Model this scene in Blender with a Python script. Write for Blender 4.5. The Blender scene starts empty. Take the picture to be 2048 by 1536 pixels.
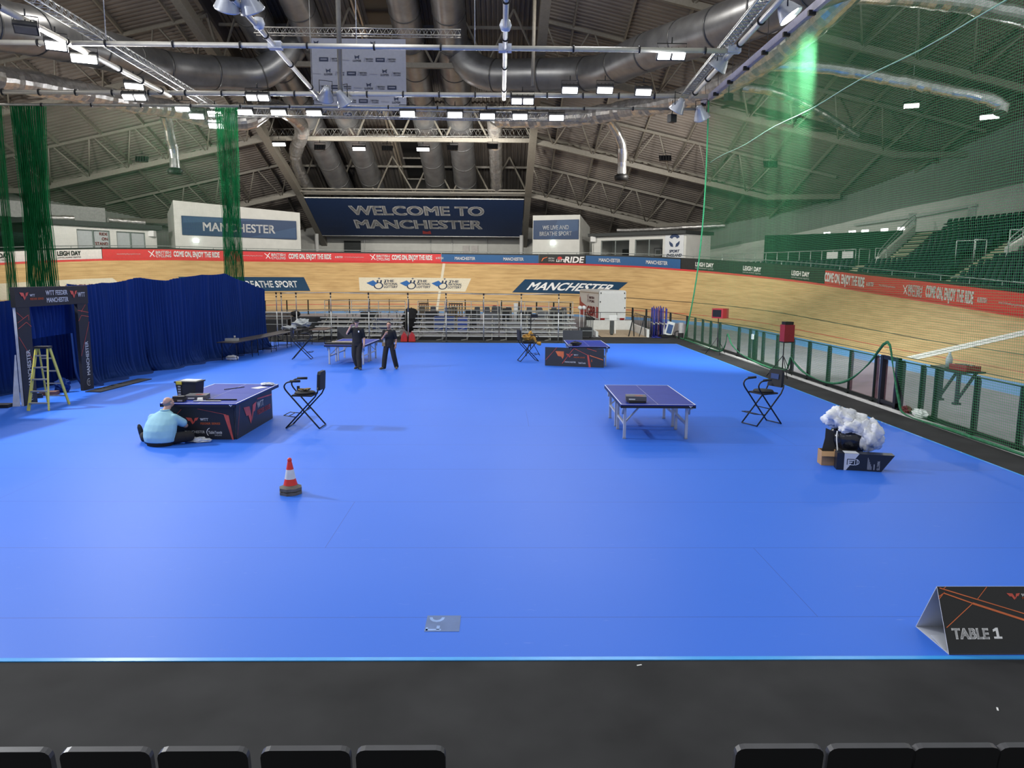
import bpy, bmesh, math, random
from math import sin, cos, pi, radians, tan, atan2, hypot, sqrt
from mathutils import Vector, Matrix
random.seed(7)
SC = bpy.context.scene
COL = SC.collection
# ---------------------------------------------------------------- camera
cam = bpy.data.cameras.new('camera')
cam.sensor_fit = 'HORIZONTAL'; cam.sensor_width = 36.0; cam.lens = 36.0 * 1469.64 / 2048
cam.clip_start = .05; cam.clip_end = 600
camo = bpy.data.objects.new('camera', cam); COL.objects.link(camo)
_A = (0.99984586, -0.01637544, 0.00633298); _B = (-0.00390288, 0.14438069, 0.98951452); _C = (0.0171181, 0.98938671, -0.14429453)
CAMPOS = (0, 0, 3.3272)
camo.matrix_world = Matrix(((_A[0], _B[0], -_C[0], 0), (_A[1], _B[1], -_C[1], 0), (_A[2], _B[2], -_C[2], CAMPOS[2]), (0, 0, 0, 1)))
SC.camera = camo
# ---------------------------------------------------------------- world, exposure
SC.view_settings.view_transform = 'Standard'; SC.view_settings.look = 'None'
SC.view_settings.gamma = 1; SC.view_settings.use_curve_mapping = False
SC.view_settings.exposure = 0.0
SC.cycles.max_bounces = 6; SC.cycles.diffuse_bounces = 3; SC.cycles.transparent_max_bounces = 12
SC.cycles.use_denoising = True; SC.cycles.caustics_reflective = False; SC.cycles.caustics_refractive = False
SC.cycles.sample_clamp_indirect = 4
W = bpy.data.worlds.new('world'); SC.world = W; W.use_nodes = True
W.node_tree.nodes['Background'].inputs[0].default_value = (.93, .96, 1, 1)
W.node_tree.nodes['Background'].inputs[1].default_value = .58
def area_light(name, loc, target, power, sx, sy=None, col=(1, .97, .92), parent=None, spread=180):
    L = bpy.data.lights.new(name, 'AREA'); L.energy = power; L.shape = 'RECTANGLE'; L.size = sx; L.size_y = sy or sx; L.color = col; L.spread = radians(spread)
    o = bpy.data.objects.new(name, L); COL.objects.link(o)
    d = Vector(target) - Vector(loc)
    o.matrix_world = Matrix.Translation(loc) @ d.to_track_quat('-Z', 'Y').to_matrix().to_4x4()
    return o
# the hall's overhead lamps that hang above and behind the picture's top edge
for x, y, w in ((-9, 6, 900), (3, 5, 900), (-3, 16, 560), (6.5, 16, 460), (-13, 15, 560), (-4, 26, 480), (4, 28, 380)):
    area_light('overhead_lamp_light', (x, y, 12.6), (x, y + .01, 0), w * .20, 1.6, .7, (.95, .97, 1))
area_light('side_flood_light', (-18.5, 17.5, 11.4), (1, 16, 0), 2800, 1.3, .6, (.96, .98, 1))
def fill_light(loc, power, r=.35, col=(1, .95, .87)):
    L = bpy.data.lights.new('added_fill_light', 'POINT'); L.energy = power; L.shadow_soft_size = r; L.color = col
    o = bpy.data.objects.new('added_fill_light', L); COL.objects.link(o); o.location = loc
for x, y, z, w in ((-30, 35, 14.5, 900), (-19, 40, 18.5, 900), (-8, 42, 19.5, 900), (4, 40, 18.5, 900), (17, 35, 16.5, 850), (33, 33, 11.5, 1100), (-38, 42, 11.5, 1300)): fill_light((x, y, z), w)  # added point lights without fixtures, out of view, brightening roof and far end
# ---------------------------------------------------------------- materials
MATS = {}
def mat(name, col, rough=.6, metal=0, var=.12, scale=6, bump=0, emit=0, stretch=None, spec=.5, coat=0, alpha=1):
    if name in MATS: return MATS[name]
    m = bpy.data.materials.new(name); m.use_nodes = True; nt = m.node_tree; b = nt.nodes['Principled BSDF']
    N = nt.nodes.new; Lk = nt.links.new
    b.inputs['Roughness'].default_value = rough; b.inputs['Metallic'].default_value = metal
    b.inputs['Specular IOR Level'].default_value = spec; b.inputs['Coat Weight'].default_value = coat
    b.inputs['Alpha'].default_value = alpha
    tc = N('ShaderNodeTexCoord'); nz = N('ShaderNodeTexNoise'); nz.inputs['Scale'].default_value = scale; nz.inputs['Detail'].default_value = 3
    if stretch:
        mp = N('ShaderNodeMapping'); mp.inputs['Scale'].default_value = stretch
        Lk(tc.outputs['Object'], mp.inputs['Vector']); Lk(mp.outputs['Vector'], nz.inputs['Vector'])
    else: Lk(tc.outputs['Object'], nz.inputs['Vector'])
    rp = N('ShaderNodeMapRange'); rp.inputs['From Min'].default_value = .3; rp.inputs['From Max'].default_value = .7
    rp.inputs['To Min'].default_value = 1 - var; rp.inputs['To Max'].default_value = 1 + var
    Lk(nz.outputs['Fac'], rp.inputs['Value'])
    mx = N('ShaderNodeVectorMath'); mx.operation = 'SCALE'; mx.inputs[0].default_value = col[:3]
    Lk(rp.outputs['Result'], mx.inputs['Scale']); Lk(mx.outputs['Vector'], b.inputs['Base Color'])
    if bump:
        bp = N('ShaderNodeBump'); bp.inputs['Strength'].default_value = bump; bp.inputs['Distance'].default_value = .02
        Lk(nz.outputs['Fac'], bp.inputs['Height']); Lk(bp.outputs['Normal'], b.inputs['Normal'])
    if emit:
        b.inputs['Emission Color'].default_value = (*col[:3], 1); b.inputs['Emission Strength'].default_value = emit
    MATS[name] = m; return m
def srgb(r, g, b):
    f = lambda c: (c / 12.92 if c <= .04045 else ((c + .055) / 1.055) ** 2.4)
    return (f(r / 255), f(g / 255), f(b / 255))
# ---------------------------------------------------------------- mesh building
class MB:
    def __init__(s): s.v = []; s.f = []; s.m = []; s.sm = []
    def add(s, vs, fs, mi=0, smooth=False):
        n = len(s.v); s.v += [tuple(v) for v in vs]
        for f in fs: s.f.append(tuple(i + n for i in f)); s.m.append(mi); s.sm.append(smooth)
        return s
    def quad(s, a, b, c, d, mi=0): return s.add((a, b, c, d), ((0, 1, 2, 3),), mi)
    def box(s, c, d, mi=0, M=None, rz=0):
        x, y, z = (q / 2 for q in d); vs = [Vector((i * x, j * y, k * z)) for k in (-1, 1) for j in (-1, 1) for i in (-1, 1)]
        R = M if M is not None else Matrix.Rotation(rz, 3, 'Z')
        vs = [R @ v + Vector(c) for v in vs]
        return s.add(vs, ((0, 2, 3, 1), (4, 5, 7, 6), (0, 1, 5, 4), (2, 6, 7, 3), (0, 4, 6, 2), (1, 3, 7, 5)), mi)
    def bar(s, p, q, w, h=None, mi=0, up=(0, 0, 1)):
        p = Vector(p); q = Vector(q); d = q - p; L = d.length
        if L < 1e-6: return s
        d /= L; u = Vector(up)
        if abs(d.dot(u)) > .97: u = Vector((0, 1, 0))
        x = d.cross(u).normalized(); z = x.cross(d)
        M = Matrix((x, d, z)).transposed()
        return s.box((p + q) / 2, (w, L, h or w), mi, M)
    def tube(s, pts, r, n=8, mi=0, caps=True, smooth=True, closed=False):
        P_ = [Vector(p) for p in pts]; k = len(P_); rr = r if isinstance(r, (list, tuple)) else [r] * k
        rings = []; ref = None
        for i in range(k):
            if closed: t = P_[(i + 1) % k] - P_[i - 1]
            else: t = P_[min(i + 1, k - 1)] - P_[max(i - 1, 0)]
            t.normalize()
            if ref is None: ref = Vector((0, 0, 1)) if abs(t.z) < .9 else Vector((1, 0, 0))
            x = t.cross(ref)
            if x.length < 1e-4: x = t.orthogonal()
            x.normalize(); y = x.cross(t); ref = y
            rings.append([P_[i] + (x * cos(2 * pi * j / n) + y * sin(2 * pi * j / n)) * rr[i] for j in range(n)])
        vs = [v for R_ in rings for v in R_]; fs = []
        for i in range(k if closed else k - 1):
            a, b = i * n, ((i + 1) % k) * n
            fs += [(a + j, b + j, b + (j + 1) % n, a + (j + 1) % n) for j in range(n)]
        s.add(vs, fs, mi, smooth)
        if caps and not closed:
            m = len(s.v) - len(vs)
            s.f += [tuple(m + j for j in range(n)), tuple(m + (k - 1) * n + j for j in reversed(range(n)))]; s.m += [mi] * 2; s.sm += [False] * 2
        return s
    def lathe(s, prof, n=20, c=(0, 0, 0), mi=0, smooth=True):
        vs = [(c[0] + r * cos(2 * pi * j / n), c[1] + r * sin(2 * pi * j / n), c[2] + z) for r, z in prof for j in range(n)]; fs = []
        for i in range(len(prof) - 1):
            fs += [(i * n + j, i * n + (j + 1) % n, (i + 1) * n + (j + 1) % n, (i + 1) * n + j) for j in range(n)]
        return s.add(vs, fs, mi, smooth)
    def prism(s, poly, o, ux, uy, th, mi=0, side=None):
        """2-D outline on the plane (o, ux, uy) given thickness th along the normal"""
        o, ux, uy = Vector(o), Vector(ux), Vector(uy); nn = ux.cross(uy).normalized()
        a = [o + ux * x + uy * y for x, y in poly]; k = len(a)
        vs = [p - nn * th / 2 for p in a] + [p + nn * th / 2 for p in a]
        s.add(vs, [tuple(range(k - 1, -1, -1)), tuple(range(k, 2 * k))], mi)
        return s.add(vs, [(i, (i + 1) % k, k + (i + 1) % k, k + i) for i in range(k)], mi if side is None else side)
    def poly(s, pts, o, ux, uy, mi=0, off=0):
        o, ux, uy = Vector(o), Vector(ux), Vector(uy); nn = ux.cross(uy).normalized()
        return s.add([o + ux * x + uy * y + nn * off for x, y in pts], (tuple(range(len(pts))),), mi)
    def line2(s, p, q, w, o, ux, uy, mi=0, off=.004):
        dx, dy = q[0] - p[0], q[1] - p[1]; L = hypot(dx, dy); nx, ny = -dy / L * w / 2, dx / L * w / 2
        return s.poly([(p[0] + nx, p[1] + ny), (p[0] - nx, p[1] - ny), (q[0] - nx, q[1] - ny), (q[0] + nx, q[1] + ny)], o, ux, uy, mi, off)
    def text(s, body, o, ux, uy, h, width=None, mi=0, off=.004, bold=0, align='L', shear=0):
        """lettering: cap height h, squeezed to width when given; o is the left (or centre) end of the baseline"""
        vs, fs, w = glyphs(body, bold)
        sx = (width / w) if width else h; W_ = w * sx; x0 = 0 if align == 'L' else (-W_ / 2 if align == 'C' else -W_)
        if callable(o):
            pts = [o(x0 + x * sx + shear * y * h, y * h) for x, y in vs]
        else:
            o, ux, uy = Vector(o), Vector(ux), Vector(uy); nn = ux.cross(uy).normalized()
            pts = [o + ux * (x0 + x * sx + shear * y * h) + uy * (y * h) + nn * off for x, y in vs]
        return s.add(pts, fs, mi)
    def mesh(s, name, mats):
        me = bpy.data.meshes.new(name); me.from_pydata(s.v, [], s.f)
        for m in mats: me.materials.append(m)
        me.polygons.foreach_set('material_index', s.m); me.polygons.foreach_set('use_smooth', s.sm); me.update()
        return me
_G = {}
def glyphs(body, bold=0):
    k = (body, bold)
    if k in _G: return _G[k]
    cu = bpy.data.curves.new('t', 'FONT'); cu.body = body; cu.size = 1; cu.resolution_u = 3
    o = bpy.data.objects.new('t', cu); COL.objects.link(o)
    me = bpy.data.meshes.new_from_object(o.evaluated_get(bpy.context.evaluated_depsgraph_get()))
    vs = [(v.co.x, v.co.y) for v in me.vertices]; fs = [tuple(p.vertices) for p in me.polygons]
    bpy.data.objects.remove(o); bpy.data.curves.remove(cu); bpy.data.meshes.remove(me)
    if bold:
        n = len(vs); b0, f0 = list(vs), list(fs); vs, fs = [], []
        for i, (dx, dy) in enumerate(((-bold, -bold * .7), (bold, -bold * .7), (-bold, bold * .7), (bold, bold * .7), (0, 0))): vs += [(x + dx, y + dy) for x, y in b0]; fs += [tuple(q + i * n for q in f) for f in f0]
    x0 = min(v[0] for v in vs); cap = .73
    vs = [((x - x0) / cap, y / cap) for x, y in vs]; w = max(v[0] for v in vs)
    _G[k] = (vs, fs, w); return _G[k]
def _m(m): return m if isinstance(m, (list, tuple)) else [m]
def tag(o, label=None, cat=None, group=None, kind=None):
    if label: o['label'] = label
    if cat: o['category'] = cat
    if group: o['group'] = group
    if kind: o['kind'] = kind
    return o
def thing(name, label, cat, loc=(0, 0, 0), rz=0, group=None):
    o = bpy.data.objects.new(name, None); o.empty_display_size = .1; COL.objects.link(o)
    o.location = loc; o.rotation_euler = (0, 0, rz); return tag(o, label, cat, group)
def part(name, mb, m, parent, label=None, kind=None):
    o = bpy.data.objects.new(name, mb.mesh(name, _m(m))); COL.objects.link(o); o.parent = parent; return tag(o, label, kind=kind)
def single(name, mb, m, label, cat, loc=(0, 0, 0), rz=0, group=None, kind=None):
    o = bpy.data.objects.new(name, mb.mesh(name, _m(m))); COL.objects.link(o); o.location = loc; o.rotation_euler = (0, 0, rz)
    return tag(o, label, cat, group, kind)
def structure(name, mb, m, label=None):
    o = bpy.data.objects.new(name, mb.mesh(name, _m(m))); COL.objects.link(o); return tag(o, label, kind='structure')
def dup(root, loc, rz=None, label=None, group=None):
    r = root.copy(); COL.objects.link(r); r.location = loc
    if rz is not None: r.rotation_euler = (0, 0, rz)
    if label: r['label'] = label
    if group: r['group'] = group
    for ch in list(root.children):
        c = ch.copy(); COL.objects.link(c); c.parent = r
        for g in ch.children:
            d = g.copy(); COL.objects.link(d); d.parent = c
    return r
def arc(c, r, a0, a1, n, z=0): return [(c[0] + r * cos(a0 + (a1 - a0) * i / n), c[1] + r * sin(a0 + (a1 - a0) * i / n), z) for i in range(n + 1)]
def smooth_path(pts, k=6):
    """Catmull-Rom through the points"""
    P_ = [Vector(p) for p in pts]; out = []
    for i in range(len(P_) - 1):
        a, b, c, d = P_[max(i - 1, 0)], P_[i], P_[i + 1], P_[min(i + 2, len(P_) - 1)]
        for j in range(k):
            t = j / k
            out.append(.5 * (2 * b + (c - a) * t + (2 * a - 5 * b + 4 * c - d) * t * t + (3 * b - a - 3 * c + d) * t ** 3))
    return out + [P_[-1]]
def lerp(a, b, t): return a + (b - a) * t
def interp(x, T):
    if x <= T[0][0]: return T[0][1]
    for (a, p), (b, q) in zip(T, T[1:]):
        if x <= b: return p + (q - p) * (x - a) / (b - a)
    return T[-1][1]
# common materials
BLACK = mat('black_metal', (.012, .012, .014), .45, .3)
BLACKP = mat('black_plastic', (.012, .012, .013), .5)
WHITE = mat('white_paint', (.78, .78, .76), .5, var=.04)
ALU = mat('brushed_aluminium', (.46, .46, .45), .42, .8, var=.1)
GALV = mat('galvanised_steel', (.42, .42, .4), .42, .7, var=.15)
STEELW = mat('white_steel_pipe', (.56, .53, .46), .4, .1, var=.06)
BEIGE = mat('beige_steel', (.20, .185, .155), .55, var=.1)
NAVY = mat('navy_print', (.012, .03, .095), .5, var=.1)
TXTW = mat('white_lettering', (.88, .88, .88), .55, var=.02)
ORANGE = mat('orange_print', (.75, .17, .05), .5, var=.25, scale=2)
REDP = mat('red_print', (.62, .05, .05), .5, var=.08)
CHAR = mat('charcoal_board', (.02, .02, .023), .55)
# ================================================================ the track bowl
CX, YC, RT = -7.5, 45.5, 24.0
BT = [(-60, 12.5), (-30, 12.5), (-13.5, 13.3), (.5, 21), (14.7, 33.5), (19.7, 37.5), (24.3, 40), (37.7, 42), (57.4, 41.5), (62, 39.7), (65.8, 37), (69.1, 34), (75.4, 29), (90, 15), (105, 12.5), (140, 12.5)]
LT = pi * RT
def plan(s):
    if s <= 0: return Vector((CX + RT, YC + s, 0)), Vector((1, 0, 0))
    if s < LT:
        n = Vector((cos(s / RT), sin(s / RT), 0)); return Vector((CX, YC, 0)) + n * RT, n
    return Vector((CX - RT, YC - (s - LT), 0)), Vector((-1, 0, 0))
def TR(s, w, up=0):
    o, n = plan(s)
    if w < 0: return o + n * w + Vector((0, 0, .1 + w * .09 + up))
    b = radians(interp(s, BT)); return o + n * (w * cos(b) - up * sin(b)) + Vector((0, 0, .1 + w * sin(b) + up * cos(b)))
def RING(s, d, z):
    """a point d metres outside the track's outer edge at height z"""
    o, n = plan(s); e = TR(s, 7.0); p = e + n * d; p.z = z; return p
def srange(a, b, st=1.0):
    k = max(1, int(math.ceil((b - a) / st))); return [a + (b - a) * i / k for i in range(k + 1)]
def strip(mb, s0, s1, w0, w1, mi, up, st=1.0, nw=1, sk=(0, 0)):
    """a painted band on the boards; sk slants its two ends"""
    S = srange(s0, s1, st)
    for a, b in zip(S, S[1:]):
        for j in range(nw):
            u0, u1 = lerp(w0, w1, j / nw), lerp(w0, w1, (j + 1) / nw)
            def q(s, u):
                t = (s - s0) / (s1 - s0); m = (u - w0) / (w1 - w0)
                return TR(s + lerp(*sk, t) * (m - .5), u, up)
            mb.quad(q(a, u0), q(a, u1), q(b, u1), q(b, u0), mi)
# wood: planks running along the track
def wood_mat():
    m = bpy.data.materials.new('track_boards'); m.use_nodes = True; nt = m.node_tree; b = nt.nodes['Principled BSDF']; N = nt.nodes.new; Lk = nt.links.new
    uv = N('ShaderNodeUVMap'); mp = N('ShaderNodeMapping'); mp.inputs['Scale'].default_value = (.12, 14, 1); Lk(uv.outputs[0], mp.inputs[0])
    nz = N('ShaderNodeTexNoise'); nz.inputs['Scale'].default_value = 1.0; nz.inputs['Detail'].default_value = 4; Lk(mp.outputs[0], nz.inputs['Vector'])
    mp2 = N('ShaderNodeMapping'); mp2.inputs['Scale'].default_value = (.5, 2.2, 1); Lk(uv.outputs[0], mp2.inputs[0])
    n2 = N('ShaderNodeTexNoise'); n2.inputs['Scale'].default_value = 1.3; n2.inputs['Detail'].default_value = 6; Lk(mp2.outputs[0], n2.inputs['Vector'])
    add = N('ShaderNodeMath'); add.operation = 'ADD'; Lk(nz.outputs['Fac'], add.inputs[0]); Lk(n2.outputs['Fac'], add.inputs[1])
    r = N('ShaderNodeValToRGB'); e = r.color_ramp.elements; e[0].position = .5; e[0].color = (.42, .255, .105, 1); e[1].position = 1.32 / 1.4; e[1].color = (.66, .45, .21, 1)
    h = N('ShaderNodeMath'); h.operation = 'MULTIPLY'; h.inputs[1].default_value = .78; Lk(add.outputs[0], h.inputs[0]); Lk(h.outputs[0], r.inputs[0])
    Lk(r.outputs[0], b.inputs['Base Color']); b.inputs['Roughness'].default_value = .62; b.inputs['Specular IOR Level'].default_value = .25; return m
WOOD = wood_mat()
BLUEB = mat('pale_blue_band', (.10, .32, .66), .5, var=.06)
KBLACK = mat('black_line_paint', (.02, .02, .02), .6)
mb = MB(); S = srange(-45, 110, 1.0); Wd = [0, 1, 2, 3, 4, 5, 6, 7]; uvs = []
for a, b in zip(S, S[1:]):
    for u0, u1 in zip(Wd, Wd[1:]):
        mb.quad(TR(a, u0), TR(a, u1), TR(b, u1), TR(b, u0), 0); uvs.append(((a, u0), (a, u1), (b, u1), (b, u0)))
nf = len(mb.f)
for a, b in zip(S, S[1:]): mb.quad(TR(a, -1.35), TR(a, 0), TR(b, 0), TR(b, -1.35), 1)
for w0, wd, mi in ((.2, .06, 2), (.86, .06, 3), (2.45, .07, 2), (6.75, .25, 3)): strip(mb, -45, 110, w0, w0 + wd, mi, .006)
# skirt below the outer edge
for a, b in zip(S, S[1:]):
    p, q = TR(a, 7), TR(b, 7); mb.quad(p, (p.x, p.y, -.02), (q.x, q.y, -.02), q, 2)
track = bpy.data.objects.new('cycling_track', mb.mesh('cycling_track', [WOOD, BLUEB, KBLACK, REDP])); COL.objects.link(track)
tag(track, 'banked wooden cycling track curving round the whole sports floor', 'track')
ul = track.data.uv_layers.new(name='UVMap')
for pi_, p in enumerate(track.data.polygons):
    if pi_ >= nf: break
    for k, li in enumerate(p.loop_indices): ul.data[li].uv = uvs[pi_][k]
for p in track.data.polygons: p.use_smooth = p.index < nf
# painted panels on the boards
CREAM = mat('cream_paint', (.70, .64, .50), .55, var=.05)
DKBLUE = mat('slate_blue_paint', (.012, .05, .11), .5, var=.08)
LBLUE = mat('mid_blue_paint', (.03, .13, .38), .5)
def on_track(s_, w_, up=.02): return lambda x, y: TR(s_ - x, w_ + y, up)
mb = MB(); strip(mb, 33.69, 43.15, 2.7, 4.6, 0, .012, .8, 2, (-.25, 0))
for sc in (41.4, 38.55, 35.8):
    f = on_track(sc, 3.65)
    mb.add([f(x, y) for x, y in ((-1.15, .15), (-.55, .55), (-.2, .1), (-.6, -.3))], ((0, 1, 2, 3),), 1)
    pts = [(cos(t) * .42 - .12, sin(t) * .5 - .22) for t in [2 * pi * i / 16 for i in range(16)]]
    mb.add([f(x, y) for x, y in pts] + [f(x * .72 - .03, y * .76 - .05) for x, y in pts], [(i, (i + 1) % 16, 16 + (i + 1) % 16, 16 + i) for i in range(16)], 2)
    for px in (-.3, 0): mb.add([f(px + x, y) for x, y in ((0, .1), (.14, .1), (.2, .55), (.06, .58))], ((0, 1, 2, 3),), 2)
    for (sx, sy) in ((-.05, .8), (.45, .3)): mb.add([f(sx + x, sy + y) for x, y in ((0, .16), (.04, .04), (.16, 0), (.04, -.04), (0, -.16), (-.04, -.04), (-.16, 0), (-.04, .04))], (tuple(range(8)),), 2)
    for i, t in enumerate(('THE', 'NATIONAL', 'LOTTERY')): mb.text(t, on_track(sc - .35, 3.95 - .42 * i), 0, 0, .34, None if i == 0 else 1.2, 2, bold=.03)
part('painted_panel', mb, [CREAM, LBLUE, mat('navy_line_paint', (.02, .04, .09), .5)], track, 'cream panel with a blue hand emblem repeated three times')
mb = MB(); strip(mb, 19.95, 29.2, 2.7, 4.6, 0, .012, .8, 2, (-.6, -.7)); mb.text('MANCHESTER', on_track(28.35, 3.12), 0, 0, 1.1, 7.6, 1, bold=.025, shear=.25)
part('painted_panel', mb, [DKBLUE, TXTW], track, 'slate blue panel lettered in white behind the white trailer')
mb = MB(); strip(mb, 47.5, 57.2, 2.7, 4.6, 0, .012, .8, 2, (.3, .5)); mb.text('WE LIVE AND BREATHE SPORT', on_track(56.7, 3.2), 0, 0, .9, 8.4, 1, bold=.02)
part('painted_panel', mb, [DKBLUE, TXTW], track, 'slate blue panel half hidden by the blue curtain')
mb = MB(); strip(mb, 61.9, 71.5, 2.7, 4.6, 0, .012, .8, 2, (.6, .6)); mb.text('BRITISH CYCLING', on_track(68.6, 2.9), 0, 0, 1.1, 5.6, 1, bold=.04)
part('painted_panel', mb, [CREAM, mat('maroon_paint', (.14, .02, .03), .5)], track, 'cream panel at the left showing above the black arch')
mb = MB(); strip(mb, 36.0, 36.22, 0, 6.75, 0, .014, .3, 8); part('painted_line', mb, CREAM, track, 'thin cream line across the far bend')
mb = MB(); strip(mb, -16.55, -15.65, .25, 6.75, 0, .014, .3, 8); strip(mb, -16.13, -16.07, .25, 6.75, 1, .018, .3, 8)
part('painted_line', mb, [mat('white_line_paint', (.82, .8, .76), .5), KBLACK], track, 'broad white finish line up the right straight')
# ---------------------------------------------------------------- boards round the outer edge
RED = mat('red_board', (.66, .045, .05), .45, var=.05); BLU = mat('blue_board', (.018, .10, .27), .45, var=.05); WHB = mat('white_board', (.76, .75, .72), .45, var=.04)
BKB = mat('black_board', (.016, .02, .02), .45)
HB = .80
def onwall(s_, z_, off=.03):
    def f(x, y):
        s = s_ - x; p = TR(s, 7.0); _, n = plan(s); return p + n * (.05 - off) + Vector((0, 0, z_ + y))
    return f
def hb(s): return interp(s, [(-20, 1.02), (0, .95), (14, .84), (24, .76), (76, .78)])
def board(s0, s1, m, label):
    mb = MB(); S_ = srange(s0, s1, .8)
    for a, b in zip(S_, S_[1:]):
        for z0, z1, mi in ((0, 1, 0), (1, 1.16, 1)):
            pa, pb = TR(a, 7), TR(b, 7); na, nb = plan(a)[1], plan(b)[1]; Z = Vector((0, 0, 1))
            i0, i1, i2, i3 = pa + na * .05 + Z * (z0 * hb(a)), pb + nb * .05 + Z * (z0 * hb(b)), pb + nb * .05 + Z * (z1 * hb(b)), pa + na * .05 + Z * (z1 * hb(a))
            o0, o1, o2, o3 = (q + (na if k in (0, 3) else nb) * .1 for k, q in enumerate((i0, i1, i2, i3)))
            mb.quad(i0, i1, i2, i3, mi); mb.quad(o1, o0, o3, o2, 1)
            if z1 > 1: mb.quad(i3, i2, o2, o3, 1)
    return mb
BOARDS = []
def add_board(s0, s1, m, label, fill):
    mb = board(s0, s1, m, label); fill(mb)
    o = single('perimeter_board', mb, [m, BKB, TXTW, REDP, ORANGE], label, 'advertising board', group='boards along the top of the track'); BOARDS.append(o)
def T(mb, s_, z_, body, h, w, mi=2, bold=.03, shear=0): mb.text(body, onwall(s_, z_), 0, 0, h, w, mi, bold=bold, shear=shear)
def cyc(mb, s_, w=1.25, k=.75):
    h = k * .9
    f = onwall(s_, .12)
    for p, q in (((0, .5), (.22, .28)), ((.22, .28), (.4, .55)), ((.1, .02), (.25, .28)), ((.25, .28), (.42, .02))):
        dx, dy = q[0] - p[0], q[1] - p[1]; L = hypot(dx, dy); nx, ny = -dy / L * .03, dx / L * .03
        mb.add([f(*c) for c in ((p[0] + nx, p[1] + ny), (p[0] - nx, p[1] - ny), (q[0] - nx, q[1] - ny), (q[0] + nx, q[1] + ny))], ((0, 1, 2, 3),), 2)
    T(mb, s_ - .5, .4, 'BRITISH', h * .35, w * .72); T(mb, s_ - .5, .1, 'CYCLING', h * .35, w * .72)
def leigh(mb, s_, mi, w=1.5):
    T(mb, s_, .34, 'LEIGH DAY', .34, w, mi, .045); T(mb, s_, .14, 'LAWYERS AGAINST INJUSTICE', .1, w, mi, .01)
add_board(61.88, 78, WHB, 'white advertising board above the left of the track, black lettering', lambda m: [leigh(m, s, 1) for s in (64.75, 69.2, 73.6)])
def f(m):
    for a in (53.65, 45.18, 37.05):
        T(m, a + 3.35, .18, 'COME ON, ENJOY THE RIDE', .46, 3.3, bold=.05); T(m, a - .25, .28, '& BRITISH', .2, .62)
    for a in (59.38, 52.05, 44.2): T(m, a, .34, 'www.britishcycling.org.uk/commute', .1, 1.55, bold=.01) if a != 59.38 else T(m, 60.9, .34, 'www.britishcycling.org.uk/commute', .1, 1.6, bold=.01)
    for a in (58.75, 50.35, 42.15): cyc(m, a, 1.5)
add_board(36.38, 61.84, RED, 'long red advertising board above the centre of the far bend, white slogan', f)
add_board(28.26, 36.34, BLU, 'blue advertising board to the right of the far red board', lambda m: [T(m, s, .24, 'MANCHESTER', .3, 1.7, bold=.025) for s in (35.25, 31.2)])
def f(m):
    mk = onwall(28.0, .2)
    m.add([mk(*p) for p in ((0, 0), (.12, .3), (.5, .42), (.5, .36), (.18, .24), (.06, 0))], ((0, 1, 2, 3, 4, 5),), 4)
    T(m, 27.4, .42, 'BRITISH', .14, .5, bold=.02); T(m, 27.4, .2, 'CYCLING', .14, .5, bold=.02)
    T(m, 26.75, .16, "LET'S", .26, .72, bold=.04, shear=.15); T(m, 26.05, .1, 'RIDE', .58, 1.6, bold=.03, shear=.15)
    c = onwall(26.45, .5); m.add([c(.2 * cos(t), .16 * sin(t)) for t in [2 * pi * i / 10 for i in range(10)]], (tuple(range(10)),), 3)
add_board(24.3, 28.22, BKB, 'short dark board between two blue boards, large slanted white word', f)
add_board(16.35, 24.26, BLU, 'blue advertising board below the room with the white emblem sign', lambda m: [T(m, s, .26, 'MANCHESTER', .32, 1.8, bold=.025) for s in (23.15, 19.2)])
add_board(4.33, 16.31, BKB, 'dark green black board between the blue board and the right red one', lambda m: [leigh(m, s, 2) for s in (15.1, 11.15, 7.1)])
def f(m):
    for a in (4.28, -5.55, -15.2):
        T(m, a, .2, 'COME ON, ENJOY THE RIDE', .6, 3.5 if a > 0 else 4.0, bold=.05); T(m, a - (3.7 if a > 0 else 4.3), .32, '& BRITISH', .24, .7)
        T(m, a - (5.0 if a > 0 else 5.8), .4, 'www.britishcycling.org.uk/commute', .12, 1.8, bold=.01)
    cyc(m, -3.35, 1.9, 1.0); cyc(m, -13.2, 1.9, 1.0)
add_board(-30, 4.29, RED, 'long red advertising board in front of the green seats at the right', f)
# handrail behind the boards
mb = MB()
for s0, s1, zr in ((-30, 78, 0),):
    pts = [TR(s, 7) + plan(s)[1] * .5 + Vector((0, 0, hb(s) + interp(s, [(-20, .42), (10, .36), (24, .28), (78, .3)]))) for s in srange(s0, s1, 1.2)]
    mb.tube(pts, .035, 6)
    for p in pts[::2]: mb.tube([p, p - Vector((0, 0, .75))], .025, 5)
single('handrail', mb, mat('grey_tube', (.32, .35, .34), .4, .5), 'long grey tube handrail running behind the advertising boards', 'handrail')
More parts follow.
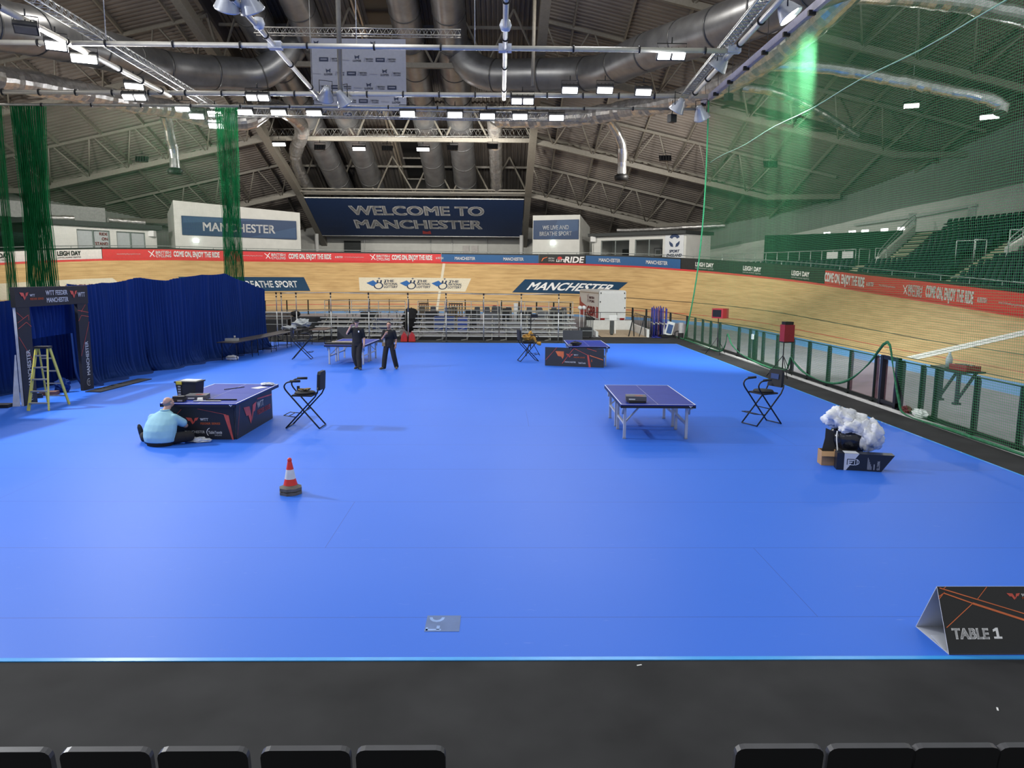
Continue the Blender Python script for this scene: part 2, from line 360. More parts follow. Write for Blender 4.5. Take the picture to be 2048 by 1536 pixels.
# ================================================================ floor, mat, kerb
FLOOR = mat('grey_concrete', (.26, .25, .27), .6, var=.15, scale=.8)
mb = MB(); mb.quad((-75, -12, -.02), (60, -12, -.02), (60, 110, -.02), (-75, 110, -.02)); structure('floor', mb, FLOOR)
def carpet_mat():
    m = mat('black_carpet', (.034, .034, .035), .85, var=.22, scale=1.3, spec=.15); return m
mb = MB(); mb.box((-2.9, 19.4, .004), (25.6, 43.2, .008)); single('carpet', mb, carpet_mat(), 'black carpet laid round and under the blue mat', 'carpet')
def vinyl():
    m = bpy.data.materials.new('blue_vinyl'); m.use_nodes = True; nt = m.node_tree; b = nt.nodes['Principled BSDF']; N = nt.nodes.new; Lk = nt.links.new
    tc = N('ShaderNodeTexCoord'); sp = N('ShaderNodeSeparateXYZ'); Lk(tc.outputs['Object'], sp.inputs[0])
    def math_(op, a, b_=None):
        n = N('ShaderNodeMath'); n.operation = op
        for i, q in enumerate((a, b_)):
            if q is None: continue
            if isinstance(q, (int, float)): n.inputs[i].default_value = q
            else: Lk(q, n.inputs[i])
        return n.outputs[0]
    # welded seams between the rolls of vinyl, every 1.5 m, with one cross joint per roll
    yy = math_('DIVIDE', math_('SUBTRACT', sp.outputs['Y'], 6.82), 1.87)
    fr = math_('ABSOLUTE', math_('SUBTRACT', math_('FRACT', math_('ADD', yy, .5)), .5)); seam = math_('LESS_THAN', fr, .0026)
    row = math_('FLOOR', yy)
    xx = math_('ADD', sp.outputs['X'], math_('MULTIPLY', row, 5.3)); xf = math_('FRACT', math_('DIVIDE', math_('SUBTRACT', xx, 3.16), 24.0))
    joint = math_('LESS_THAN', xf, .0003)
    sm = math_('MAXIMUM', seam, joint)
    mp = N('ShaderNodeMapping'); mp.inputs['Scale'].default_value = (1.1, 5.5, 1); mp.inputs['Rotation'].default_value = (0, 0, .5); Lk(tc.outputs['Object'], mp.inputs[0])
    nz = N('ShaderNodeTexNoise'); nz.inputs['Scale'].default_value = 2.4; nz.inputs['Detail'].default_value = 8; nz.inputs['Roughness'].default_value = .7; Lk(mp.outputs[0], nz.inputs['Vector'])
    scr = math_('MULTIPLY', math_('SUBTRACT', nz.outputs['Fac'], .64), 2.2); scr = math_('MINIMUM', math_('MAXIMUM', scr, 0), .18)
    n2 = N('ShaderNodeTexNoise'); n2.inputs['Scale'].default_value = .35; n2.inputs['Detail'].default_value = 2; Lk(tc.outputs['Object'], n2.inputs['Vector'])
    c1 = N('ShaderNodeMix'); c1.data_type = 'RGBA'; c1.inputs[6].default_value = (.036, .155, .70, 1); c1.inputs[7].default_value = (.044, .174, .76, 1); Lk(n2.outputs['Fac'], c1.inputs[0])
    c2 = N('ShaderNodeMix'); c2.data_type = 'RGBA'; c2.inputs[7].default_value = (.45, .55, .9, 1); Lk(scr, c2.inputs[0]); Lk(c1.outputs[2], c2.inputs[6])
    c3 = N('ShaderNodeMix'); c3.data_type = 'RGBA'; c3.inputs[7].default_value = (.03, .09, .46, 1); Lk(sm, c3.inputs[0]); Lk(c2.outputs[2], c3.inputs[6])
    Lk(c3.outputs[2], b.inputs['Base Color']); b.inputs['Roughness'].default_value = .46; b.inputs['Specular IOR Level'].default_value = .2
    return m
mt = thing('sports_mat', 'large bright blue vinyl sports mat covering most of the floor', 'mat')
mb = MB(); mb.box((-2.4, 21.54, .011), (22.76, 31.0, .006)); part('vinyl_sheet', mb, vinyl(), mt)
mb = MB(); mb.box((-2.4, 6.028, .0125), (22.76, .055, .008)); mb.box((8.96, 21.54, .0125), (.045, 31.0, .008)); mb.box((-2.4, 37.03, .0125), (22.76, .04, .008))
part('edge_tape', mb, mat('sky_blue_tape', (.05, .36, .85), .3, var=.05), mt, 'glossy pale blue edging tape')
mb = MB(); mb.box((-.535, 6.69, .0155), (.33, .33, .002), 0)
for c_, d_ in (((-.62, 6.56, .0168), (.15, .03, .001)), ((-.575, 6.6, .0168), (.03, .08, .001)), ((-.68, 6.575, .0168), (.02, .06, .001))): mb.box(c_, d_, 1)
for k in range(6):
    a0 = pi + k * pi / 6; a1 = pi + (k + 1) * pi / 6
    mb.poly([(.075 * cos(a0), .1 * sin(a0)), (.075 * cos(a1), .1 * sin(a1)), (.045 * cos(a1), .06 * sin(a1)), (.045 * cos(a0), .06 * sin(a0))], (-.6, 6.815, .017), (1, 0, 0), (0, 1, 0), 1)
single('floor_sticker', mb, [mat('grey_blue_vinyl', (.09, .16, .36), .5), mat('pale_blue_vinyl', (.25, .4, .75), .5)], 'grey blue sticker with pale letters near the front edge of the mat', 'sticker')
mb = MB(); mb.box((10.02, 21, .02), (.14, 39, .04)); single('kerb_strip', mb, mat('white_kerb', (.6, .6, .58), .6), 'narrow white kerb at the foot of the glass fence', 'kerb')
# ================================================================ roof
XC, HS = -8.65, 11.45
ZT = [(-20, 27), (0, 26.5), (20, 25.4), (36, 23.4), (46, 21.2), (56, 18.4), (66, 15.0), (76, 11.55), (84, 7.95), (90, 5.3)]
def zs(y): return interp(y, ZT)
def skin(d, y): return zs(y) + 2.0 - .224 * d
def deck_mat():
    return mat('profiled_roof_deck', (.18, .157, .138), .6, .1, var=.18, scale=.35, spec=.3)
DECK = deck_mat()
def corrug(a, b, per, dep):
    out = []; x = a
    while x < b: out += [(x, 0), (x + per * .42, 0), (x + per * .5, dep), (x + per * .92, dep)]; x += per
    return out
for side, nm in ((-1, 'ceiling_left'), (1, 'ceiling_right')):
    mb = MB(); prof = corrug(34, 90, .36, .13); DD = (0, 21, 46); vs = []
    for y, dz in prof:
        for d in DD: vs.append((XC + side * (HS + d), y, skin(d, y) + dz))
    fs = []; n = len(DD)
    for i in range(len(prof) - 1):
        for j in range(n - 1):
            q = (i * n + j, i * n + j + 1, (i + 1) * n + j + 1, (i + 1) * n + j); fs.append(q if side < 0 else q[::-1])
    mb.add(vs, fs); structure(nm, mb, DECK)
mb = MB(); prof = corrug(XC - HS, XC + HS, .36, .13); YY = list(range(34, 91, 4)); vs = [(x, y, zs(y) + 3.4 + dz) for x, dz in prof for y in YY]; n = len(YY)
mb.add(vs, [(i * n + j, i * n + j + 1, (i + 1) * n + j + 1, (i + 1) * n + j) for i in range(len(prof) - 1) for j in range(n - 1)])
for sd in (-1, 1):
    for a, b in zip(YY, YY[1:]): mb.quad(*[(XC + sd * HS, y, zs(y) + k) for y, k in ((a, 2), (b, 2), (b, 3.6), (a, 3.6))])
structure('ceiling_centre', mb, mat('profiled_centre_deck', (.17, .153, .137), .6, .1, var=.15, scale=.4, spec=.3))
mb = MB()
for k in range(14):
    a, b = 36 + 3.6 * k, 36 + 3.6 * k + 3.3; mb.quad((XC - .9, a, zs(a) + 3.25), (XC + .9, a, zs(a) + 3.25), (XC + .9, b, zs(b) + 3.25), (XC - .9, b, zs(b) + 3.25), 0)
    mb.bar((XC - 1, b + .1, zs(b) + 3.1), (XC + 1, b + .1, zs(b) + 3.1), .12, .12, 1)
structure('skylight_strip', mb, [mat('dark_rooflight', (.008, .008, .009), .3), BEIGE], 'dark rooflight strip between the ducts')
# twin arch beams
for sd, nm in ((-1, 'left'), (1, 'right')):
    mb = MB(); Ys = list(range(34, 91, 2))
    for a, b in zip(Ys, Ys[1:]):
        mb.bar((XC + sd * HS, a, zs(a)), (XC + sd * HS, b, zs(b)), .62, .7); mb.bar((XC + sd * (HS + .1), a, zs(a) + 2.0), (XC + sd * (HS + .1), b, zs(b) + 2.0), .3, .35)
    for k, y in enumerate(range(36, 82, 5)):
        mb.bar((XC + sd * HS, y, zs(y)), (XC + sd * HS, y + 2.5, zs(y + 2.5) + 2), .16, .16); mb.bar((XC + sd * HS, y + 5, zs(y + 5)), (XC + sd * HS, y + 2.5, zs(y + 2.5) + 2), .16, .16)
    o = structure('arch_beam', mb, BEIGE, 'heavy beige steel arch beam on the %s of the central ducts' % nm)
for y in (46, 56, 66, 76):
    mb = MB(); z = zs(y); mb.bar((XC - HS, y, z), (XC + HS, y, z), .3, .34); mb.bar((XC - HS, y - .1, z + 2.6), (XC + HS, y - .1, z + 2.6), .16, .2)
    if y == 76: mb.bar((XC - HS, y - .5, z + .35), (XC + HS, y - .5, z + .35), .12, .12); mb.bar((XC - HS, y - .9, z + .05), (XC + HS, y - .9, z + .05), .2, .1)
    n = 6; w = 2 * HS / n
    for k in range(n):
        x0 = XC - HS + k * w; mb.bar((x0, y, z), (x0 + w / 2, y - 1.5, z + 2.9 + .5), .11, .11); mb.bar((x0 + w, y, z), (x0 + w / 2, y - 1.5, z + 2.9 + .5), .11, .11)
    ym = y - 5; zm = zs(ym) + 3.0; mb.bar((XC - HS, ym, zm), (XC + HS, ym, zm), .16, .22)
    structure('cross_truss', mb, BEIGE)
# side trusses and purlins
BEND = {46: 30, 56: 26.6, 66: 20.6, 76: 13.1}
for sd in (-1, 1):
    for y, bd in BEND.items():
        mb = MB(); X = lambda d: XC + sd * (HS + d)
        lo = lambda d: zs(y) - .224 * d if d <= bd else zs(y) - .224 * bd + .02 * (d - bd)
        mb.bar((X(0), y, lo(0)), (X(bd), y, lo(bd)), .3, .42); mb.bar((X(bd), y, lo(bd)), (X(bd + 6.5), y, lo(bd + 6.5)), .3, .42)
        for off in (-2.4, 2.4): mb.bar((X(0), y + off, skin(0, y + off) - .25), (X(bd + 5), y + off, skin(bd + 5, y + off) - .25), .16, .22)
        d = 1.8
        while d < bd + 1:
            for off in (-2.4, 2.4):
                for dd in (-1.5, 1.5):
                    if 0 <= d + dd <= bd + 4: mb.tube([(X(d), y, lo(d)), (X(d + dd), y + off, skin(d + dd, y + off) - .3)], .065, 6)
            d += 3.4
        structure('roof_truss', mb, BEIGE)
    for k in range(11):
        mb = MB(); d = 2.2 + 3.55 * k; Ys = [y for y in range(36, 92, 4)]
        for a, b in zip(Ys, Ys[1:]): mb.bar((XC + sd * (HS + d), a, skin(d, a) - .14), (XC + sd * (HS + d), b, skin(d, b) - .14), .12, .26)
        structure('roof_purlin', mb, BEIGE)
# ================================================================ outer walls
WALLW = mat('white_wall', (.66, .66, .62), .7, var=.05, scale=1.5); WALLG = mat('grey_cladding', (.23, .24, .225), .65, var=.1, stretch=(3, 3, .1), scale=3)
def zwall(p):
    d = abs(p.x - XC) - HS
    return skin(max(d, 0), min(p.y, 89)) + .3 if d > 0 else zs(p.y) + 3.2
def ringwall(name, R_, a0, a1, zlo, zmid, mats, top=None):
    mb = MB(); A_ = srange(a0, a1, 2)
    for a, b in zip(A_, A_[1:]):
        pa, pb = [Vector((CX + R_ * cos(radians(t)), YC + R_ * sin(radians(t)), 0)) for t in (a, b)]
        ta, tb = (zwall(pa), zwall(pb)) if top is None else (top, top)
        ma, mb_ = (zmid(a), zmid(b)) if zmid else (ta, tb)
        mb.quad((pa.x, pa.y, zlo), (pb.x, pb.y, zlo), (pb.x, pb.y, mb_), (pa.x, pa.y, ma), 0)
        if zmid: mb.quad((pa.x, pa.y, ma), (pb.x, pb.y, mb_), (pb.x, pb.y, tb), (pa.x, pa.y, ta), 1)
    return structure(name, mb, mats)
ringwall('wall_right', 43.5, -18, 66, 0, lambda a: interp(a, [(-18, 10.6), (5, 10.0), (21.5, 9.1), (35, 7.6), (48, 6.2), (66, 6.2)]), [WALLW, WALLG])
mb = MB(); mb.quad((36, 20, 0), (36, 33, 0), (36, 33, 10.6), (36, 20, 10.6), 0); mb.quad((36, 20, 10.6), (36, 33, 10.6), (36, 33, 15.6), (36, 20, 15.6), 1); structure('wall_near_right', mb, [WALLW, WALLG])
ringwall('wall_left', 43.5, 114, 200, 0, None, [WALLG, WALLG])
mb = MB(); mb.quad((-26, 86, 3), (12, 86, 3), (12, 86, 12), (-26, 86, 12)); structure('wall_back', mb, WALLW)
mb = MB()
for x in (-15.5, -8, -5.5, -1.5): mb.box((x, 85.9, 6.5), (.06, .1, 3))
mb.box((-16.9, 85.9, 6.0), (1.9, .1, 2.6), 1)
for x, s_ in ((-3.9, 'EXIT'), (-2.9, 'BAR')): mb.box((x, 85.88, 6.4), (.7, .1, .9), 2)
structure('trim_1', mb, [GALV, mat('dark_opening', (.03, .035, .035), .6), mat('pale_notice', (.55, .52, .5), .6)], 'joints, dark opening and notices of the white back wall')
for x, lb in ((-20.3, 'left'), (2.4, 'right')):
    mb = MB(); mb.tube([(x, 83.2, 3.5), (x, 83.2, 7.9)], .22, 12); structure('column', mb, WHITE, 'white round column at the %s foot of the great arch' % lb)
# ---- walkway behind the boards
mb = MB(); S_ = srange(-30, 95, 1.5)
for a, b in zip(S_, S_[1:]):
    za, zb = TR(a, 7).z - .15, TR(b, 7).z - .15; mb.quad(RING(a, .1, za), RING(a, 2.2, za), RING(b, 2.2, zb), RING(b, .1, zb))
structure('walkway', mb, mat('dark_walkway', (.06, .065, .06), .7))
# ---- sloping banner between the arch feet
mb = MB(); y0, z0, y1, z1 = 83.6, 7.75, 76.3, 11.1; x0, x1 = -19.75, 2.42
o_ = Vector((x0, y0, z0)); up = (Vector((x0, y1, z1)) - o_); Lb = up.length; up.normalize(); ux = Vector((1, 0, 0)); nn = ux.cross(up)
mb.add([o_ - nn * .03, o_ + ux * (x1 - x0) - nn * .03, o_ + ux * (x1 - x0) + up * Lb - nn * .03, o_ + up * Lb - nn * .03], ((0, 1, 2, 3),), 0)
mb.poly([(0, 0), (x1 - x0, 0), (x1 - x0, Lb), (0, Lb)], o_, ux, up, 0)
mb.text('WELCOME TO', o_ + ux * 4.1 + up * (Lb * .585), ux, up, Lb * .235, 14.0, 1, .02, .04); mb.text('MANCHESTER', o_ + ux * 4.1 + up * (Lb * .225), ux, up, Lb * .235, 13.75, 1, .02, .04)
mb.poly([(0, 0), (.95, 0), (.9, .75), (.5, .5), (.05, .75)], o_ + ux * 11.2 + up * .55, ux, up, 2, .02)
mb.bar(o_, o_ + ux * (x1 - x0), .08, .08, 3); mb.bar(o_ + up * Lb, o_ + up * Lb + ux * (x1 - x0), .08, .08, 3)
single('welcome_banner', mb, [mat('navy_banner', (.014, .04, .125), .6, var=.08), TXTW, REDP, GALV], 'huge navy banner slung under the ducts, two lines of white letters', 'banner')
# ---- white boxes beside the banner
SPOT = mat('lit_wall_lamp', (.9, 1, .95), .4, emit=3)
def hall_box(p0, p1, z0, za, zb, depth):
    a, b = Vector((*p0, 0)), Vector((*p1, 0)); u = (b - a); L = u.length; u.normalize(); n = Vector((-u.y, u.x, 0)); Z = Vector((0, 0, 1)); mb = MB()
    c, d = a + n * depth, b + n * depth
    mb.add([a + Z * z0, b + Z * z0, b + Z * zb, a + Z * za, c + Z * z0, d + Z * z0, d + Z * (zb - 1), c + Z * (za - 1)], ((0, 1, 2, 3), (1, 5, 6, 2), (4, 0, 3, 7), (3, 2, 6, 7)), 0)
    return mb, a, u, n, L, Z
mb, a, u, n, L, Z = hall_box((-29.4, 68.2), (-19.75, 74.5), 4, 9.95, 9.45, 3.2)
structure('wall_left_box', mb, WALLW)
mb = MB(); mb.prism([(.62, 6.92), (L - .42, 6.83), (L - .42, 8.62), (.62, 8.62)], a - n * .06, u, Z, .08); mb.text('MANCHESTER', a - n * .12 + u * 2.4 + Z * 7.35, u, Z, .8, 6.6, 1, 0, .02)
mb.poly([(.7, 8.0), (.7, 8.55), (L - 3, 8.55)], a - n * .115, u, Z, 2); mb.poly([(L - .5, 6.95), (L - .5, 8.0), (L - 5, 6.9)], a - n * .115, u, Z, 2)
SGN = [mat('navy_sign', (.015, .045, .12), .5, var=.05), TXTW, mat('navy_sign_facet', (.03, .075, .17), .5, var=.05)]
single('wall_sign', mb, SGN, 'long navy sign with a white place name on the left white box', 'sign')
mb = MB(); mb.box(a - n * .12 + u * 1.75 + Z * 6.42, (.45, .25, .3), 0, Matrix.Rotation(atan2(u.y, u.x), 3, 'Z')); single('wall_lamp', mb, SPOT, 'small lit lamp below the left navy sign', 'lamp')
mb, a, u, n, L, Z = hall_box((3.3, 75.6), (7.85, 73.6), 4, 9.45, 9.4, 3.4)
structure('wall_right_box', mb, WALLW)
mb = MB(); mb.prism([(.1, 7.1), (L - .1, 7.05), (L - .1, 8.95), (.1, 8.95)], a - n * .06, u, Z, .08)
mb.poly([(L - 2.3, 8.9), (L - .15, 8.9), (L - .15, 7.9), (1.9, 7.12)], a - n * .11, u, Z, 2)
mb.text('WE LIVE AND', a - n * .13 + u * (L / 2) + Z * 8.02, u, Z, .42, 2.75, 1, 0, .01, 'C'); mb.text('BREATHE SPORT', a - n * .13 + u * (L / 2) + Z * 7.42, u, Z, .42, 3.4, 1, 0, .01, 'C')
single('wall_sign', mb, SGN, 'small navy sign with two lines of white words on the right white box', 'sign')
mb = MB(); mb.box(a - n * .12 + u * 2.2 + Z * 6.7, (.4, .25, .4), 0, Matrix.Rotation(atan2(u.y, u.x), 3, 'Z')); single('wall_lamp', mb, SPOT, 'small lit lamp below the sign on the right white box', 'lamp')
# ---- glass-fronted rooms
ROOFD = mat('dark_roof_slab', (.035, .04, .04), .6); FRAME = mat('grey_window_frame', (.16, .19, .18), .5)
GLASS = mat('smoked_glass', (.05, .06, .06), .08, var=.02, alpha=.22); BLIND = mat('grey_blind', (.42, .45, .46), .6, var=.04)
def room_wall(mb, a, u, n, L, z0, z1, holes, th=.25):
    xs = sorted(set([0, L] + [q for hh in holes for q in hh[:2]]))
    for p, q in zip(xs, xs[1:]):
        hole = [hh for hh in holes if hh[0] <= p + 1e-6 and q <= hh[1] + 1e-6]
        segs = [(z0, z1)] if not hole else [(z0, hole[0][2]), (hole[0][3], z1)]
        for s0, s1 in segs:
            if s1 - s0 > .01: mb.prism([(p, s0), (q, s0), (q, s1), (p, s1)], a + n * th / 2, u, Vector((0, 0, 1)), th)
a, b = Vector((9.1, 72.9, 0)), Vector((16.55, 66.6, 0)); u = (b - a); L = u.length; u.normalize(); n = Vector((-u.y, u.x, 0)); Z = Vector((0, 0, 1))
H1 = (.9, 4.05, 4.3, 6.85); H2 = (4.65, 7.55, 4.3, 6.85)
mb = MB(); room_wall(mb, a, u, n, L, 3.6, 7.2, (H1, H2))
mb.prism([(0, 3.6), (3.6, 3.6), (3.6, 7.2), (0, 7.2)], b + Vector((.02, 0, 0)), (n * .99 + u * .2).normalized(), Z, .2)
mb.prism([(0, 3.6), (L, 3.6), (L, 7.2), (0, 7.2)], a + n * 3.4, u, Z, .15); mb.prism([(0, 3.6), (3.4, 3.6), (3.4, 7.2), (0, 7.2)], a, n, Z, .2)
mb.prism([(0, 0), (L, 0), (L, 3.4), (0, 3.4)], a + Z * 4.1, u, n, .1)
structure('wall_right_room', mb, WALLW)
mb = MB(); mb.prism([(-.4, -.35), (L + .2, -.35), (L + 1.0, 3.8), (-.4, 3.8)], a + Z * 7.38, u, n, .3); structure('ceiling_right_room', mb, ROOFD)
for i, hh in enumerate((H1, H2)):
    mb = MB(); mid = (hh[0] + hh[1]) / 2
    for p, q in (((hh[0], hh[2]), (hh[0], hh[3])), ((hh[1], hh[2]), (hh[1], hh[3])), ((mid, hh[2]), (mid, hh[3])), ((hh[0], hh[3]), (hh[1], hh[3]))):
        mb.bar(a + u * p[0] + Z * p[1] + n * .1, a + u * q[0] + Z * q[1] + n * .1, .09, .12)
    w = structure('window_%d' % (i + 1), mb, FRAME)
    mb = MB(); mb.quad(*[a + n * .12 + u * x + Z * z for x, z in ((hh[0], hh[2]), (hh[1], hh[2]), (hh[1], hh[3]), (hh[0], hh[3]))]); part('window_glass', mb, GLASS, w)
mb = MB(); mb.box(b + n * 1.75 + u * .26 + Z * 5.5, (.7, .12, 2.6), 0, Matrix.Rotation(atan2(n.y, n.x), 3, 'Z')); mb.box(b + n * .8 + u * .06 + Z * 5.7, (.3, .06, .7), 1, Matrix.Rotation(atan2(n.y, n.x), 3, 'Z'))
structure('door_1', mb, [mat('dark_door', (.02, .02, .02), .5), mat('pale_notice', (.5, .5, .48), .6)])
mb = MB(); sp = a + u * (L - 1.0) - n * .04 + Z * 6.08; w2, h2 = .95, 1.0
mb.prism([(-.95, -1.0), (.9, -1.0), (.9, 1.08), (-.95, 1.08)], sp, u, Z, .05, 0)
def blob(pts, mi): mb.poly(pts, sp, u, Z, mi, .045)
ring_ = lambda r0, r1, t0, t1, cx_=0, cz_=.62: [(cx_ + r0 * cos(t), cz_ + r0 * sin(t)) for t in [lerp(t0, t1, i / 8) for i in range(9)]] + [(cx_ + r1 * cos(t), cz_ + r1 * sin(t)) for t in [lerp(t1, t0, i / 8) for i in range(9)]]
blob(ring_(.27, .56, .45, pi - .45), 1); blob(ring_(.0, .15, 0, 2 * pi)[:9], 1)
for s_ in (-1, 1): blob([(s_ * .1, 0), (s_ * .16, .28), (s_ * .52, .55), (s_ * .5, .3), (s_ * .36, .06)], 1)
mb.text('SPORT', sp + Z * -.48, u, Z, .25, 1.0, 1, .05, .04, 'C', .2); mb.text('ENGLAND', sp + Z * -.84, u, Z, .25, 1.5, 1, .05, .04, 'C', .2)
single('wall_sign', mb, [mat('pale_panel', (.68, .7, .72), .5, var=.03), mat('navy_ink', (.02, .045, .12), .5)], 'square white sign with a navy leaf emblem on the right room', 'sign')
# furniture seen through the panes
DKW = mat('dark_wood', (.05, .04, .035), .5)
mb = MB(); mb.box((0, 0, 0), (.95, .1, .75), 0); mb.box((0, -.055, 0), (.87, .02, .67), 1)
ang = atan2(u.y, u.x)
single('wall_television', mb, [BLACKP, mat('dark_screen', (.004, .004, .005), .2)], 'black television on the back wall inside the right room', 'television', a + u * 1.9 + n * 3.2 + Z * 5.75, ang)
mb = MB(); mb.box((0, 0, 0), (.85, .06, .85), 0); mb.box((0, -.035, 0), (.72, .02, .72), 1); mb.box((0, -.05, 0), (.46, .02, .4), 2)
single('framed_picture', mb, [BLACKP, WHITE, mat('grey_print', (.2, .22, .2), .5)], 'black framed picture on the back wall of the right room', 'picture', a + u * 5.4 + n * 3.2 + Z * 5.75, ang)
def bar_table(loc, lb):
    t = thing('pedestal_table', lb, 'table', loc); mb = MB(); mb.lathe([(0, .98), (.42, .98), (.42, 1.02), (0, 1.02)], 16); part('tabletop', mb, DKW, t); mb = MB(); mb.tube([(0, 0, 0), (0, 0, .98)], .04); mb.lathe([(.28, 0), (.28, .03), (0, .04)], 14); part('pedestal', mb, BLACK, t)
def room_chair(loc, rz, lb):
    t = thing('lounge_chair', lb, 'chair', loc, rz); mb = MB(); mb.box((0, 0, .45), (.5, .5, .1)); part('seat', mb, DKW, t); mb = MB(); mb.box((0, .22, .8), (.5, .07, .6)); part('backrest', mb, DKW, t)
    for x in (-.2, .2):
        for y in (-.2, .2): mb = MB(); mb.tube([(x, y, 0), (x, y, .42)], .02, 6); part('leg', mb, BLACK, t)
fl = Z * 4.155
bar_table(a + u * 3.5 + n * 1.2 + fl, 'dark round high table behind the first pane of the right room'); bar_table(a + u * 6.7 + n * 1.2 + fl, 'dark round high table behind the right pane by the emblem sign')
for d_, nn_, rz, lb in ((2.75, 1.3, 1.5, 'dark chair left of the high table in the first pane of the right room'), (5.2, 1.2, 1.2, 'dark chair beside the window bar in the right room'), (5.95, 1.5, 1.4, 'dark chair in the middle of the right pane of the right room'), (7.3, 1.3, 4.4, 'dark chair right of the high table nearest the emblem sign')): room_chair(a + u * d_ + n * nn_ + fl, rz + ang, lb)
mb = MB(); mb.box((9.05, 72.7, 7.0), (.5, .4, .5)); structure('trim_2', mb, WHITE, 'white corner box under the roof of the right room')
# left room
a, b = Vector((-36, 59, 0)), Vector((-30.6, 67, 0)); u = (b - a); L = u.length; u.normalize(); n = Vector((-u.y, u.x, 0))
H3 = (2.9, 5.6, 4.4, 6.95); H4 = (6.15, 8.7, 4.5, 6.95)
mb = MB(); room_wall(mb, a, u, n, L, 3.6, 7.2, (H3, H4)); mb.prism([(0, 3.6), (2.5, 3.6), (2.5, 7.2), (0, 7.2)], b, n, Z, .2); structure('wall_left_room', mb, WALLW)
mb = MB(); mb.prism([(-1.2, -.3), (L + .5, -.3), (L + .5, 3.5), (-1.2, 3.5)], a + Z * 7.42, u, n, .4); structure('ceiling_left_room', mb, ROOFD)
for i, hh in enumerate((H3, H4)):
    mb = MB(); mid = (hh[0] + hh[1]) / 2
    for p, q in (((hh[0], hh[2]), (hh[0], hh[3])), ((hh[1], hh[2]), (hh[1], hh[3])), ((mid, hh[2]), (mid, hh[3])), ((hh[0], hh[3]), (hh[1], hh[3]))):
        mb.bar(a + u * p[0] + Z * p[1] + n * .1, a + u * q[0] + Z * q[1] + n * .1, .09, .12)
    w = structure('window_%d' % (i + 3), mb, FRAME)
    mb = MB(); mb.quad(*[a + n * .14 + u * x + Z * z for x, z in ((hh[0], hh[2]), (hh[1], hh[2]), (hh[1], hh[3]), (hh[0], hh[3]))]); 
    if i == 0:
        for k, t in enumerate(('RIDE', 'ON', 'STAND', 'OUT')): mb.text(t, a + n * .1 + u * 5.45 + Z * (6.55 - .40 * k), u, Z, .24, None, 1, 0, .03, 'R')
    part('window_blind', mb, [BLIND, mat('brick_red_letters', (.3, .05, .05), .5)], w)
mb = MB(); mb.box((-30.75, 66.7, 6.9), (.5, .5, .5)); structure('trim_3', mb, WHITE, 'white corner box at the right end of the left room')
# upper gallery at the far left
mb = MB(); A_ = srange(141, 175, 3)
for p, q in zip(A_, A_[1:]):
    P0, P1 = [Vector((CX + 36 * cos(radians(t)), YC + 36 * sin(radians(t)), 0)) for t in (p, q)]; Q0, Q1 = [Vector((CX + 43 * cos(radians(t)), YC + 43 * sin(radians(t)), 0)) for t in (p, q)]
    mb.quad(P0 + Z * 7.9, P1 + Z * 7.9, P1 + Z * 9.2, P0 + Z * 9.2); mb.quad(P0 + Z * 7.9, Q0 + Z * 7.7, Q1 + Z * 7.7, P1 + Z * 7.9); mb.quad(P0 + Z * 9.2, P1 + Z * 9.2, Q1 + Z * 9.2, Q0 + Z * 9.2)
structure('gallery_front', mb, mat('grey_gallery', (.35, .36, .35), .7), 'grey gallery front at the far left under the roof')
mb = MB()
for p, q in zip(A_, A_[1:]):
    P0, P1 = [Vector((CX + 40 * cos(radians(t)), YC + 40 * sin(radians(t)), 0)) for t in (p, q)]; mb.quad(P0 + Z * 4, P1 + Z * 4, P1 + Z * 6.9, P0 + Z * 6.9)
structure('wall_left_screen', mb, mat('dark_green_curtain', (.01, .035, .03), .8))
# dark green screen behind the right bend's seats
mb = MB(); A_ = srange(16.5, 36.5, 2)
for p, q in zip(A_, A_[1:]):
    P0, P1 = [Vector((CX + 40 * cos(radians(t)), YC + 40 * sin(radians(t)), 0)) for t in (p, q)]; t0, t1 = [interp(t, [(16, 7.05), (37, 7.3)]) for t in (p, q)]
    mb.quad(P0 + Z * 3.5, P1 + Z * 3.5, P1 + Z * t1, P0 + Z * t0)
single('backdrop_screen', mb, mat('dark_green_cloth', (.010, .035, .022), .85), 'dark green cloth screen behind the lower seats of the right bend', 'screen')
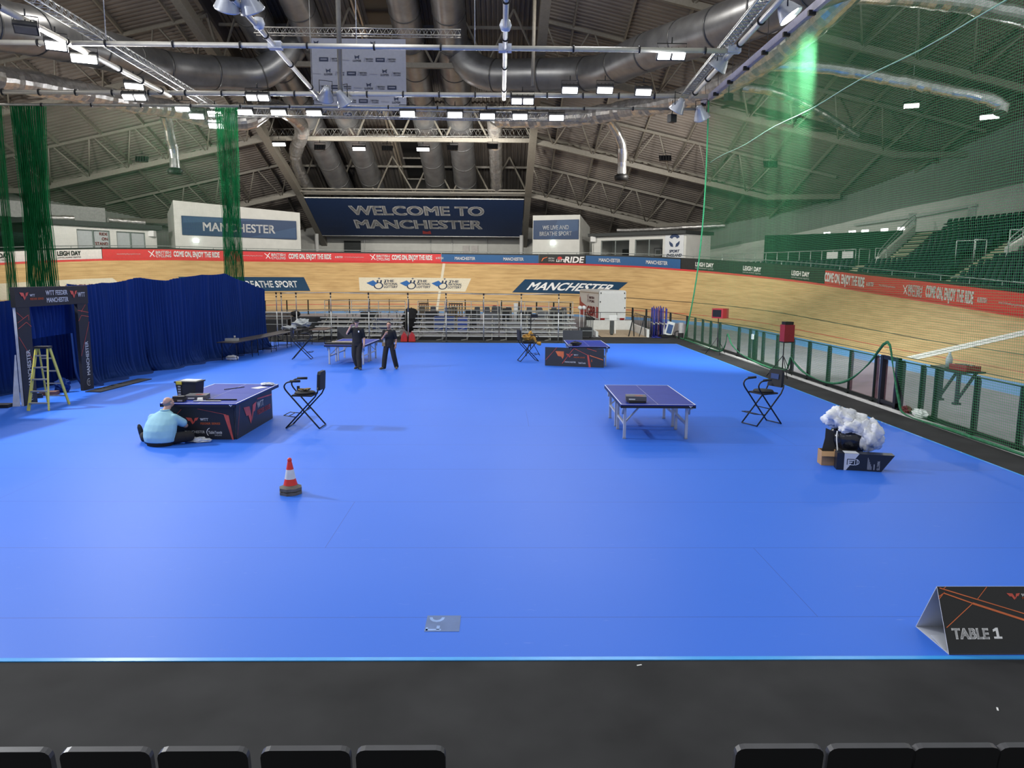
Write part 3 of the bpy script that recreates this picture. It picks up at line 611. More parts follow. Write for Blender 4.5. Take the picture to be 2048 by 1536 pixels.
# ================================================================ spectator stands
def proj(p):
    d = (p[0], p[1], p[2] - CAMPOS[2]); z = sum(a * b for a, b in zip(d, _C)); return (1024 + 1469.64 * sum(a * b for a, b in zip(d, _A)) / z, 768 - 1469.64 * sum(a * b for a, b in zip(d, _B)) / z, z)
ROWS = [(31.3 + .8 * k, 2.6 + .335 * k) for k in range(14)]
def st(s, R_):
    """stand plan: s metres along the row of radius 24 equivalent; straight before the bend, round it after"""
    if s <= 0: return Vector((CX + R_, YC + s, 0)), 0.0
    a = s / RT; return Vector((CX + R_ * cos(a), YC + R_ * sin(a), 0)), a
def phi1(R_): return lerp(11.0, 13.4, (R_ - 31.5) / 3) if R_ < 35 else lerp(10.7, 15.0, (R_ - 36) / 5)
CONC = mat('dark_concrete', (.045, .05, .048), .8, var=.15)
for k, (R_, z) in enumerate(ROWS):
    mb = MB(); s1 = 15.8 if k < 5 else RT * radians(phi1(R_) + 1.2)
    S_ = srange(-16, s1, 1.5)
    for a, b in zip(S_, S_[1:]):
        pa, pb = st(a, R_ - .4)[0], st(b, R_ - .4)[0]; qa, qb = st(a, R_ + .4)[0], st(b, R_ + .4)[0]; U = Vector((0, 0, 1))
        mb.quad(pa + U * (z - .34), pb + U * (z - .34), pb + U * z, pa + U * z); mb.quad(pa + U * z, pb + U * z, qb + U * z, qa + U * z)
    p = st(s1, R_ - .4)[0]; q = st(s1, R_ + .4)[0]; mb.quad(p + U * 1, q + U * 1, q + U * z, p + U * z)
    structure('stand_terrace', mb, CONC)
SEAT = mat('dark_green_seat', (.006, .018, .023), .42, var=.15, spec=.3); 
def seat_mesh():
    mb = MB()
    pan = [(-.2, -.2), (.2, -.2), (.21, .16), (-.21, .16)]
    mb.prism(pan, (0, 0, .42), (1, 0, 0), (0, 1, -.12), .05)
    n = 6; vs = []
    for j, (z, y) in enumerate(((.44, .16), (.62, .2), (.8, .25), (.84, .27))):
        w = (.2, .215, .2, .15)[j]
        for i in range(n + 1):
            t = i / n * 2 - 1; vs.append((t * w, y - .06 * t * t * (1 if j < 3 else .6), z))
    m = n + 1; fr = [(j * m + i, j * m + i + 1, (j + 1) * m + i + 1, (j + 1) * m + i) for j in range(3) for i in range(n)]
    mb.add(vs, fr); mb.add([(x, y + .03, z) for x, y, z in vs], [f[::-1] for f in fr])
    mb.add([(v[0], v[1], v[2]) for v in vs[-m:]] + [(v[0], v[1] + .03, v[2]) for v in vs[-m:]], [(i, i + 1, m + i + 1, m + i) for i in range(n)])
    mb.tube([(0, .1, 0), (0, .1, .42)], .03, 6)
    return mb.mesh('stadium_seat', [SEAT])
SEATM = seat_mesh(); spots = []
for k, (R_, z) in enumerate(ROWS):
    s = -15.5
    while s < (15.2 if k < 5 else 7):
        p, a = st(s, R_); s += .52 if s <= 0 else .52 * RT / R_
        ad = math.degrees(a)
        x_ = p.x
        if a > 0 and ((abs(ad - phi1(R_)) if k < 5 else ad - phi1(R_)) * R_ * pi / 180 < .85 if k < 5 else (ad - phi1(R_)) * R_ * pi / 180 > -1.7): continue            # aisle towards the parapet wall
        if a == 0 and abs(p.y - (39.9 + (x_ - 24) * .62)) < .85: continue       # aisle at the right
        if k >= 5 and a == 0 and -1.9 < p.y - (39.9 + (x_ - 24) * .62) < 0: continue
        if k in (4, 5) and a == 0 and 0 < (p.y - (39.9 + (x_ - 24) * .62)) < 2.6: continue
        if k >= 5 and a == 0 and p.y < 39.4 + (x_ - 24) * .62 and k < 8: continue
        px, py, zz = proj((p.x, p.y, z + .6))
        if px > 2085: continue
        spots.append((zz, p.x, p.y, z, a - pi / 2, k))
spots.sort()
for i, (zz, x, y, z, rz, k) in enumerate(spots[:300]):
    o = bpy.data.objects.new('stadium_seat', SEATM); COL.objects.link(o); o.location = (x, y, z); o.rotation_euler = (0, 0, rz)
    tag(o, 'dark green plastic tip-up seat in the nearer rows of the right stand', 'seat', 'nearer seats of the right stand')
mb = MB(); vs0 = [tuple(v.co) for v in SEATM.vertices]; fs0 = [tuple(p.vertices) for p in SEATM.polygons]
for zz, x, y, z, rz, k in spots[300:]:
    c, s = cos(rz), sin(rz); mb.add([(x + c * v[0] - s * v[1], y + s * v[0] + c * v[1], z + v[2]) for v in vs0], fs0)
single('stadium_seats', mb, SEAT, 'dark green plastic seats filling the farther rows of the right stand', 'seats', kind='stuff')
for i in range(9):
    a = radians(161 + 1.0 * i); o = bpy.data.objects.new('stadium_seat', SEATM); COL.objects.link(o); o.location = (CX + 33 * cos(a), YC + 33 * sin(a), 4.85); o.rotation_euler = (0, 0, a - pi / 2)
    tag(o, 'dark plastic seat behind the white board at the far left', 'seat', 'seats behind the far left board')
mb = MB(); A_ = srange(159, 171, 2)
for p, q in zip(A_, A_[1:]): mb.quad(*[Vector((CX + R_ * cos(radians(t)), YC + R_ * sin(radians(t)), 4.84)) for t, R_ in ((p, 32.3), (p, 34), (q, 34), (q, 32.3))])
structure('stand_terrace', mb, CONC)
# stairs with pale nosings
NOSE = mat('pale_step_nosing', (.55, .52, .36), .6, var=.06)
def stairs(label, fn, k0, k1, w=1.1):
    mb = MB()
    for k in range(k0, k1):
        for h in (0, .5):
            R_ = ROWS[k][0] - .4 + .8 * h; z = ROWS[k][1] + .168 * (h > 0) + .006
            c, dr, tn = fn(R_)
            M = Matrix((tn, dr, Vector((0, 0, 1)))).transposed()
            mb.box(c + dr * .2 + Vector((0, 0, z - .085)), (w, .4, .17), 0, M); mb.box(c + dr * .03 + Vector((0, 0, z + .012)), (w, .07, .035), 1, M)
            mb.box(c + dr * -.0 + Vector((0, 0, z - .03)), (w, .03, .06), 1, M)
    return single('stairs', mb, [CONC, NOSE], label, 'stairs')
def f1(R_):
    a = radians(phi1(R_)); return Vector((CX + R_ * cos(a), YC + R_ * sin(a), 0)), Vector((cos(a), sin(a), 0)), Vector((-sin(a), cos(a), 0))
def f2(R_):
    x = CX + R_; return Vector((x, 39.9 + (x - 24) * .62, 0)), Vector((1, 0, 0)), Vector((0, 1, 0))
stairs('narrow stairs with pale nosings rising beside the white sloping parapet', f1, 0, 13, 1.5); stairs('narrow stairs with pale nosings nearest the right edge of the picture', f2, 0, 9, 1.3)
TUBE = mat('pale_tube', (.45, .48, .46), .4, .4)
PARA = mat('white_parapet', (.68, .67, .62), .6, var=.04)
# parapet walls beside the stairs
def parapet(label, base, dr, L, z0, z1, th, h):
    t = thing('parapet_wall', label, 'parapet'); mb = MB(); Z = Vector((0, 0, 1))
    mb.prism([(0, z0 - 1.6), (L, z0 - 1.6), (L, z1 + h), (.9, z0 + h + (z1 - z0) * .9 / L), (0, z0 + h)], base, dr, Z, th); part('wall_panel', mb, PARA, t)
    for off in (.32, .62):
        mb = MB(); mb.tube(smooth_path([base + dr * .3 + Z * (z0 + h - .1), base + dr * .5 + Z * (z0 + h + off), base + dr * (L - .4) + Z * (z1 + h + off), base + dr * (L - .1) + Z * (z1 + h + .05)], 5), .035, 6); part('handrail', mb, TUBE, t)
a = radians(15.5); parapet('white sloping parapet wall with double tube rail beside the left stairs', Vector((27.16, 53.2, 0)), Vector((4.64, 3.9, 0)).normalized(), 6.1, ROWS[5][1], ROWS[13][1] - .1, .25, .62)
c2 = f2(36.2)[0] + Vector((0, -1.0, 0)); parapet('white stepped parapet wall with double tube rail at the right edge', c2, Vector((1, .62, 0)).normalized(), 6, ROWS[6][1], ROWS[12][1], .25, .55)
mb = MB(); c3 = f2(36.2)[0] + Vector((.2, -1.6, 0)); mb.box(c3 + Vector((.5, -1.2, 4.35)), (.3, 2.0, 2.2)); single('parapet_block', mb, PARA, 'white block wall at the foot of the right parapet', 'wall')
def guard(label, pts, zf, h=1.05):
    t = thing('guard_rail', label, 'railing'); mb = MB(); P_ = [Vector((*p, zf + h)) for p in pts]; mb.tube(P_, .035, 6); part('top_rail', mb, TUBE, t)
    for p in pts: mb = MB(); mb.tube([(p[0], p[1], zf), (p[0], p[1], zf + h)], .03, 6); part('post', mb, TUBE, t)
    return t
pts = [(CX + 35.0 * cos(radians(t)), YC + 35.0 * sin(radians(t))) for t in [15.2 + 1.9 * i for i in range(13)]]
guard('long pale tube railing behind the lower seats of the right bend', pts, 4.3, 1.2)
a = radians(11.9); b = radians(14.6)
guard('pale tube guard at the foot of the upper left stairs, left of the aisle', [(CX + 35 * cos(b), YC + 35 * sin(b)), (CX + 35.9 * cos(b), YC + 35.9 * sin(b))], 4.2, 1.3)
guard('pale tube guard at the foot of the upper left stairs, right of the aisle', [(CX + 35 * cos(a), YC + 35 * sin(a)), (CX + 35.9 * cos(a), YC + 35.9 * sin(a))], 4.2, 1.3)
p = f2(35.1)[0]; guard('pale tube guard on the left of the right-hand aisle', [(p.x, p.y + 2.6), (p.x + .9, p.y + 2.2), (p.x + .9, p.y + 1.2), (p.x, p.y + .9)], 4.15, 1.5)
p = f2(36)[0]; guard('pale tube guard in front of the right parapet', [(p.x, p.y - 1.3), (p.x + .8, p.y - 1.2), (p.x + .8, p.y - 2.4)], 4.6, 1.5)
for i, ang in enumerate((16.4, 19)):
    mb = MB(); a = radians(ang); mb.box((0, 0, 0), (.06, 1.1, .5)); single('notice_board', mb, WHITE, ('right-hand' if i == 0 else 'left-hand') + ' of the two white notices hung on the railing of the right bend', 'notice', (CX + 34.93 * cos(a), YC + 34.93 * sin(a), 5.12), a)
for i, ang in enumerate((17.2, 19.5, 22.2, 24.0, 27.6)):
    mb = MB(); a = radians(ang); mb.box((0, 0, 0), (.1, .6, .22)); single('strip_light', mb, mat('strip_light_face', (1, 1, .95), .4, emit=6), 'small lit strip light above the dark green cloth screen', 'light', (CX + 40.3 * cos(a), YC + 40.3 * sin(a), 7.2), a, 'strip lights above the dark green screen')
# upper wall features above the screen: white ledge, pipe
mb = MB()
for (a0, z0, a1, z1) in ((12, 8.75, 19, 8.35), (19, 8.35, 27, 8.0)):
    p, q = [Vector((CX + 43.2 * cos(radians(t)), YC + 43.2 * sin(radians(t)), z)) for t, z in ((a0, z0), (a1, z1))]; mb.bar(p, q, .15, .2)
for t in (19.6, 12.4): p = Vector((CX + 43.2 * cos(radians(t)), YC + 43.2 * sin(radians(t)), 0)); mb.bar(p + Vector((0, 0, 5)), p + Vector((0, 0, 8.6)), .5, .2)
structure('trim_4', mb, mat('pale_grey_trim', (.5, .52, .5), .6), 'pale ledge and pilasters on the right wall')
# ================================================================ front row of black seats below the camera
BSEAT = mat('black_seat_plastic', (.008, .008, .009), .45, var=.05); BEDGE = mat('dark_grey_seat_edge', (.05, .05, .055), .4)
def front_seat(x, y, lb):
    t = thing('spectator_chair', lb, 'seat', (x, y, .02), 0, None); mb = MB()
    w, n = .216, 8; out = [(-w, 0), (w, 0), (w, .36)] + [(w - .045 + .045 * cos(a), .36 + .04 * sin(a)) for a in (pi / 6, pi / 3, pi / 2)] + [(-(w - .045) + .045 * cos(a), .36 + .04 * sin(a)) for a in (pi / 2, 2 * pi / 3, 5 * pi / 6)] + [(-w, .36)]
    mb.prism(out, (0, .02, .65), (1, 0, 0), (0, -.12, 1), .035, 0, 1); part('backrest', mb, [BSEAT, BEDGE], t)
    mb = MB(); mb.box((0, .25, .45), (.42, .42, .05)); part('seat_pan', mb, BSEAT, t)
    mb = MB(); mb.tube([(0, -.026, 0.982), (0, -.034, 0.982)], .005, 8); part('screw', mb, GALV, t)
    mb = MB(); mb.tube([(0, .05, 0), (0, .05, .7)], .035, 8); mb.box((0, .05, .02), (.3, .2, .04)); part('pedestal', mb, BLACK, t)
FS = [(-2.36, 'leftmost black folding seat, cut off by the left edge of the picture'), (-1.884, 'black folding seat, second from the left along the bottom edge'), (-1.42, 'black folding seat, third from the left along the bottom edge'), (-.928, 'black folding seat, fourth from the left along the bottom edge'), (-.47, 'black folding seat just left of the wide gap along the bottom edge'),
      (1.373, 'black folding seat just right of the wide gap along the bottom edge'), (1.827, 'black folding seat, second right of the gap along the bottom edge'), (2.246, 'black folding seat, third right of the gap along the bottom edge'), (2.67, 'rightmost black folding seat, cut off by the right corner')]
for x, lb in FS: front_seat(x, 3.3, lb)
# ================================================================ ducts, pipes, lamps, nets
DUCT = mat('duct_steel', (.27, .275, .285), .36, .75, var=.18, scale=1.2); FOIL = mat('silver_foil', (.60, .585, .57), .3, .85, var=.2, scale=5, bump=.2)
FLANGE = mat('duct_flange', (.15, .15, .15), .4, .8)
def duct(label, pts, r, ribs=.5, k=8):
    P_ = smooth_path(pts, k); d = [0]
    for a, b in zip(P_, P_[1:]): d.append(d[-1] + (b - a).length)
    n = max(4, int(d[-1] / ribs)); Q = []; j = 0
    for i in range(n + 1):
        t = d[-1] * i / n
        while j < len(d) - 2 and d[j + 1] < t: j += 1
        Q.append(P_[j].lerp(P_[j + 1], (t - d[j]) / max(d[j + 1] - d[j], 1e-6)))
    t = thing('air_duct', label, 'duct'); mb = MB(); mb.tube(Q, [r * (1 + .012 * (i % 2)) for i in range(len(Q))], 28); part('duct_tube', mb, DUCT, t)
    for i in range(3, len(Q) - 1, 7):
        ax = (Q[i + 1] - Q[i - 1]).normalized(); mb = MB(); mb.tube([Q[i] - ax * .05, Q[i] + ax * .05], r * 1.035, 28); part('joint_flange', mb, FLANGE, t)
def foil(label, pts, r, k=8, seg=.35):
    P_ = smooth_path(pts, k); d = [0]
    for a, b in zip(P_, P_[1:]): d.append(d[-1] + (b - a).length)
    n = max(4, int(d[-1] / seg)); Q = []; R_ = []; j = 0
    for i in range(n + 1):
        t = d[-1] * i / n
        while j < len(d) - 2 and d[j + 1] < t: j += 1
        Q.append(P_[j].lerp(P_[j + 1], (t - d[j]) / max(d[j + 1] - d[j], 1e-6)) + Vector((0, 0, random.uniform(-.02, .02)))); R_.append(r * random.uniform(.9, 1.05))
    mb = MB(); mb.tube(Q, R_, 18, 0, True, False)
    return single('foil_duct', mb, FOIL, label, 'duct')
def sp(x, y, off=1.75): return (x, y, zs(y) + off)
def px2(px, py, y):
    """a point of the hall seen at distance y along the floor"""
    d = [_A[i] * (px - 1024) / 1469.64 - _B[i] * (py - 768) / 1469.64 + _C[i] for i in range(3)]; t = y / d[1]; return (d[0] * t, y, CAMPOS[2] + d[2] * t)
duct('wide steel duct under the roof, third from the left of the central bundle', [sp(-12.9, 80.5), sp(-13.1, 70), sp(-13.3, 60), sp(-13.6, 48), sp(-13.8, 38)], 1.05)
duct('wide steel duct just right of the dark rooflight in the central bundle', [sp(-6.5, 80.5), sp(-6.5, 70), sp(-6.5, 60), sp(-6.5, 48), sp(-6.5, 38)], 1.05)
duct('wide steel duct, second from the left of the central bundle', [sp(-16.1, 80.5, 1.6), sp(-16.4, 70, 1.6), sp(-16.7, 60, 1.7), sp(-16.9, 50, 1.5), sp(-16.9, 40, 1.2)], 1.12)
duct('wide steel duct, second from the right of the central bundle', [sp(-3.5, 80.5, 1.6), sp(-3.5, 70, 1.6), sp(-3.5, 60, 1.7), sp(-3.5, 50, 1.5), sp(-3.5, 40, 1.2)], 1.12)
duct('huge steel duct branching right from the central bundle towards the camera', [px2(900, 72, 57), px2(918, 100, 56.5), px2(945, 135, 56), px2(985, 150, 55.5), px2(1050, 151, 54.5), px2(1140, 149, 53), px2(1205, 143, 51), px2(1275, 112, 47), px2(1360, 82, 43), px2(1450, 52, 39), px2(1560, 5, 35), px2(1690, -60, 31)], 1.1)
duct('huge steel duct branching left from the central bundle towards the camera', [px2(620, 60, 57), px2(590, 85, 56.5), px2(562, 120, 56), px2(520, 148, 55.5), px2(470, 147, 54.5), px2(380, 142, 52), px2(310, 132, 50), px2(235, 108, 46), px2(150, 85, 42), px2(60, 62, 37), px2(-60, 40, 33), px2(-280, -10, 28)], 1.08)
foil('crinkled foil duct, rightmost of the central bundle, sweeping right towards the camera', [sp(-.3, 80, .9), sp(-.4, 72, .9), sp(-.5, 64, .5), px2(984, 225, 60), px2(1000, 238, 58), px2(1060, 239, 56), px2(1130, 236, 54), px2(1200, 229, 52), px2(1265, 217, 50), px2(1330, 206, 47), px2(1400, 186, 44), px2(1470, 157, 41), px2(1530, 122, 38), px2(1590, 80, 35.5), px2(1650, 28, 33), px2(1720, -40, 31)], .62)
foil('crinkled foil duct, leftmost of the central bundle, sweeping left towards the camera', [sp(-19.2, 80, .9), sp(-19.3, 72, .9), px2(604, 262, 64), px2(588, 235, 61), px2(560, 218, 59), px2(535, 216, 57.5), px2(515, 233, 56), px2(480, 245, 55), px2(420, 238, 54), px2(345, 219, 51), px2(250, 203, 47), px2(160, 184, 43), px2(70, 168, 39), px2(-40, 150, 35), px2(-260, 120, 30)], .6)
foil('thin foil dropper hanging over the right of the far bend', [px2(1216, 238, 56), px2(1232, 262, 57), px2(1244, 290, 57.5), px2(1244, 330, 58), px2(1243, 352, 58)], .36)
foil('thin foil dropper hanging over the left of the far bend', [px2(328, 228, 54), px2(336, 250, 55), px2(340, 275, 55.5), px2(347, 300, 56), px2(350, 338, 56)], .36)
for x, y, Y_, s in ((1243, 355, 58, 'right'), (350, 343, 56, 'left')):
    mb = MB(); mb.lathe([(0, -.25), (.5, -.25), (.55, .1), (.3, .3), (0, .3)], 12); single('duct_nozzle', mb, BLACKP, 'black nozzle at the foot of the %s foil dropper' % s, 'nozzle', px2(x, y, Y_))
foil('foil duct crossing behind the upper right net, ending in a drooping elbow', [px2(1500, 130, 44), px2(1600, 132, 43), px2(1700, 143, 42), px2(1800, 162, 41), px2(1900, 182, 40), px2(1975, 198, 39), px2(2003, 212, 38.7), px2(2000, 226, 38.6)], .34)
foil('foil duct crossing behind the net just above the stand wall', [px2(1485, 175, 48), px2(1540, 182, 48), px2(1600, 205, 49), px2(1660, 238, 50), px2(1712, 272, 51)], .3)
foil('foil duct behind the net along the top right corner', [px2(1700, -12, 36), px2(1820, -4, 36), px2(1930, 8, 36), px2(2060, 36, 36)], .42)
foil('thin foil duct lying over the roof of the right room', [px2(1234, 461, 73.5), px2(1300, 459, 72.5), px2(1370, 455, 71), px2(1450, 451, 70)], .2)
foil('thin foil duct lying over the roof of the left room', [px2(216, 440, 64), px2(250, 443, 65), px2(290, 446, 66)], .22)
foil('short foil duct lying under the grey gallery at the left', [px2(72, 437, 62), px2(104, 436, 62), px2(148, 437, 63)], .24)
# twin pipes by the rooflight
for x in (-10.15, -9.85, -7.65, -7.35):
    mb = MB(); mb.tube([sp(x, y, 2.6) for y in (81, 76, 66, 56, 46, 38)], .1, 8)
    single('steam_pipe', mb, mat('warm_steel_pipe', (.5, .44, .36), .35, .7), {-10.15: 'leftmost of the four warm pipes along the dark rooflight', -9.85: 'second from the left of the pipes along the dark rooflight', -7.65: 'third from the left of the pipes along the dark rooflight', -7.35: 'rightmost of the four warm pipes along the dark rooflight'}[x], 'pipe')
# ---- suspended pipe grid
def pipe(label, pts, r, clamps=0, m=None):
    t = thing('grid_pipe', label, 'pipe'); mb = MB(); mb.tube(pts, r, 10); part('tube', mb, m or STEELW, t)
    a, b = Vector(pts[0]), Vector(pts[-1]); d = (b - a).normalized()
    for i in range(clamps):
        p = a.lerp(b, (i + .5) / clamps); mb = MB(); mb.tube([p - d * .03, p + d * .03], r * 1.5, 10); part('clamp', mb, BLACK, t)
GZ = 11.2
pipe('white pipe across the hall, nearer of the two cross pipes', [(-24, 27, GZ), (8.3, 27, GZ)], .085, 14)
pipe('white pipe across the hall above the row of floodlights', [(-26, 34.35, GZ + .05), (9.3, 34.35, GZ + .2)], .1, 22)
pipe('thin grey pipe just below the farther white cross pipe', [(-26, 34.6, GZ - .42), (9.3, 34.6, GZ - .3)], .06, 16, GALV)
pipe('white pipe running towards the camera in the middle of the ceiling', [(.15, 14, GZ), (.15, 34.4, GZ)], .085, 6)
pipe('white pipe slanting in the picture left of the hanging sponsor sheet', [(-7.4, 14, GZ), (-8.1, 34.4, GZ)], .085, 6)
pipe('white pipe running towards the camera at the left, below the lattice truss', [(-15.1, 14, GZ - .05), (-14.7, 34.4, GZ)], .1, 12)
pipe('white pipe running towards the camera at the right, left of the net rail', [(7.75, 14, GZ + .05), (8.5, 34.4, GZ + .1)], .09, 9)
mb = MB(); mb.bar((9.5, 12, GZ + .25), (9.5, 36, GZ + .25), .16, .26); t = thing('net_rail', 'lilac grey channel rail that carries the right net', 'rail'); part('channel', mb, mat('lilac_grey_steel', (.34, .33, .42), .45, .2), t)
for k in range(12):
    mb = MB(); mb.box((9.42, 13.5 + 2 * k, GZ + .1), (.22, .12, .14)); mb.tube([(9.5, 13.5 + 2 * k, GZ + .3), (9.5, 13.5 + 2 * k, GZ + 1.6)], .012, 4); part('hanger_clip', mb, BLACK, t)
BALL = mat('pipe_joint_white', (.6, .62, .66), .4, .1)
for x, y, z, lb in ((.15, 27, GZ, 'white pipe joint where the middle pipes cross'), (-7.8, 27, GZ, 'white pipe joint where the slanting pipe crosses the near cross pipe'), (.15, 24.8, GZ + .05, 'round white hub above the middle pipe crossing'), (-7.7, 24.9, GZ + .05, 'round white hub on the slanting pipe'), (8.15, 27, GZ + .05, 'white pipe joint at the right end of the near cross pipe')):
    mb = MB(); mb.lathe([(0, -.2), (.14, -.16), (.2, 0), (.14, .16), (0, .2)], 12) if 'hub' in lb else mb.box((0, 0, 0), (.45, .3, .24)); single('pipe_joint', mb, BALL, lb, 'pipe joint', (x, y, z))
for x, y, lb in ((-5.0, 27, 'thin rod hanging over the near cross pipe, right of the sponsor sheet edge'), (-13.6, 27, 'thin rod hanging over the near cross pipe at the left'), (-.9, 27, 'thin rod holding the near cross pipe left of the middle'), (-8.4, 34.4, 'thin rod holding the far cross pipe beside the sponsor sheet')):
    mb = MB(); mb.tube([(x, y, GZ), (x, y, GZ + 7)], .018, 5); single('hanger_rod', mb, GALV, lb, 'rod')
mb = MB(); mb.tube([(-7.05, 34, GZ), (-7.05, 34, GZ + 8)], .11, 8); single('hanger_pole', mb, BEIGE, 'beige pole hanging in front of the sponsor sheet', 'pole')
mb = MB(); mb.tube([(1.75, 42, 13.6), (1.95, 44.5, 21)], .1, 8); single('hanger_pole', mb, BEIGE, 'beige pole hanging right of the middle pipe', 'pole')
# ---- lattice trusses
def truss(label, p, q, w, m, up=(0, 0, 1)):
    p, q = Vector(p), Vector(q); d = q - p; L = d.length; d.normalize(); sx = d.cross(Vector(up)).normalized(); U = sx.cross(d); t = thing('lattice_truss', label, 'truss')
    C_ = [(-w / 2, 0), (w / 2, 0), (0, w * .85)]
    for c in C_: mb = MB(); o = sx * c[0] + U * c[1]; mb.tube([p + o, q + o], .028, 6); part('chord', mb, m, t)
    mb = MB(); n = int(L / (w * .9))
    for i in range(n):
        a, b, c = i / n, (i + .5) / n, (i + 1) / n
        for k in range(3):
            o0 = sx * C_[k][0] + U * C_[k][1]; o1 = sx * C_[(k + 1) % 3][0] + U * C_[(k + 1) % 3][1]
            mb.tube([p + d * L * a + o0, p + d * L * b + o1, p + d * L * c + o0], .014, 4, 0, False)
    part('lacing', mb, m, t)
truss('silver lattice truss above the left white pipe', (-14.9, 14, 12.0), (-14.5, 40.5, 11.6), .42, ALU)
truss('silver lattice truss carrying the far floodlights, below the cross pipes', (-14, 37.2, 10.95), (4.4, 37.4, 10.9), .42, ALU)
truss('silver lattice truss from which the sponsor sheet hangs', px2(510, 68, 40.2), px2(922, 73, 40.2), .4, ALU)
truss('grey lattice truss across the far end under the second cross beam', px2(528, 274, 66), px2(1075, 275, 66), .8, GALV)
truss('dark lattice truss beside the right white pipe', (7.35, 16, 11.35), (8.2, 34, 11.35), .35, GALV)
# ---- hanging sponsor sheet
mb = MB(); a = Vector(px2(622, 76, 40)); b = Vector(px2(811, 76, 40)); c = Vector(px2(815, 222, 40)); Wd_ = b.x - a.x; Hh = a.z - c.z; o_ = Vector((a.x, 40, c.z)); ux = Vector((1, 0, 0)); Z = Vector((0, 0, 1))
mb.box((a.x + Wd_ / 2, 40.03, c.z + Hh / 2), (Wd_, .03, Hh), 0)
kinds = ('lloyds', 'cycling', 'box', 'cycling', 'line')
for r in range(6):
    for q in range(10):
        cx_ = .35 + q * .58 + (.33 if r % 2 else 0) - .1; cz_ = Hh - .45 - r * .68; k = kinds[(q + 2 * r) % 5]
        if cx_ > Wd_ - .3: continue
        if k == 'box': mb.poly([(-.2, 0), (.27, 0), (.27, .2), (-.2, .2)], o_ + ux * cx_ + Z * cz_, ux, Z, 1, .008); mb.poly([(-.13, .08), (.2, .08), (.2, .13), (-.13, .13)], o_ + ux * cx_ + Z * cz_, ux, Z, 2, .012)
        elif k == 'lloyds':
            mb.text('LLOYDS', o_ + ux * cx_ + Z * cz_, ux, Z, .1, .42, 1, .01, .02, 'C'); mb.poly([(-.1, .14), (-.06, .14), (-.03, .2), (.05, .2), (.07, .14), (.11, .14), (.1, .24), (.14, .32), (.06, .3), (.03, .26), (-.06, .27), (-.12, .33)], o_ + ux * cx_ + Z * cz_, ux, Z, 1, .01)
        elif k == 'cycling': mb.text('BRITISH', o_ + ux * (cx_ - .12) + Z * (cz_ + .1), ux, Z, .075, .36, 2, .01, .02); mb.text('CYCLING', o_ + ux * (cx_ - .12) + Z * cz_, ux, Z, .075, .36, 2, .01, .02); mb.poly([(-.24, 0), (-.2, .0), (-.15, .2), (-.19, .2)], o_ + ux * cx_ + Z * cz_, ux, Z, 2, .01)
        else: mb.poly([(-.2, .07), (.2, .05), (.2, .08), (-.2, .1)], o_ + ux * cx_ + Z * cz_, ux, Z, 2, .01)
single('sponsor_sheet', mb, [mat('white_sheet', (.40, .40, .44), .6, var=.04), mat('ink_navy', (.02, .03, .07), .5), mat('ink_grey', (.28, .28, .33), .5)], 'white hanging sheet printed with rows of small logos, high in the middle', 'banner')
# ---- floodlights
LENS = mat('lamp_lens', (1, 1, .97), .3, var=.01, emit=9); LENSW = mat('warm_lamp_lens', (1, .97, .85), .3, var=.01, emit=22)
def flood(label, loc, w=.66, tilt=35, yaw=0, lit=True, power=70, grp=None, warm=False, double=False):
    t = thing('floodlight', label, 'floodlight', loc, yaw, grp)
    M = Matrix.Rotation(radians(-tilt), 3, 'X')
    mb = MB(); mb.box(M @ Vector((0, 0, .09)), (w + .08, .42, .14), 0, M)
    for i in range(5): mb.box(M @ Vector((-w / 2 + w * i / 4, 0, .2)), (.03, .36, .1), 0, M)
    hs = part('housing', mb, BLACKP, t)
    mb = MB()
    if double:
        for x in (-w / 4 - .02, w / 4 + .02): mb.box(M @ Vector((x, 0, 0)), (w / 2 - .05, .26, .05), 0, M)
    else: mb.box(M @ Vector((0, 0, 0)), (w, .27, .05), 0, M)
    part('lens', mb, (LENSW if warm else LENS) if lit else mat('dark_lens', (.05, .05, .055), .2), hs)
    mb = MB(); mb.tube([(-w / 2 - .05, 0, .1), (-w / 2 - .05, 0, .42), (w / 2 + .05, 0, .42), (w / 2 + .05, 0, .1)], .018, 5); mb.tube([(0, 0, .42), (0, 0, .62)], .025, 6); part('bracket', mb, BLACK, t)
    if lit:
        q = Vector(loc) + Matrix.Rotation(yaw, 3, 'Z') @ (M @ Vector((0, 0, -.04))); dr = Matrix.Rotation(yaw, 3, 'Z') @ (M @ Vector((0, 0, -1)))
        o = area_light('lamp_light', q, q + dr, power, w, .3, (1, .96, .88) if warm else (.97, .98, 1)); o.parent = t; o.matrix_parent_inverse = Matrix.LocRotScale(Vector(loc), Matrix.Rotation(yaw, 3, 'Z'), None).inverted()
    return t
FAR = [(490, 225), (557, 226), (628, 227), (815, 228), (910, 230), (975, 233), (1040, 234), (1113, 236)]
ORD = ('leftmost of the eight lit floodlights under the lattice truss', 'lit floodlight, second from the left under the lattice truss', 'lit floodlight below the left edge of the sponsor sheet', 'lit floodlight below the right edge of the sponsor sheet', 'lit floodlight just right of the sponsor sheet under the lattice truss', 'lit floodlight, third from the right under the lattice truss', 'lit floodlight, second from the right under the lattice truss', 'rightmost of the eight lit floodlights under the lattice truss')
for (x, y), lb in zip(FAR, ORD): flood(lb, px2(x, y, 37.0), .68, 38)
for x, y, lb in ((1140, 181, 'lit floodlight above the foil duct, left of three'), (1210, 181, 'lit floodlight above the foil duct, middle of three'), (1287, 185, 'lit floodlight above the foil duct, right of three')): flood(lb, px2(x, y, 33.8), .66, 38)
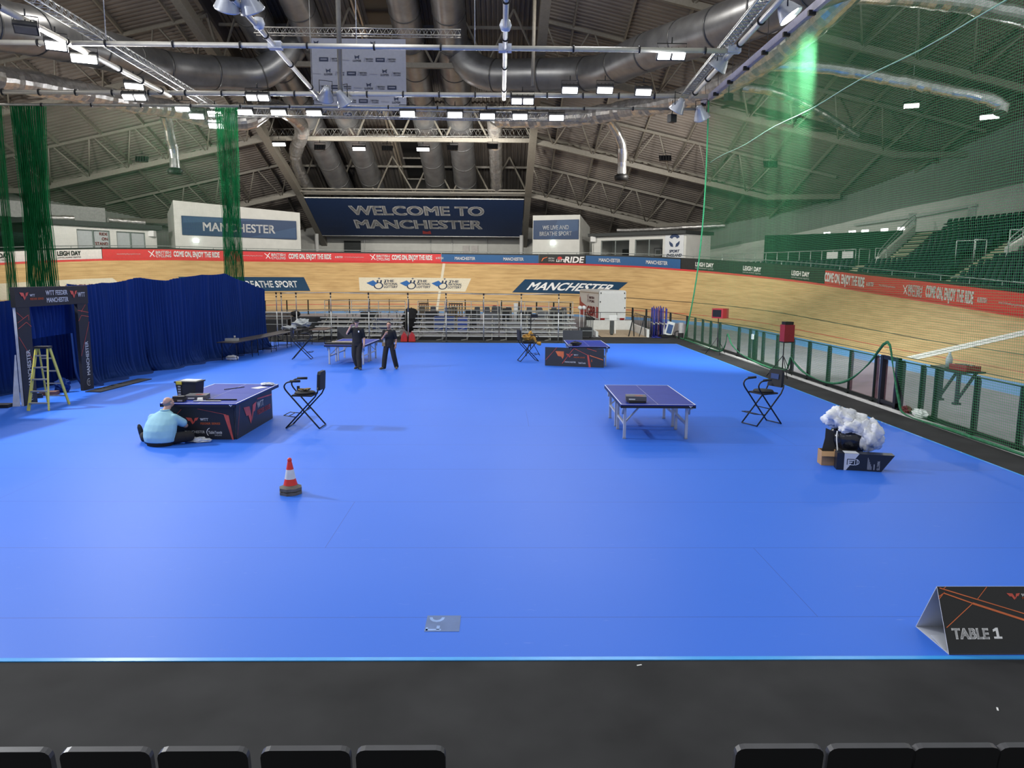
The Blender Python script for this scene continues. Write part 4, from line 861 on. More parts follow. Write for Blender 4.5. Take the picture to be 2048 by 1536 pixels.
for x, y, lb in ((365, 218, 'lit floodlight below the end of the left lattice truss, highest of its cluster'), (393, 233, 'lit floodlight in the left cluster, just below the highest'), (430, 228, 'lit floodlight at the right of the left cluster'), (432, 252, 'lit floodlight hanging lowest in the left cluster')): flood(lb, px2(x, y, 38.3), .66, 38, .15)
for x, y, lb in ((558, 289, 'lit floodlight at the left end of the far beam'), (718, 298, 'lit floodlight between the ducts on the far beam'), (846, 299, 'lit floodlight right of the rooflight on the far beam')): flood(lb, px2(x, y, 62), 1.0, 40, 0, True, 160)
for x, y, Y_, w_, lb in ((905, 297, 62, 560, 'black floodlight seen from behind under the far beam, right of the rooflight'), (985, 294, 62, 560, 'black floodlight seen from behind under the far beam, at its right end'), (640, 296, 62, 560, 'added black floodlight seen from behind under the far beam, beside the left foil duct'), (775, 298, 62, 560, 'added black floodlight seen from behind under the far beam, left of the rooflight'), (1330, 318, 56, 700, 'added black floodlight seen from behind on the right roof truss'), (1540, 330, 50, 800, 'black floodlight seen from behind on the right roof truss, added behind the net'), (285, 320, 56, 700, 'added black floodlight seen from behind on the left roof truss'), (60, 330, 50, 800, 'black floodlight seen from behind on the left roof truss, added behind the net bundle')): flood(lb, px2(x, y, Y_), .8, 72, pi, True, w_, None, True)  # past the far beam's right-hand pair, these are added to brighten the far end
for x, y, lb in ((515, 196, 'lit double strip floodlight on the cross pipe, left of the sponsor sheet'), (1045, 203, 'lit double strip floodlight on the cross pipe, right of the middle pipe'), (268, 195, 'lit double strip floodlight on the cross pipe at the left')): flood(lb, px2(x, y, 33.9), .95, 38, 0, True, 90, None, False, True)
flood('lit double strip floodlight under the right end of the near cross pipe', px2(1343, 112, 27.2), .95, 38, 0, True, 90, None, False, True)
flood('lit floodlight just above the cross pipe at the left', px2(268, 173, 33.2), .7, 30, .3)
flood('large dazzling warm floodlight on the left lattice truss', px2(168, 118, 28), .8, 50, .35, True, 420, None, True)
flood('lit floodlight left of the dazzling one on the left lattice truss', px2(112, 92, 26.6), .6, 45, .4, True, 160)
flood('lit wide floodlight behind the upper right net, nearest the stand', px2(1979, 234, 44), .95, 40, -.6, True, 220)
flood('round lit lamp behind the right net, left of the drooping foil elbow', px2(1823, 212, 46), .8, 35, -.4, True, 260, None, True)
mb = MB(); mb.tube([px2(1823, 205, 46), tuple(Vector(px2(1823, 205, 46)) + Vector((0, 0, 6.2)))], .02, 5); single('hanger_rod', mb, GALV, 'thin rod from which the round lamp behind the right net hangs', 'rod')
for x, y, lb in ((52, 60, 'unlit black floodlight on the pipe at the upper left'),): flood(lb, px2(x, y, 24.5), .6, 30, .4, False)
# bell shaped reflector lamps
BELL = mat('pale_reflector', (.5, .52, .56), .3, .35, var=.06)
def bell(label, loc, yaw, tilt, lit=False):
    t = thing('reflector_lamp', label, 'lamp', loc, yaw); M = Matrix.Rotation(radians(tilt), 3, 'X')
    mb = MB(); mb.lathe([(.02, .42), (.13, .4), (.16, .28), (.26, .1), (.36, -.16), (.38, -.2), (.35, -.2), (.24, .08), (0, .1)], 18); mb.v = [tuple(M @ Vector(v)) for v in mb.v]; part('reflector', mb, BELL, t)
    mb = MB(); mb.lathe([(0, -.12), (.3, -.12), (.3, -.1), (0, -.1)], 16); mb.v = [tuple(M @ Vector(v)) for v in mb.v]; part('lens', mb, LENSW if lit else mat('pale_lens', (.3, .31, .33), .25), t)
    mb = MB(); mb.tube([(-.28, 0, .05), (-.28, 0, .6), (.28, 0, .6), (.28, 0, .05)], .02, 5); part('bracket', mb, BLACK, t)
    if lit:
        L = bpy.data.lights.new('lamp_light', 'SPOT'); L.energy = 11000; L.spot_size = radians(85); L.spot_blend = .8; L.shadow_soft_size = .25; L.color = (.92, 1, .94)
        o = bpy.data.objects.new('lamp_light', L); COL.objects.link(o); p_ = Vector(loc) + Matrix.Rotation(yaw, 3, 'Z') @ (M @ Vector((0, 0, -.25))); o.matrix_world = Matrix.Translation(p_) @ Vector((1.5, 6, -5)).to_track_quat('-Z', 'Y').to_matrix().to_4x4(); o.parent = t; o.matrix_parent_inverse = Matrix.LocRotScale(Vector(loc), Matrix.Rotation(yaw, 3, 'Z'), None).inverted()
for x, y, Y_, yw, tl, lb, lit in ((1575, 22, 23, 1.2, -35, 'large lit reflector lamp at the top right beside the net rail', True), (1440, 128, 28.5, .9, 40, 'pale unlit reflector lamp below the right pipe joint', False), (1356, 214, 34.2, .8, 35, 'pale unlit reflector lamp under the right end of the cross pipe', False), (1402, 228, 34.6, -.7, 40, 'pale unlit reflector lamp hanging beside the top corner of the net', False), (652, 190, 34, .4, 45, 'pale unlit reflector lamp in front of the sponsor sheet, left of its pole', False), (686, 198, 34.1, -.6, 45, 'pale unlit reflector lamp in front of the sponsor sheet, beside its pole', False), (455, 4, 23, .5, 40, 'pale unlit reflector lamp cut by the top edge, left one', False), (500, 8, 23.2, -.3, 40, 'pale unlit reflector lamp cut by the top edge, right one', False)):
    bell(lb, px2(x, y, Y_), yw, tl, lit)
def spk(x, y, Y_, lb):
    mb = MB(); mb.box((0, 0, 0), (.32, .28, .34)); mb.tube([(0, 0, .17), (0, 0, .8)], .02, 5); single('hanging_speaker', mb, BLACKP, lb, 'speaker', px2(x, y, Y_), .4)
spk(1344, 237, 34.5, 'small black speaker hanging below the right pale reflector lamp'); spk(1457, 195, 36, 'small black speaker hanging behind the top corner of the net')
# ---- green nets
def net_mat(name, pitch, w, col, trans=.5, horiz=True):
    m = bpy.data.materials.new(name); m.use_nodes = True; nt = m.node_tree; nt.nodes.clear(); N = nt.nodes.new; Lk = nt.links.new
    uv = N('ShaderNodeUVMap'); sp_ = N('ShaderNodeSeparateXYZ'); Lk(uv.outputs[0], sp_.inputs[0])
    def mt_(op, a, b):
        n = N('ShaderNodeMath'); n.operation = op
        for i, q in enumerate((a, b)):
            if isinstance(q, (int, float)): n.inputs[i].default_value = q
            elif q is not None: Lk(q, n.inputs[i])
        return n.outputs[0]
    l = [mt_('LESS_THAN', mt_('FRACT', mt_('DIVIDE', sp_.outputs[k], pitch), None), w / pitch) for k in (('X', 'Y') if horiz else ('X',))]
    f_ = mt_('MAXIMUM', l[0], l[-1])
    d = N('ShaderNodeBsdfDiffuse'); d.inputs[0].default_value = (*col, 1); tr = N('ShaderNodeBsdfTranslucent'); tr.inputs[0].default_value = (*col, 1); mx0 = N('ShaderNodeMixShader'); mx0.inputs[0].default_value = trans; Lk(d.outputs[0], mx0.inputs[1]); Lk(tr.outputs[0], mx0.inputs[2])
    tp = N('ShaderNodeBsdfTransparent'); mx = N('ShaderNodeMixShader'); Lk(f_, mx.inputs[0]); Lk(tp.outputs[0], mx.inputs[1]); Lk(mx0.outputs[0], mx.inputs[2])
    out = N('ShaderNodeOutputMaterial'); Lk(mx.outputs[0], out.inputs[0]); return m
SC.cycles.transparent_max_bounces = 24
NETM = net_mat('green_net', .055, .0054, (.10, .42, .18)); STR = net_mat('green_net_bunch', .02, .0052, (.025, .25, .09), .4, False)
def sheet(name, grid, uvf, m, parent=None, label=None, cat=None):
    """grid[i][j] of points"""
    nj = len(grid[0]); mb = MB(); mb.add([p for r in grid for p in r], [(i * nj + j, (i + 1) * nj + j, (i + 1) * nj + j + 1, i * nj + j + 1) for i in range(len(grid) - 1) for j in range(nj - 1)], 0, True)
    o = part(name, mb, m, parent) if parent else single(name, mb, m, label, cat)
    ul = o.data.uv_layers.new(name='UVMap'); flat = [uvf(i, j) for i in range(len(grid)) for j in range(nj)]
    for lp in o.data.loops: ul.data[lp.index].uv = flat[lp.vertex_index]
    return o
def pxX(px, py, X_):
    d = [_A[i] * (px - 1024) / 1469.64 - _B[i] * (py - 768) / 1469.64 + _C[i] for i in range(3)]; t = X_ / d[0]; return (X_, d[1] * t, CAMPOS[2] + d[2] * t)
BOT = [pxX(*q, 9.98) for q in ((1290, 655), (1372, 680), (1400, 690), (1440, 704), (1452, 690), (1457, 668), (1466, 690), (1490, 712), (1540, 735), (1572, 740), (1580, 728), (1584, 714), (1592, 726), (1615, 748), (1660, 766), (1700, 760), (1740, 728), (1778, 684), (1790, 740), (1801, 800), (1813, 850), (1900, 868), (2048, 912), (2300, 1010))]
BOT = [(x, y, max(z, .05)) for x, y, z in BOT]
bt = sorted([(y, z) for x, y, z in BOT])
net = thing('safety_net', 'large green safety net hanging down the right side of the mat', 'net')
ys = [36.2 - .3 * i for i in range(90)]; grid = []
for y in ys:
    zb = interp(y, bt); col = []
    yt = min(y, 34.6) if y > 34.6 else y
    for j in range(15):
        t = j / 14; z = zb + (GZ + .15 - zb) * t
        yy = y + (0 if y < 33 else (y - 33) / 3.2 * (1.4 * (1 - t) ** 3 * 2.2 - 1.5 * t * .9))
        col.append((9.98 - .46 * t + .07 * sin(y * 1.9 + 2 * t) * (1 - t) + .04 * sin(y * 4.3), yy, z))
    grid.append(col)
sheet('net_sheet', grid, lambda i, j: (.3 * i * 1.03, grid[i][j][2]), NETM, net)
P_ = smooth_path([(x - .04, y, z) for x, y, z in BOT], 4); mb = MB(); mb.tube(P_, [.014 + .024 * abs(sin(i * .35)) for i in range(len(P_))], 6)
part('gathered_hem', mb, mat('green_net_hem', (.02, .15, .065), .8, var=.35, scale=14), net)
e = [grid[0][j] for j in range(15)]; mb = MB(); mb.tube(e, .035, 6); part('edge_rope', mb, mat('green_rope', (.05, .4, .16), .7), net)
mb = MB(); q = [(9.6 - .02, y, 8.55 + .04 * sin(y)) for y in [34.5 - k for k in range(24)]]; mb.tube(q, .014, 5); part('cord', mb, mat('pale_green_cord', (.35, .6, .42), .6), net)
# nets at the left, on the cross pipe
def bunch(label, x, w, y, z0, z1, n, amp):
    grid = []
    for i in range(n + 1):
        t = i / n; xx = x - w / 2 + w * t; s = (i % 2 - .5) * amp
        grid.append([(xx * 1 + (x - xx) * .25 * (1 - abs(2 * j / 8 - 1)) + .03 * sin(i * 2.1 + j), y + s + .05 * sin(i), lerp(z0, z1, j / 8)) for j in range(9)])
    return sheet('gathered_net', grid, lambda i, j: (i * .043, j), STR, None, label, 'net')
bunch('green net gathered into a thick bundle at the right end of the curtain', -12.35, 1.0, 34.75, 1.6, 10.8, 80, .26)
bunch('green net gathered into a thick bundle above the black arch', -21.2, 1.5, 34.75, 1.6, 10.8, 90, .26)
bunch('thin green net bundle left of the bundle above the black arch', -22.6, .5, 34.75, 1.6, 10.8, 24, .2)
grid = []
for i in range(121):
    x = -26 + 13.4 * i / 120; grid.append([(x + .02 * sin(i * .9 + j), 34.75 + .16 * sin(x * 2.3) + .1 * sin(x * 6.1), lerp(1.6, 10.8, j / 6)) for j in range(7)])
sheet('safety_net', grid, lambda i, j: (i * .13, grid[i][j][2]), net_mat('thin_green_net', .06, .0026, (.10, .38, .17)), None, 'thin green net hanging across the left of the hall behind the curtain', 'net')
# ================================================================ things on the mat
FZ = .0145
TTOP = mat('blue_table_top', (.014, .035, .30), .5, var=.05, spec=.25); TLINE = mat('table_white_line', (.72, .74, .8), .5, var=.02); APRON = mat('table_apron', (.006, .008, .014), .5); TLEG = mat('table_leg_grey', (.52, .53, .55), .4, .25, var=.05)
WINGS = ([(0, 1), (.44, .93), (.60, .30), (.5, 0), (.33, .52), (.20, .50)], [(.62, .42), (.70, .92), (1.0, 1.0), (.86, .56), (.74, .55), (.58, .08)])
def wing(mb, o, ux, uy, w, h, mi, off=.006):
    for p in WINGS: mb.poly([(x * w, y * h) for x, y in p], o, ux, uy, mi, off)
def pp_table(label, loc, rz, brace=True):
    t = thing('table_tennis_table', label, 'table', loc, rz, 'table tennis tables on the mat')
    for sg in (-1, 1):
        mb = MB(); y0, y1 = sorted((sg * .003, sg * 1.37)); yc = (y0 + y1) / 2
        mb.box((0, yc, .748), (1.525, y1 - y0, .022), 0)
        for x in (-.7525, .7525): mb.box((x, yc, .7605), (.02, y1 - y0, .002), 1)
        mb.box((0, yc, .7603), (.004, y1 - y0, .001), 1); mb.box((0, sg * 1.36, .7605), (1.525, .02, .002), 1)
        part('tabletop_half', mb, [TTOP, TLINE], t)
        mb = MB()
        for x in (-.752, .752): mb.box((x, yc, .712), (.02, y1 - y0, .05), 0)
        mb.box((0, sg * 1.36, .712), (1.525, .02, .05), 0)
        if sg < 0: wing(mb, (.62, -1.371, .695), (1, 0, 0), (0, 0, 1), .07, .045, 1, .004)
        part('apron', mb, [APRON, TLINE], t)
        for x in (-.64, .64):
            for y in (1.12, .16): mb = MB(); mb.box((x, sg * y, .35), (.055, .055, .70)); lg = part('leg', mb, TLEG, t); mb = MB(); mb.box((x, sg * y, .012), (.062, .062, .024)); part('foot_pad', mb, GALV, lg)
            mb = MB(); mb.bar((x, sg * 1.12, .31), (x, sg * .16, .31), .035, .045); part('stretcher', mb, TLEG, t)
            if brace: mb = MB(); mb.tube([(x + (.05 if x > 0 else -.05), sg * q[0], q[1]) for q in ((1.12, .52), (1.15, .62), (1.24, .665), (1.34, .675))], .02, 6); part('corner_brace', mb, TLEG, t)
            mb = MB(); mb.bar((x, sg * 1.1, .33), (x * .45, sg * 1.0, .69), .02, .03); part('folding_strut', mb, GALV, t)
    return t
pp_table('bare table tennis table with white legs at the near right, flat case on it', (3.258, 16.031, FZ), -.017)
pp_table('table tennis table behind black printed panels with a crate on it', (-6.021, 15.985, FZ), -.015, False)
pp_table('table tennis table with a long black panel set across its near end', (3.374, 28.642, FZ), -.013)
pp_table('table tennis table with boards lying on it, behind the two standing men', (-5.728, 28.77, FZ), -.045)
PANEL = mat('black_print_panel', (.010, .012, .020), .5, var=.06); PANELB = mat('charcoal_print_panel', (.03, .031, .034), .55, var=.06); ORD_ = mat('red_orange_print', (.62, .09, .06), .5, var=.3, scale=3)
PM = [PANEL, TXTW, ORANGE, ORD_]
def panel(label, p, q, h, th, deco, m=None, grp=None):
    """a printed board standing from p to q on the floor, face to the right of p->q"""
    p, q = Vector((*p, 0)), Vector((*q, 0)); d = q - p; L = d.length; rz = atan2(d.y, d.x); mb = MB(); mb.box((L / 2, th / 2, h / 2), (L, th, h), 0); deco(mb, L, h)
    return single('printed_panel', mb, m or PM, label, 'panel', (p.x, p.y, FZ), rz, grp)
X1, Z1 = Vector((1, 0, 0)), Vector((0, 0, 1)); O1 = Vector((0, 0, 0))
def series(mb, x, z, s, col=2):
    wing(mb, (x, 0, z), X1, Z1, .36 * s, .20 * s, 3); mb.text('WTT', (x + .40 * s, 0, z + .11 * s), X1, Z1, .075 * s, .23 * s, 1, .006, .04); mb.text('FEEDER SERIES', (x + .40 * s, 0, z + .0), X1, Z1, .06 * s, .56 * s, col, .006, .03)
def d1(mb, L, h):
    series(mb, L - .97, .31, .72); mb.text('MANCHESTER', (L - 1.0, 0, .13), X1, Z1, .055, .40, 1, .006, .01); mb.text('TableTennis', (L - .53, 0, .12), X1, Z1, .06, .28, 1, .006, .03); mb.text('ENGLAND', (L - .4, 0, .075), X1, Z1, .028, .14, 1, .006, .01)
    for k in range(6): a0, a1 = 1.9 + k * .35, 1.9 + (k + 1) * .35; mb.line2((L - .47 + .09 * cos(a0), .15 + .09 * sin(a0)), (L - .47 + .09 * cos(a1), .15 + .09 * sin(a1)), .012, O1, X1, Z1, 1, .006)
    mb.poly([(L - .2, .52), (L - .1, .5), (L - .02, .0), (L - .05, .0)], O1, X1, Z1, 3, .006); mb.line2((L - .72, .63), (L - .15, .515), .008, O1, X1, Z1, 3, .006); mb.line2((L - 1.05, .62), (L - 1.3, .35), .008, O1, X1, Z1, 3, .006)
ct, st_ = cos(-.015), sin(-.015)
def D(x, y): return (-6.021 + ct * x - st_ * y, 15.985 + st_ * x + ct * y)
panel('black printed panel across the near end of the left table, before the sitting man', D(-.72, -1.25), D(.66, -1.25), .69, .012, d1)
def d2(mb, L, h):
    s = 1.0; wing(mb, (.42, 0, .16), X1, Z1, .78, .42, 3); wing(mb, (.42, 0, .28), X1, Z1, .0001, .0001, 2); mb.text('WTT', (1.24, 0, .43), X1, Z1, .13, .42, 1, .006, .04); mb.text('FEEDER SERIES', (1.24, 0, .27), X1, Z1, .11, .88, 3, .006, .03)
    mb.line2((.03, .08), (.22, .66), .01, O1, X1, Z1, 3, .006); mb.line2((1.25, .63), (2.24, .57), .03, O1, X1, Z1, 3, .006)
panel('black printed panel along the right side of the left table, large wing emblem', D(.70, -1.23), D(.70, 1.02), .69, .012, d2)
mb = MB(); mb.box((0, 0, .25), (.05, .02, .4)) if 0 else None
def d3(mb, L, h):
    series(mb, .80, .33, .75); mb.text('MANCHESTER', (.76, 0, .14), X1, Z1, .055, .42, 1, .006, .03); mb.text('TableTennis', (1.27, 0, .12), X1, Z1, .06, .28, 1, .006, .03)
    mb.poly([(.4, .56), (.72, .56), (.72, .38), (.68, .27), (.62, .36), (.5, .38)], O1, X1, Z1, 2, .006)
    for a, b, w in (((.03, .22), (.46, .71), .014), ((.66, .1), (1.1, .69), .016), ((1.05, .71), (1.62, .45), .014), ((1.6, .7), (1.95, .6), .014)): mb.line2(a, b, w, O1, X1, Z1, 3, .006)
    mb.poly([(1.6, .46), (1.66, .46), (1.75, 0), (1.67, 0)], O1, X1, Z1, 3, .006); mb.line2((1.7, .44), (2.2, .29), .03, O1, X1, Z1, 2, .006); mb.text('S', (1.75, 0, .2), X1, Z1, .09, None, 2, .006, .02)
panel('long charcoal printed panel in front of the far right table', (1.72, 27.60), (3.86, 26.98), .70, .03, d3, [PANELB, TXTW, ORANGE, ORD_])
# ---- umpires' folding chairs
CUSH = mat('black_cushion', (.016, .016, .018), .75, var=.1); LBL = mat('dark_blue_patch', (.02, .05, .16), .6)
def high_chair(label, loc, rz):
    t = thing('folding_high_chair', label, 'chair', loc, rz, 'umpire chairs on the mat')
    for y in (-.24, .24):
        mb = MB(); mb.tube([(-.37, y, .015), (.30, y, .72), (.36, y, .84), (.37, y, .92)], .017, 6); part('leg', mb, BLACK, t)
        mb = MB(); mb.tube(smooth_path([(.37, y * .96, .015), (-.22, y * .96, .70), (-.36, y * .98, .88), (-.36, y, .97), (-.28, y, 1.03), (-.1, y, 1.04)], 4), .017, 6); lg = part('leg', mb, BLACK, t)
        mb = MB(); mb.tube([(-.24, y, 1.05), (-.02, y, 1.055)], .028, 8); part('armrest', mb, CUSH, lg)
    mb = MB(); mb.box((.0, 0, .73), (.44, .46, .035)); mb.lathe([(0, .75), (.2, .75), (.23, .765), (.21, .795), (0, .80)], 14); part('seat', mb, CUSH, t)
    mb = MB(); pts = []
    for x, z in ((-.2, -.2), (.2, -.2), (.2, .14), (.16, .2), (-.16, .2), (-.2, .14)): pts.append((x, z))
    mb.prism(pts, (.37, 0, 1.05), (0, 1, 0), (.06, 0, 1), .07, 0); mb.poly([(-.12, -.02), (.12, -.02), (.12, .1), (-.12, .1)], (.33, 0, 1.05), (0, -1, 0), (.06, 0, 1), 1, .012); part('backrest', mb, [CUSH, LBL], t)
    mb = MB()
    for q in (-.24, .24): mb.tube([(-.14, q, .26), (-.42, q * .85, .29)], .01, 5)
    mb.tube([(-.42, -.2, .29), (-.42, .2, .29)], .01, 5); mb.tube([(-.3, -.22, .28), (-.3, .22, .28)], .01, 5); part('footrest', mb, BLACK, t)
    for x, z in ((-.37, .02), (.37, .02), (.03, .38)): mb = MB(); mb.tube([(x, -.24, z), (x, .24, z)], .012, 6); part('cross_bar', mb, BLACK, t)
    return t
c0 = high_chair('black folding high chair beside the left panelled table, cables on its seat', (-4.27, 16.02, FZ), -.06)
dup(c0, (6.04, 16.52, FZ), .42, 'black folding high chair on the right between the bare table and the fence')
dup(c0, (1.13, 29.08, FZ), pi + .25, 'black folding high chair near the yellow bag at the far end')
dup(c0, (-7.9, 29.45, FZ), pi + .1, 'black folding high chair by the dark long tables at the far left')
mb = MB()
random.seed(3)
for k in range(5): mb.tube(smooth_path([(random.uniform(-.14, .14), random.uniform(-.12, .12), .02 + .03 * random.random()) for _ in range(5)], 4), .012, 5, k % 2)
mb.box((-.12, .02, .06), (.05, .06, .1), 0)
single('cable_bundle', mb, [BLACKP, mat('yellow_plug', (.4, .25, .05), .5)], 'small tangle of cables lying on the left high chair seat', 'cables', (-4.3, 16.03, FZ + .80))
# ---- traffic cones, two stacked
CRED = mat('cone_red', (.75, .035, .02), .45, var=.06); CWH = mat('cone_white', (.72, .72, .70), .5, var=.08); CBASE = mat('worn_grey_rubber', (.12, .11, .095), .75, var=.25)
def cone(label, z, body=True):
    t = thing('traffic_cone', label, 'cone', (-3.2, 10.99, z), .3); mb = MB()
    oct_ = [(.175 * cos(a), .175 * sin(a)) for a in [pi / 8 + k * pi / 4 for k in range(8)]]
    mb.prism(oct_, (0, 0, .022), (1, 0, 0), (0, 1, 0), .044); mb.lathe([(.165, .044), (.12, .075), (.105, .08)], 8); part('base', mb, CBASE, t)
    mb = MB(); prof = [(.105, .08), (.082, .175), (.056, .32), (.034, .43), (.03, .445)]
    if not body: prof = [(.104, .08), (.1, .1)]
    for i, (a, b) in enumerate(zip(prof, prof[1:])): mb.lathe([a, b], 20, (0, 0, 0), 1 if i == 1 else 0)
    if body: mb.lathe([(.03, .445), (.034, .455), (.032, .475), (.022, .495), (0, .50)], 14, (0, 0, 0), 0)
    part('cone_body', mb, [CRED, CWH], t)
cone('lower traffic cone of the pair, only its worn grey base showing', FZ, False); cone('red and white striped traffic cone standing on another cone', FZ + .06)
# ---- things on the left table
TT = FZ + .7625
t = thing('storage_crate', 'black plastic crate with yellow clip and pale lid on the left table', 'crate', (-6.60, 15.62, TT), -.12)
mb = MB(); mb.prism([(-.19, 0), (.19, 0), (.23, .3), (-.23, .3)], (0, 0, 0), (1, 0, 0), (0, 0, 1), .34); mb.box((0, 0, .305), (.49, .39, .03)); part('body', mb, BLACKP, t)
mb = MB(); mb.box((.02, .02, .325), (.36, .28, .012)); part('lid', mb, mat('pale_lid', (.55, .56, .58), .4), t)
mb = MB(); mb.box((-.13, -.2, .29), (.12, .02, .06)); part('clip', mb, mat('yellow_clip', (.7, .55, .03), .5), t)
mb = MB()
for k in range(4): mb.box((-.13, -.195, .05 + .055 * k), (.06, .012, .03))
part('side_slots', mb, mat('grey_slots', (.35, .35, .36), .5), t)
CASE = mat('grey_carton', (.10, .10, .11), .6, var=.1)
def netbox(label, loc, rz):
    mb = MB(); mb.box((0, 0, .045), (.42, .3, .09), 0); mb.poly([(-.02, -.1), (.14, -.1), (.14, .05), (-.02, .05)], (0, 0, .09), (1, 0, 0), (0, 1, 0), 1, .002); mb.poly([(-.15, .02), (-.02, .02), (-.02, .045), (-.15, .045)], (0, -.15, 0), (1, 0, 0), (0, 0, 1), 2, .002)
    mb.poly([(-.2, .13), (.2, .13), (.2, .145), (-.2, .145)], (0, 0, .09), (1, 0, 0), (0, 1, 0), 2, .002)
    return single('net_carton', mb, [CASE, mat('dark_red_print', (.2, .03, .03), .5), WHITE], label, 'box', loc, rz)
netbox('flat grey carton in front of the black crate on the left table', (-6.28, 15.2, TT), .1)
t = thing('equipment_case', 'dark folded net clamp lying under the grey carton on the bare table', 'case', (2.83, 14.93, TT), .1); mb = MB(); mb.box((0, 0, .02), (.36, .2, .04)); part('body', mb, BLACKP, t)
netbox('flat grey carton on the near left corner of the bare table', (2.83, 15.0, TT + .042), -.12)
mb = MB(); mb.box((0, 0, .03), (.1, .08, .06)); mb.box((.0, -.06, .012), (.12, .05, .024)); single('white_box', mb, WHITE, 'small white box beside the grey carton on the left table', 'box', (-6.12, 14.93, TT), .3)
mb = MB(); mb.box((0, 0, .012), (.62, .03, .024)); single('bar', mb, BLACKP, 'black bar lying near the front edge of the left table', 'bar', (-5.72, 15.02, TT), .04)
mb = MB(); mb.box((0, 0, .008), (.55, .05, .015)); single('flat_strip', mb, mat('grey_strip', (.4, .4, .42), .5), 'pale flat strip in front of the black bar on the left table', 'strip', (-5.95, 14.86, TT), .03)
mb = MB(); mb.box((0, 0, .03), (.34, .16, .06)); mb.box((.05, .02, .085), (.22, .12, .05)); mb.box((.1, -.082, .03), (.1, .004, .03), 1); single('tool_tray', mb, [BLACKP, GALV], 'black tool tray at the front left corner of the left table', 'tray', (-6.56, 14.83, TT), .05)
mb = MB(); mb.poly([(-.11, -.15), (.11, -.15), (.11, .15), (-.11, .15)], (0, 0, .001), (1, 0, 0), (0, 1, 0)); mb.box((0, 0, .002), (.22, .3, .003)); single('paper_sheet', mb, WHITE, 'white sheet of paper on the far right of the left table', 'paper', (-5.5, 16.75, TT), -.5)
CLEAR = mat('clear_plastic', (.55, .58, .62), .25, var=.3, scale=14, bump=.6)
def crumple(mb, r, sc, n=14, m=9, seed=1, j=.28):
    random.seed(seed); vs = []
    for i in range(m + 1):
        for k in range(n):
            a = pi * i / m; b = 2 * pi * k / n; q = r * (1 + random.uniform(-j, j)); vs.append((q * sin(a) * cos(b) * sc[0], q * sin(a) * sin(b) * sc[1], max(-r * sc[2] * .95, q * cos(a) * sc[2]) + r * sc[2] * .95))
    mb.add(vs, [(i * n + k, (i + 1) * n + k, (i + 1) * n + (k + 1) % n, i * n + (k + 1) % n) for i in range(m) for k in range(n)], 0, False)
mb = MB(); crumple(mb, .1, (1.7, .9, .35)); single('plastic_wrap', mb, CLEAR, 'crumpled clear wrap at the far right corner of the left table', 'plastic', (-5.42, 17.12, TT))
mb = MB(); crumple(mb, .16, (1.9, .7, .3), seed=5); single('plastic_wrap', mb, CLEAR, 'crumpled clear wrap on the mat by the sitting man', 'plastic', (-6.08, 14.5, FZ))
for k, (x, y, l, a, lb) in enumerate(((-6.02, 16.6, .5, .9, 'thin dark net rod lying in the middle of the left table'),)):
    mb = MB(); mb.box((0, 0, .008), (l, .015, .015)); single('net_rod', mb, BLACKP, lb, 'rod', (x, y, TT), a)
# boards on the far left table and bats on the far right one
def TL(x, y, c=(-5.728, 28.77), r=-.045): return (c[0] + cos(r) * x - sin(r) * y, c[1] + sin(r) * x + cos(r) * y)
x, y = TL(-.12, -1.1); mb = MB(); mb.box((0, 0, .035), (1.25, .4, .07)); single('flat_board', mb, BLACKP, 'black flat board stack on the near end of the far left table', 'board', (x, y, TT), -.045)
x, y = TL(-.1, -.98); mb = MB(); mb.box((0, 0, .015), (.9, .12, .03)); single('flat_strip', mb, mat('pale_wood_strip', (.5, .42, .33), .6), 'pale wooden strip on the black boards of the far left table', 'strip', (x, y, TT + .0705), .12)
x, y = TL(-.5, -1.05, (3.374, 28.642), -.013)
t = thing('bag', 'dark bag lying on the near left corner of the far right table', 'bag', (x, y, TT), .3); mb = MB(); crumple(mb, .14, (1.6, .9, .55), seed=8); part('body', mb, CHAR, t); mb = MB(); mb.box((-.25, -.06, .03), (.14, .1, .06)); part('pocket', mb, GALV, t)
# ---- heap of rubbish on the right
BINB = mat('black_bin_bag', (.010, .011, .016), .22, var=.2, scale=8, bump=.7); FILM = mat('white_film', (.80, .81, .83), .45, var=.1, scale=9, bump=.8)
t = thing('rubbish_bin', 'round black bin lined with a shiny black bag, white film spilling over', 'bin', (6.36, 13.02, FZ)); mb = MB(); mb.lathe([(0, .0), (.25, 0), (.3, .46), (.27, .46), (0, .4)], 20); part('bin_body', mb, BLACKP, t)
mb = MB(); random.seed(12); prof = [(.305, .30), (.32, .36), (.33, .45), (.325, .52), (.29, .58), (.2, .60), (0, .58)]; n = 26
vs = [((r * (1 + random.uniform(-.05, .05))) * cos(2 * pi * k / n), (r * (1 + random.uniform(-.05, .05))) * sin(2 * pi * k / n), z + random.uniform(-.025, .025)) for r, z in prof for k in range(n)]
mb.add(vs, [(i * n + k, i * n + (k + 1) % n, (i + 1) * n + (k + 1) % n, (i + 1) * n + k) for i in range(len(prof) - 1) for k in range(n)], 0, True); part('bin_bag', mb, BINB, t)
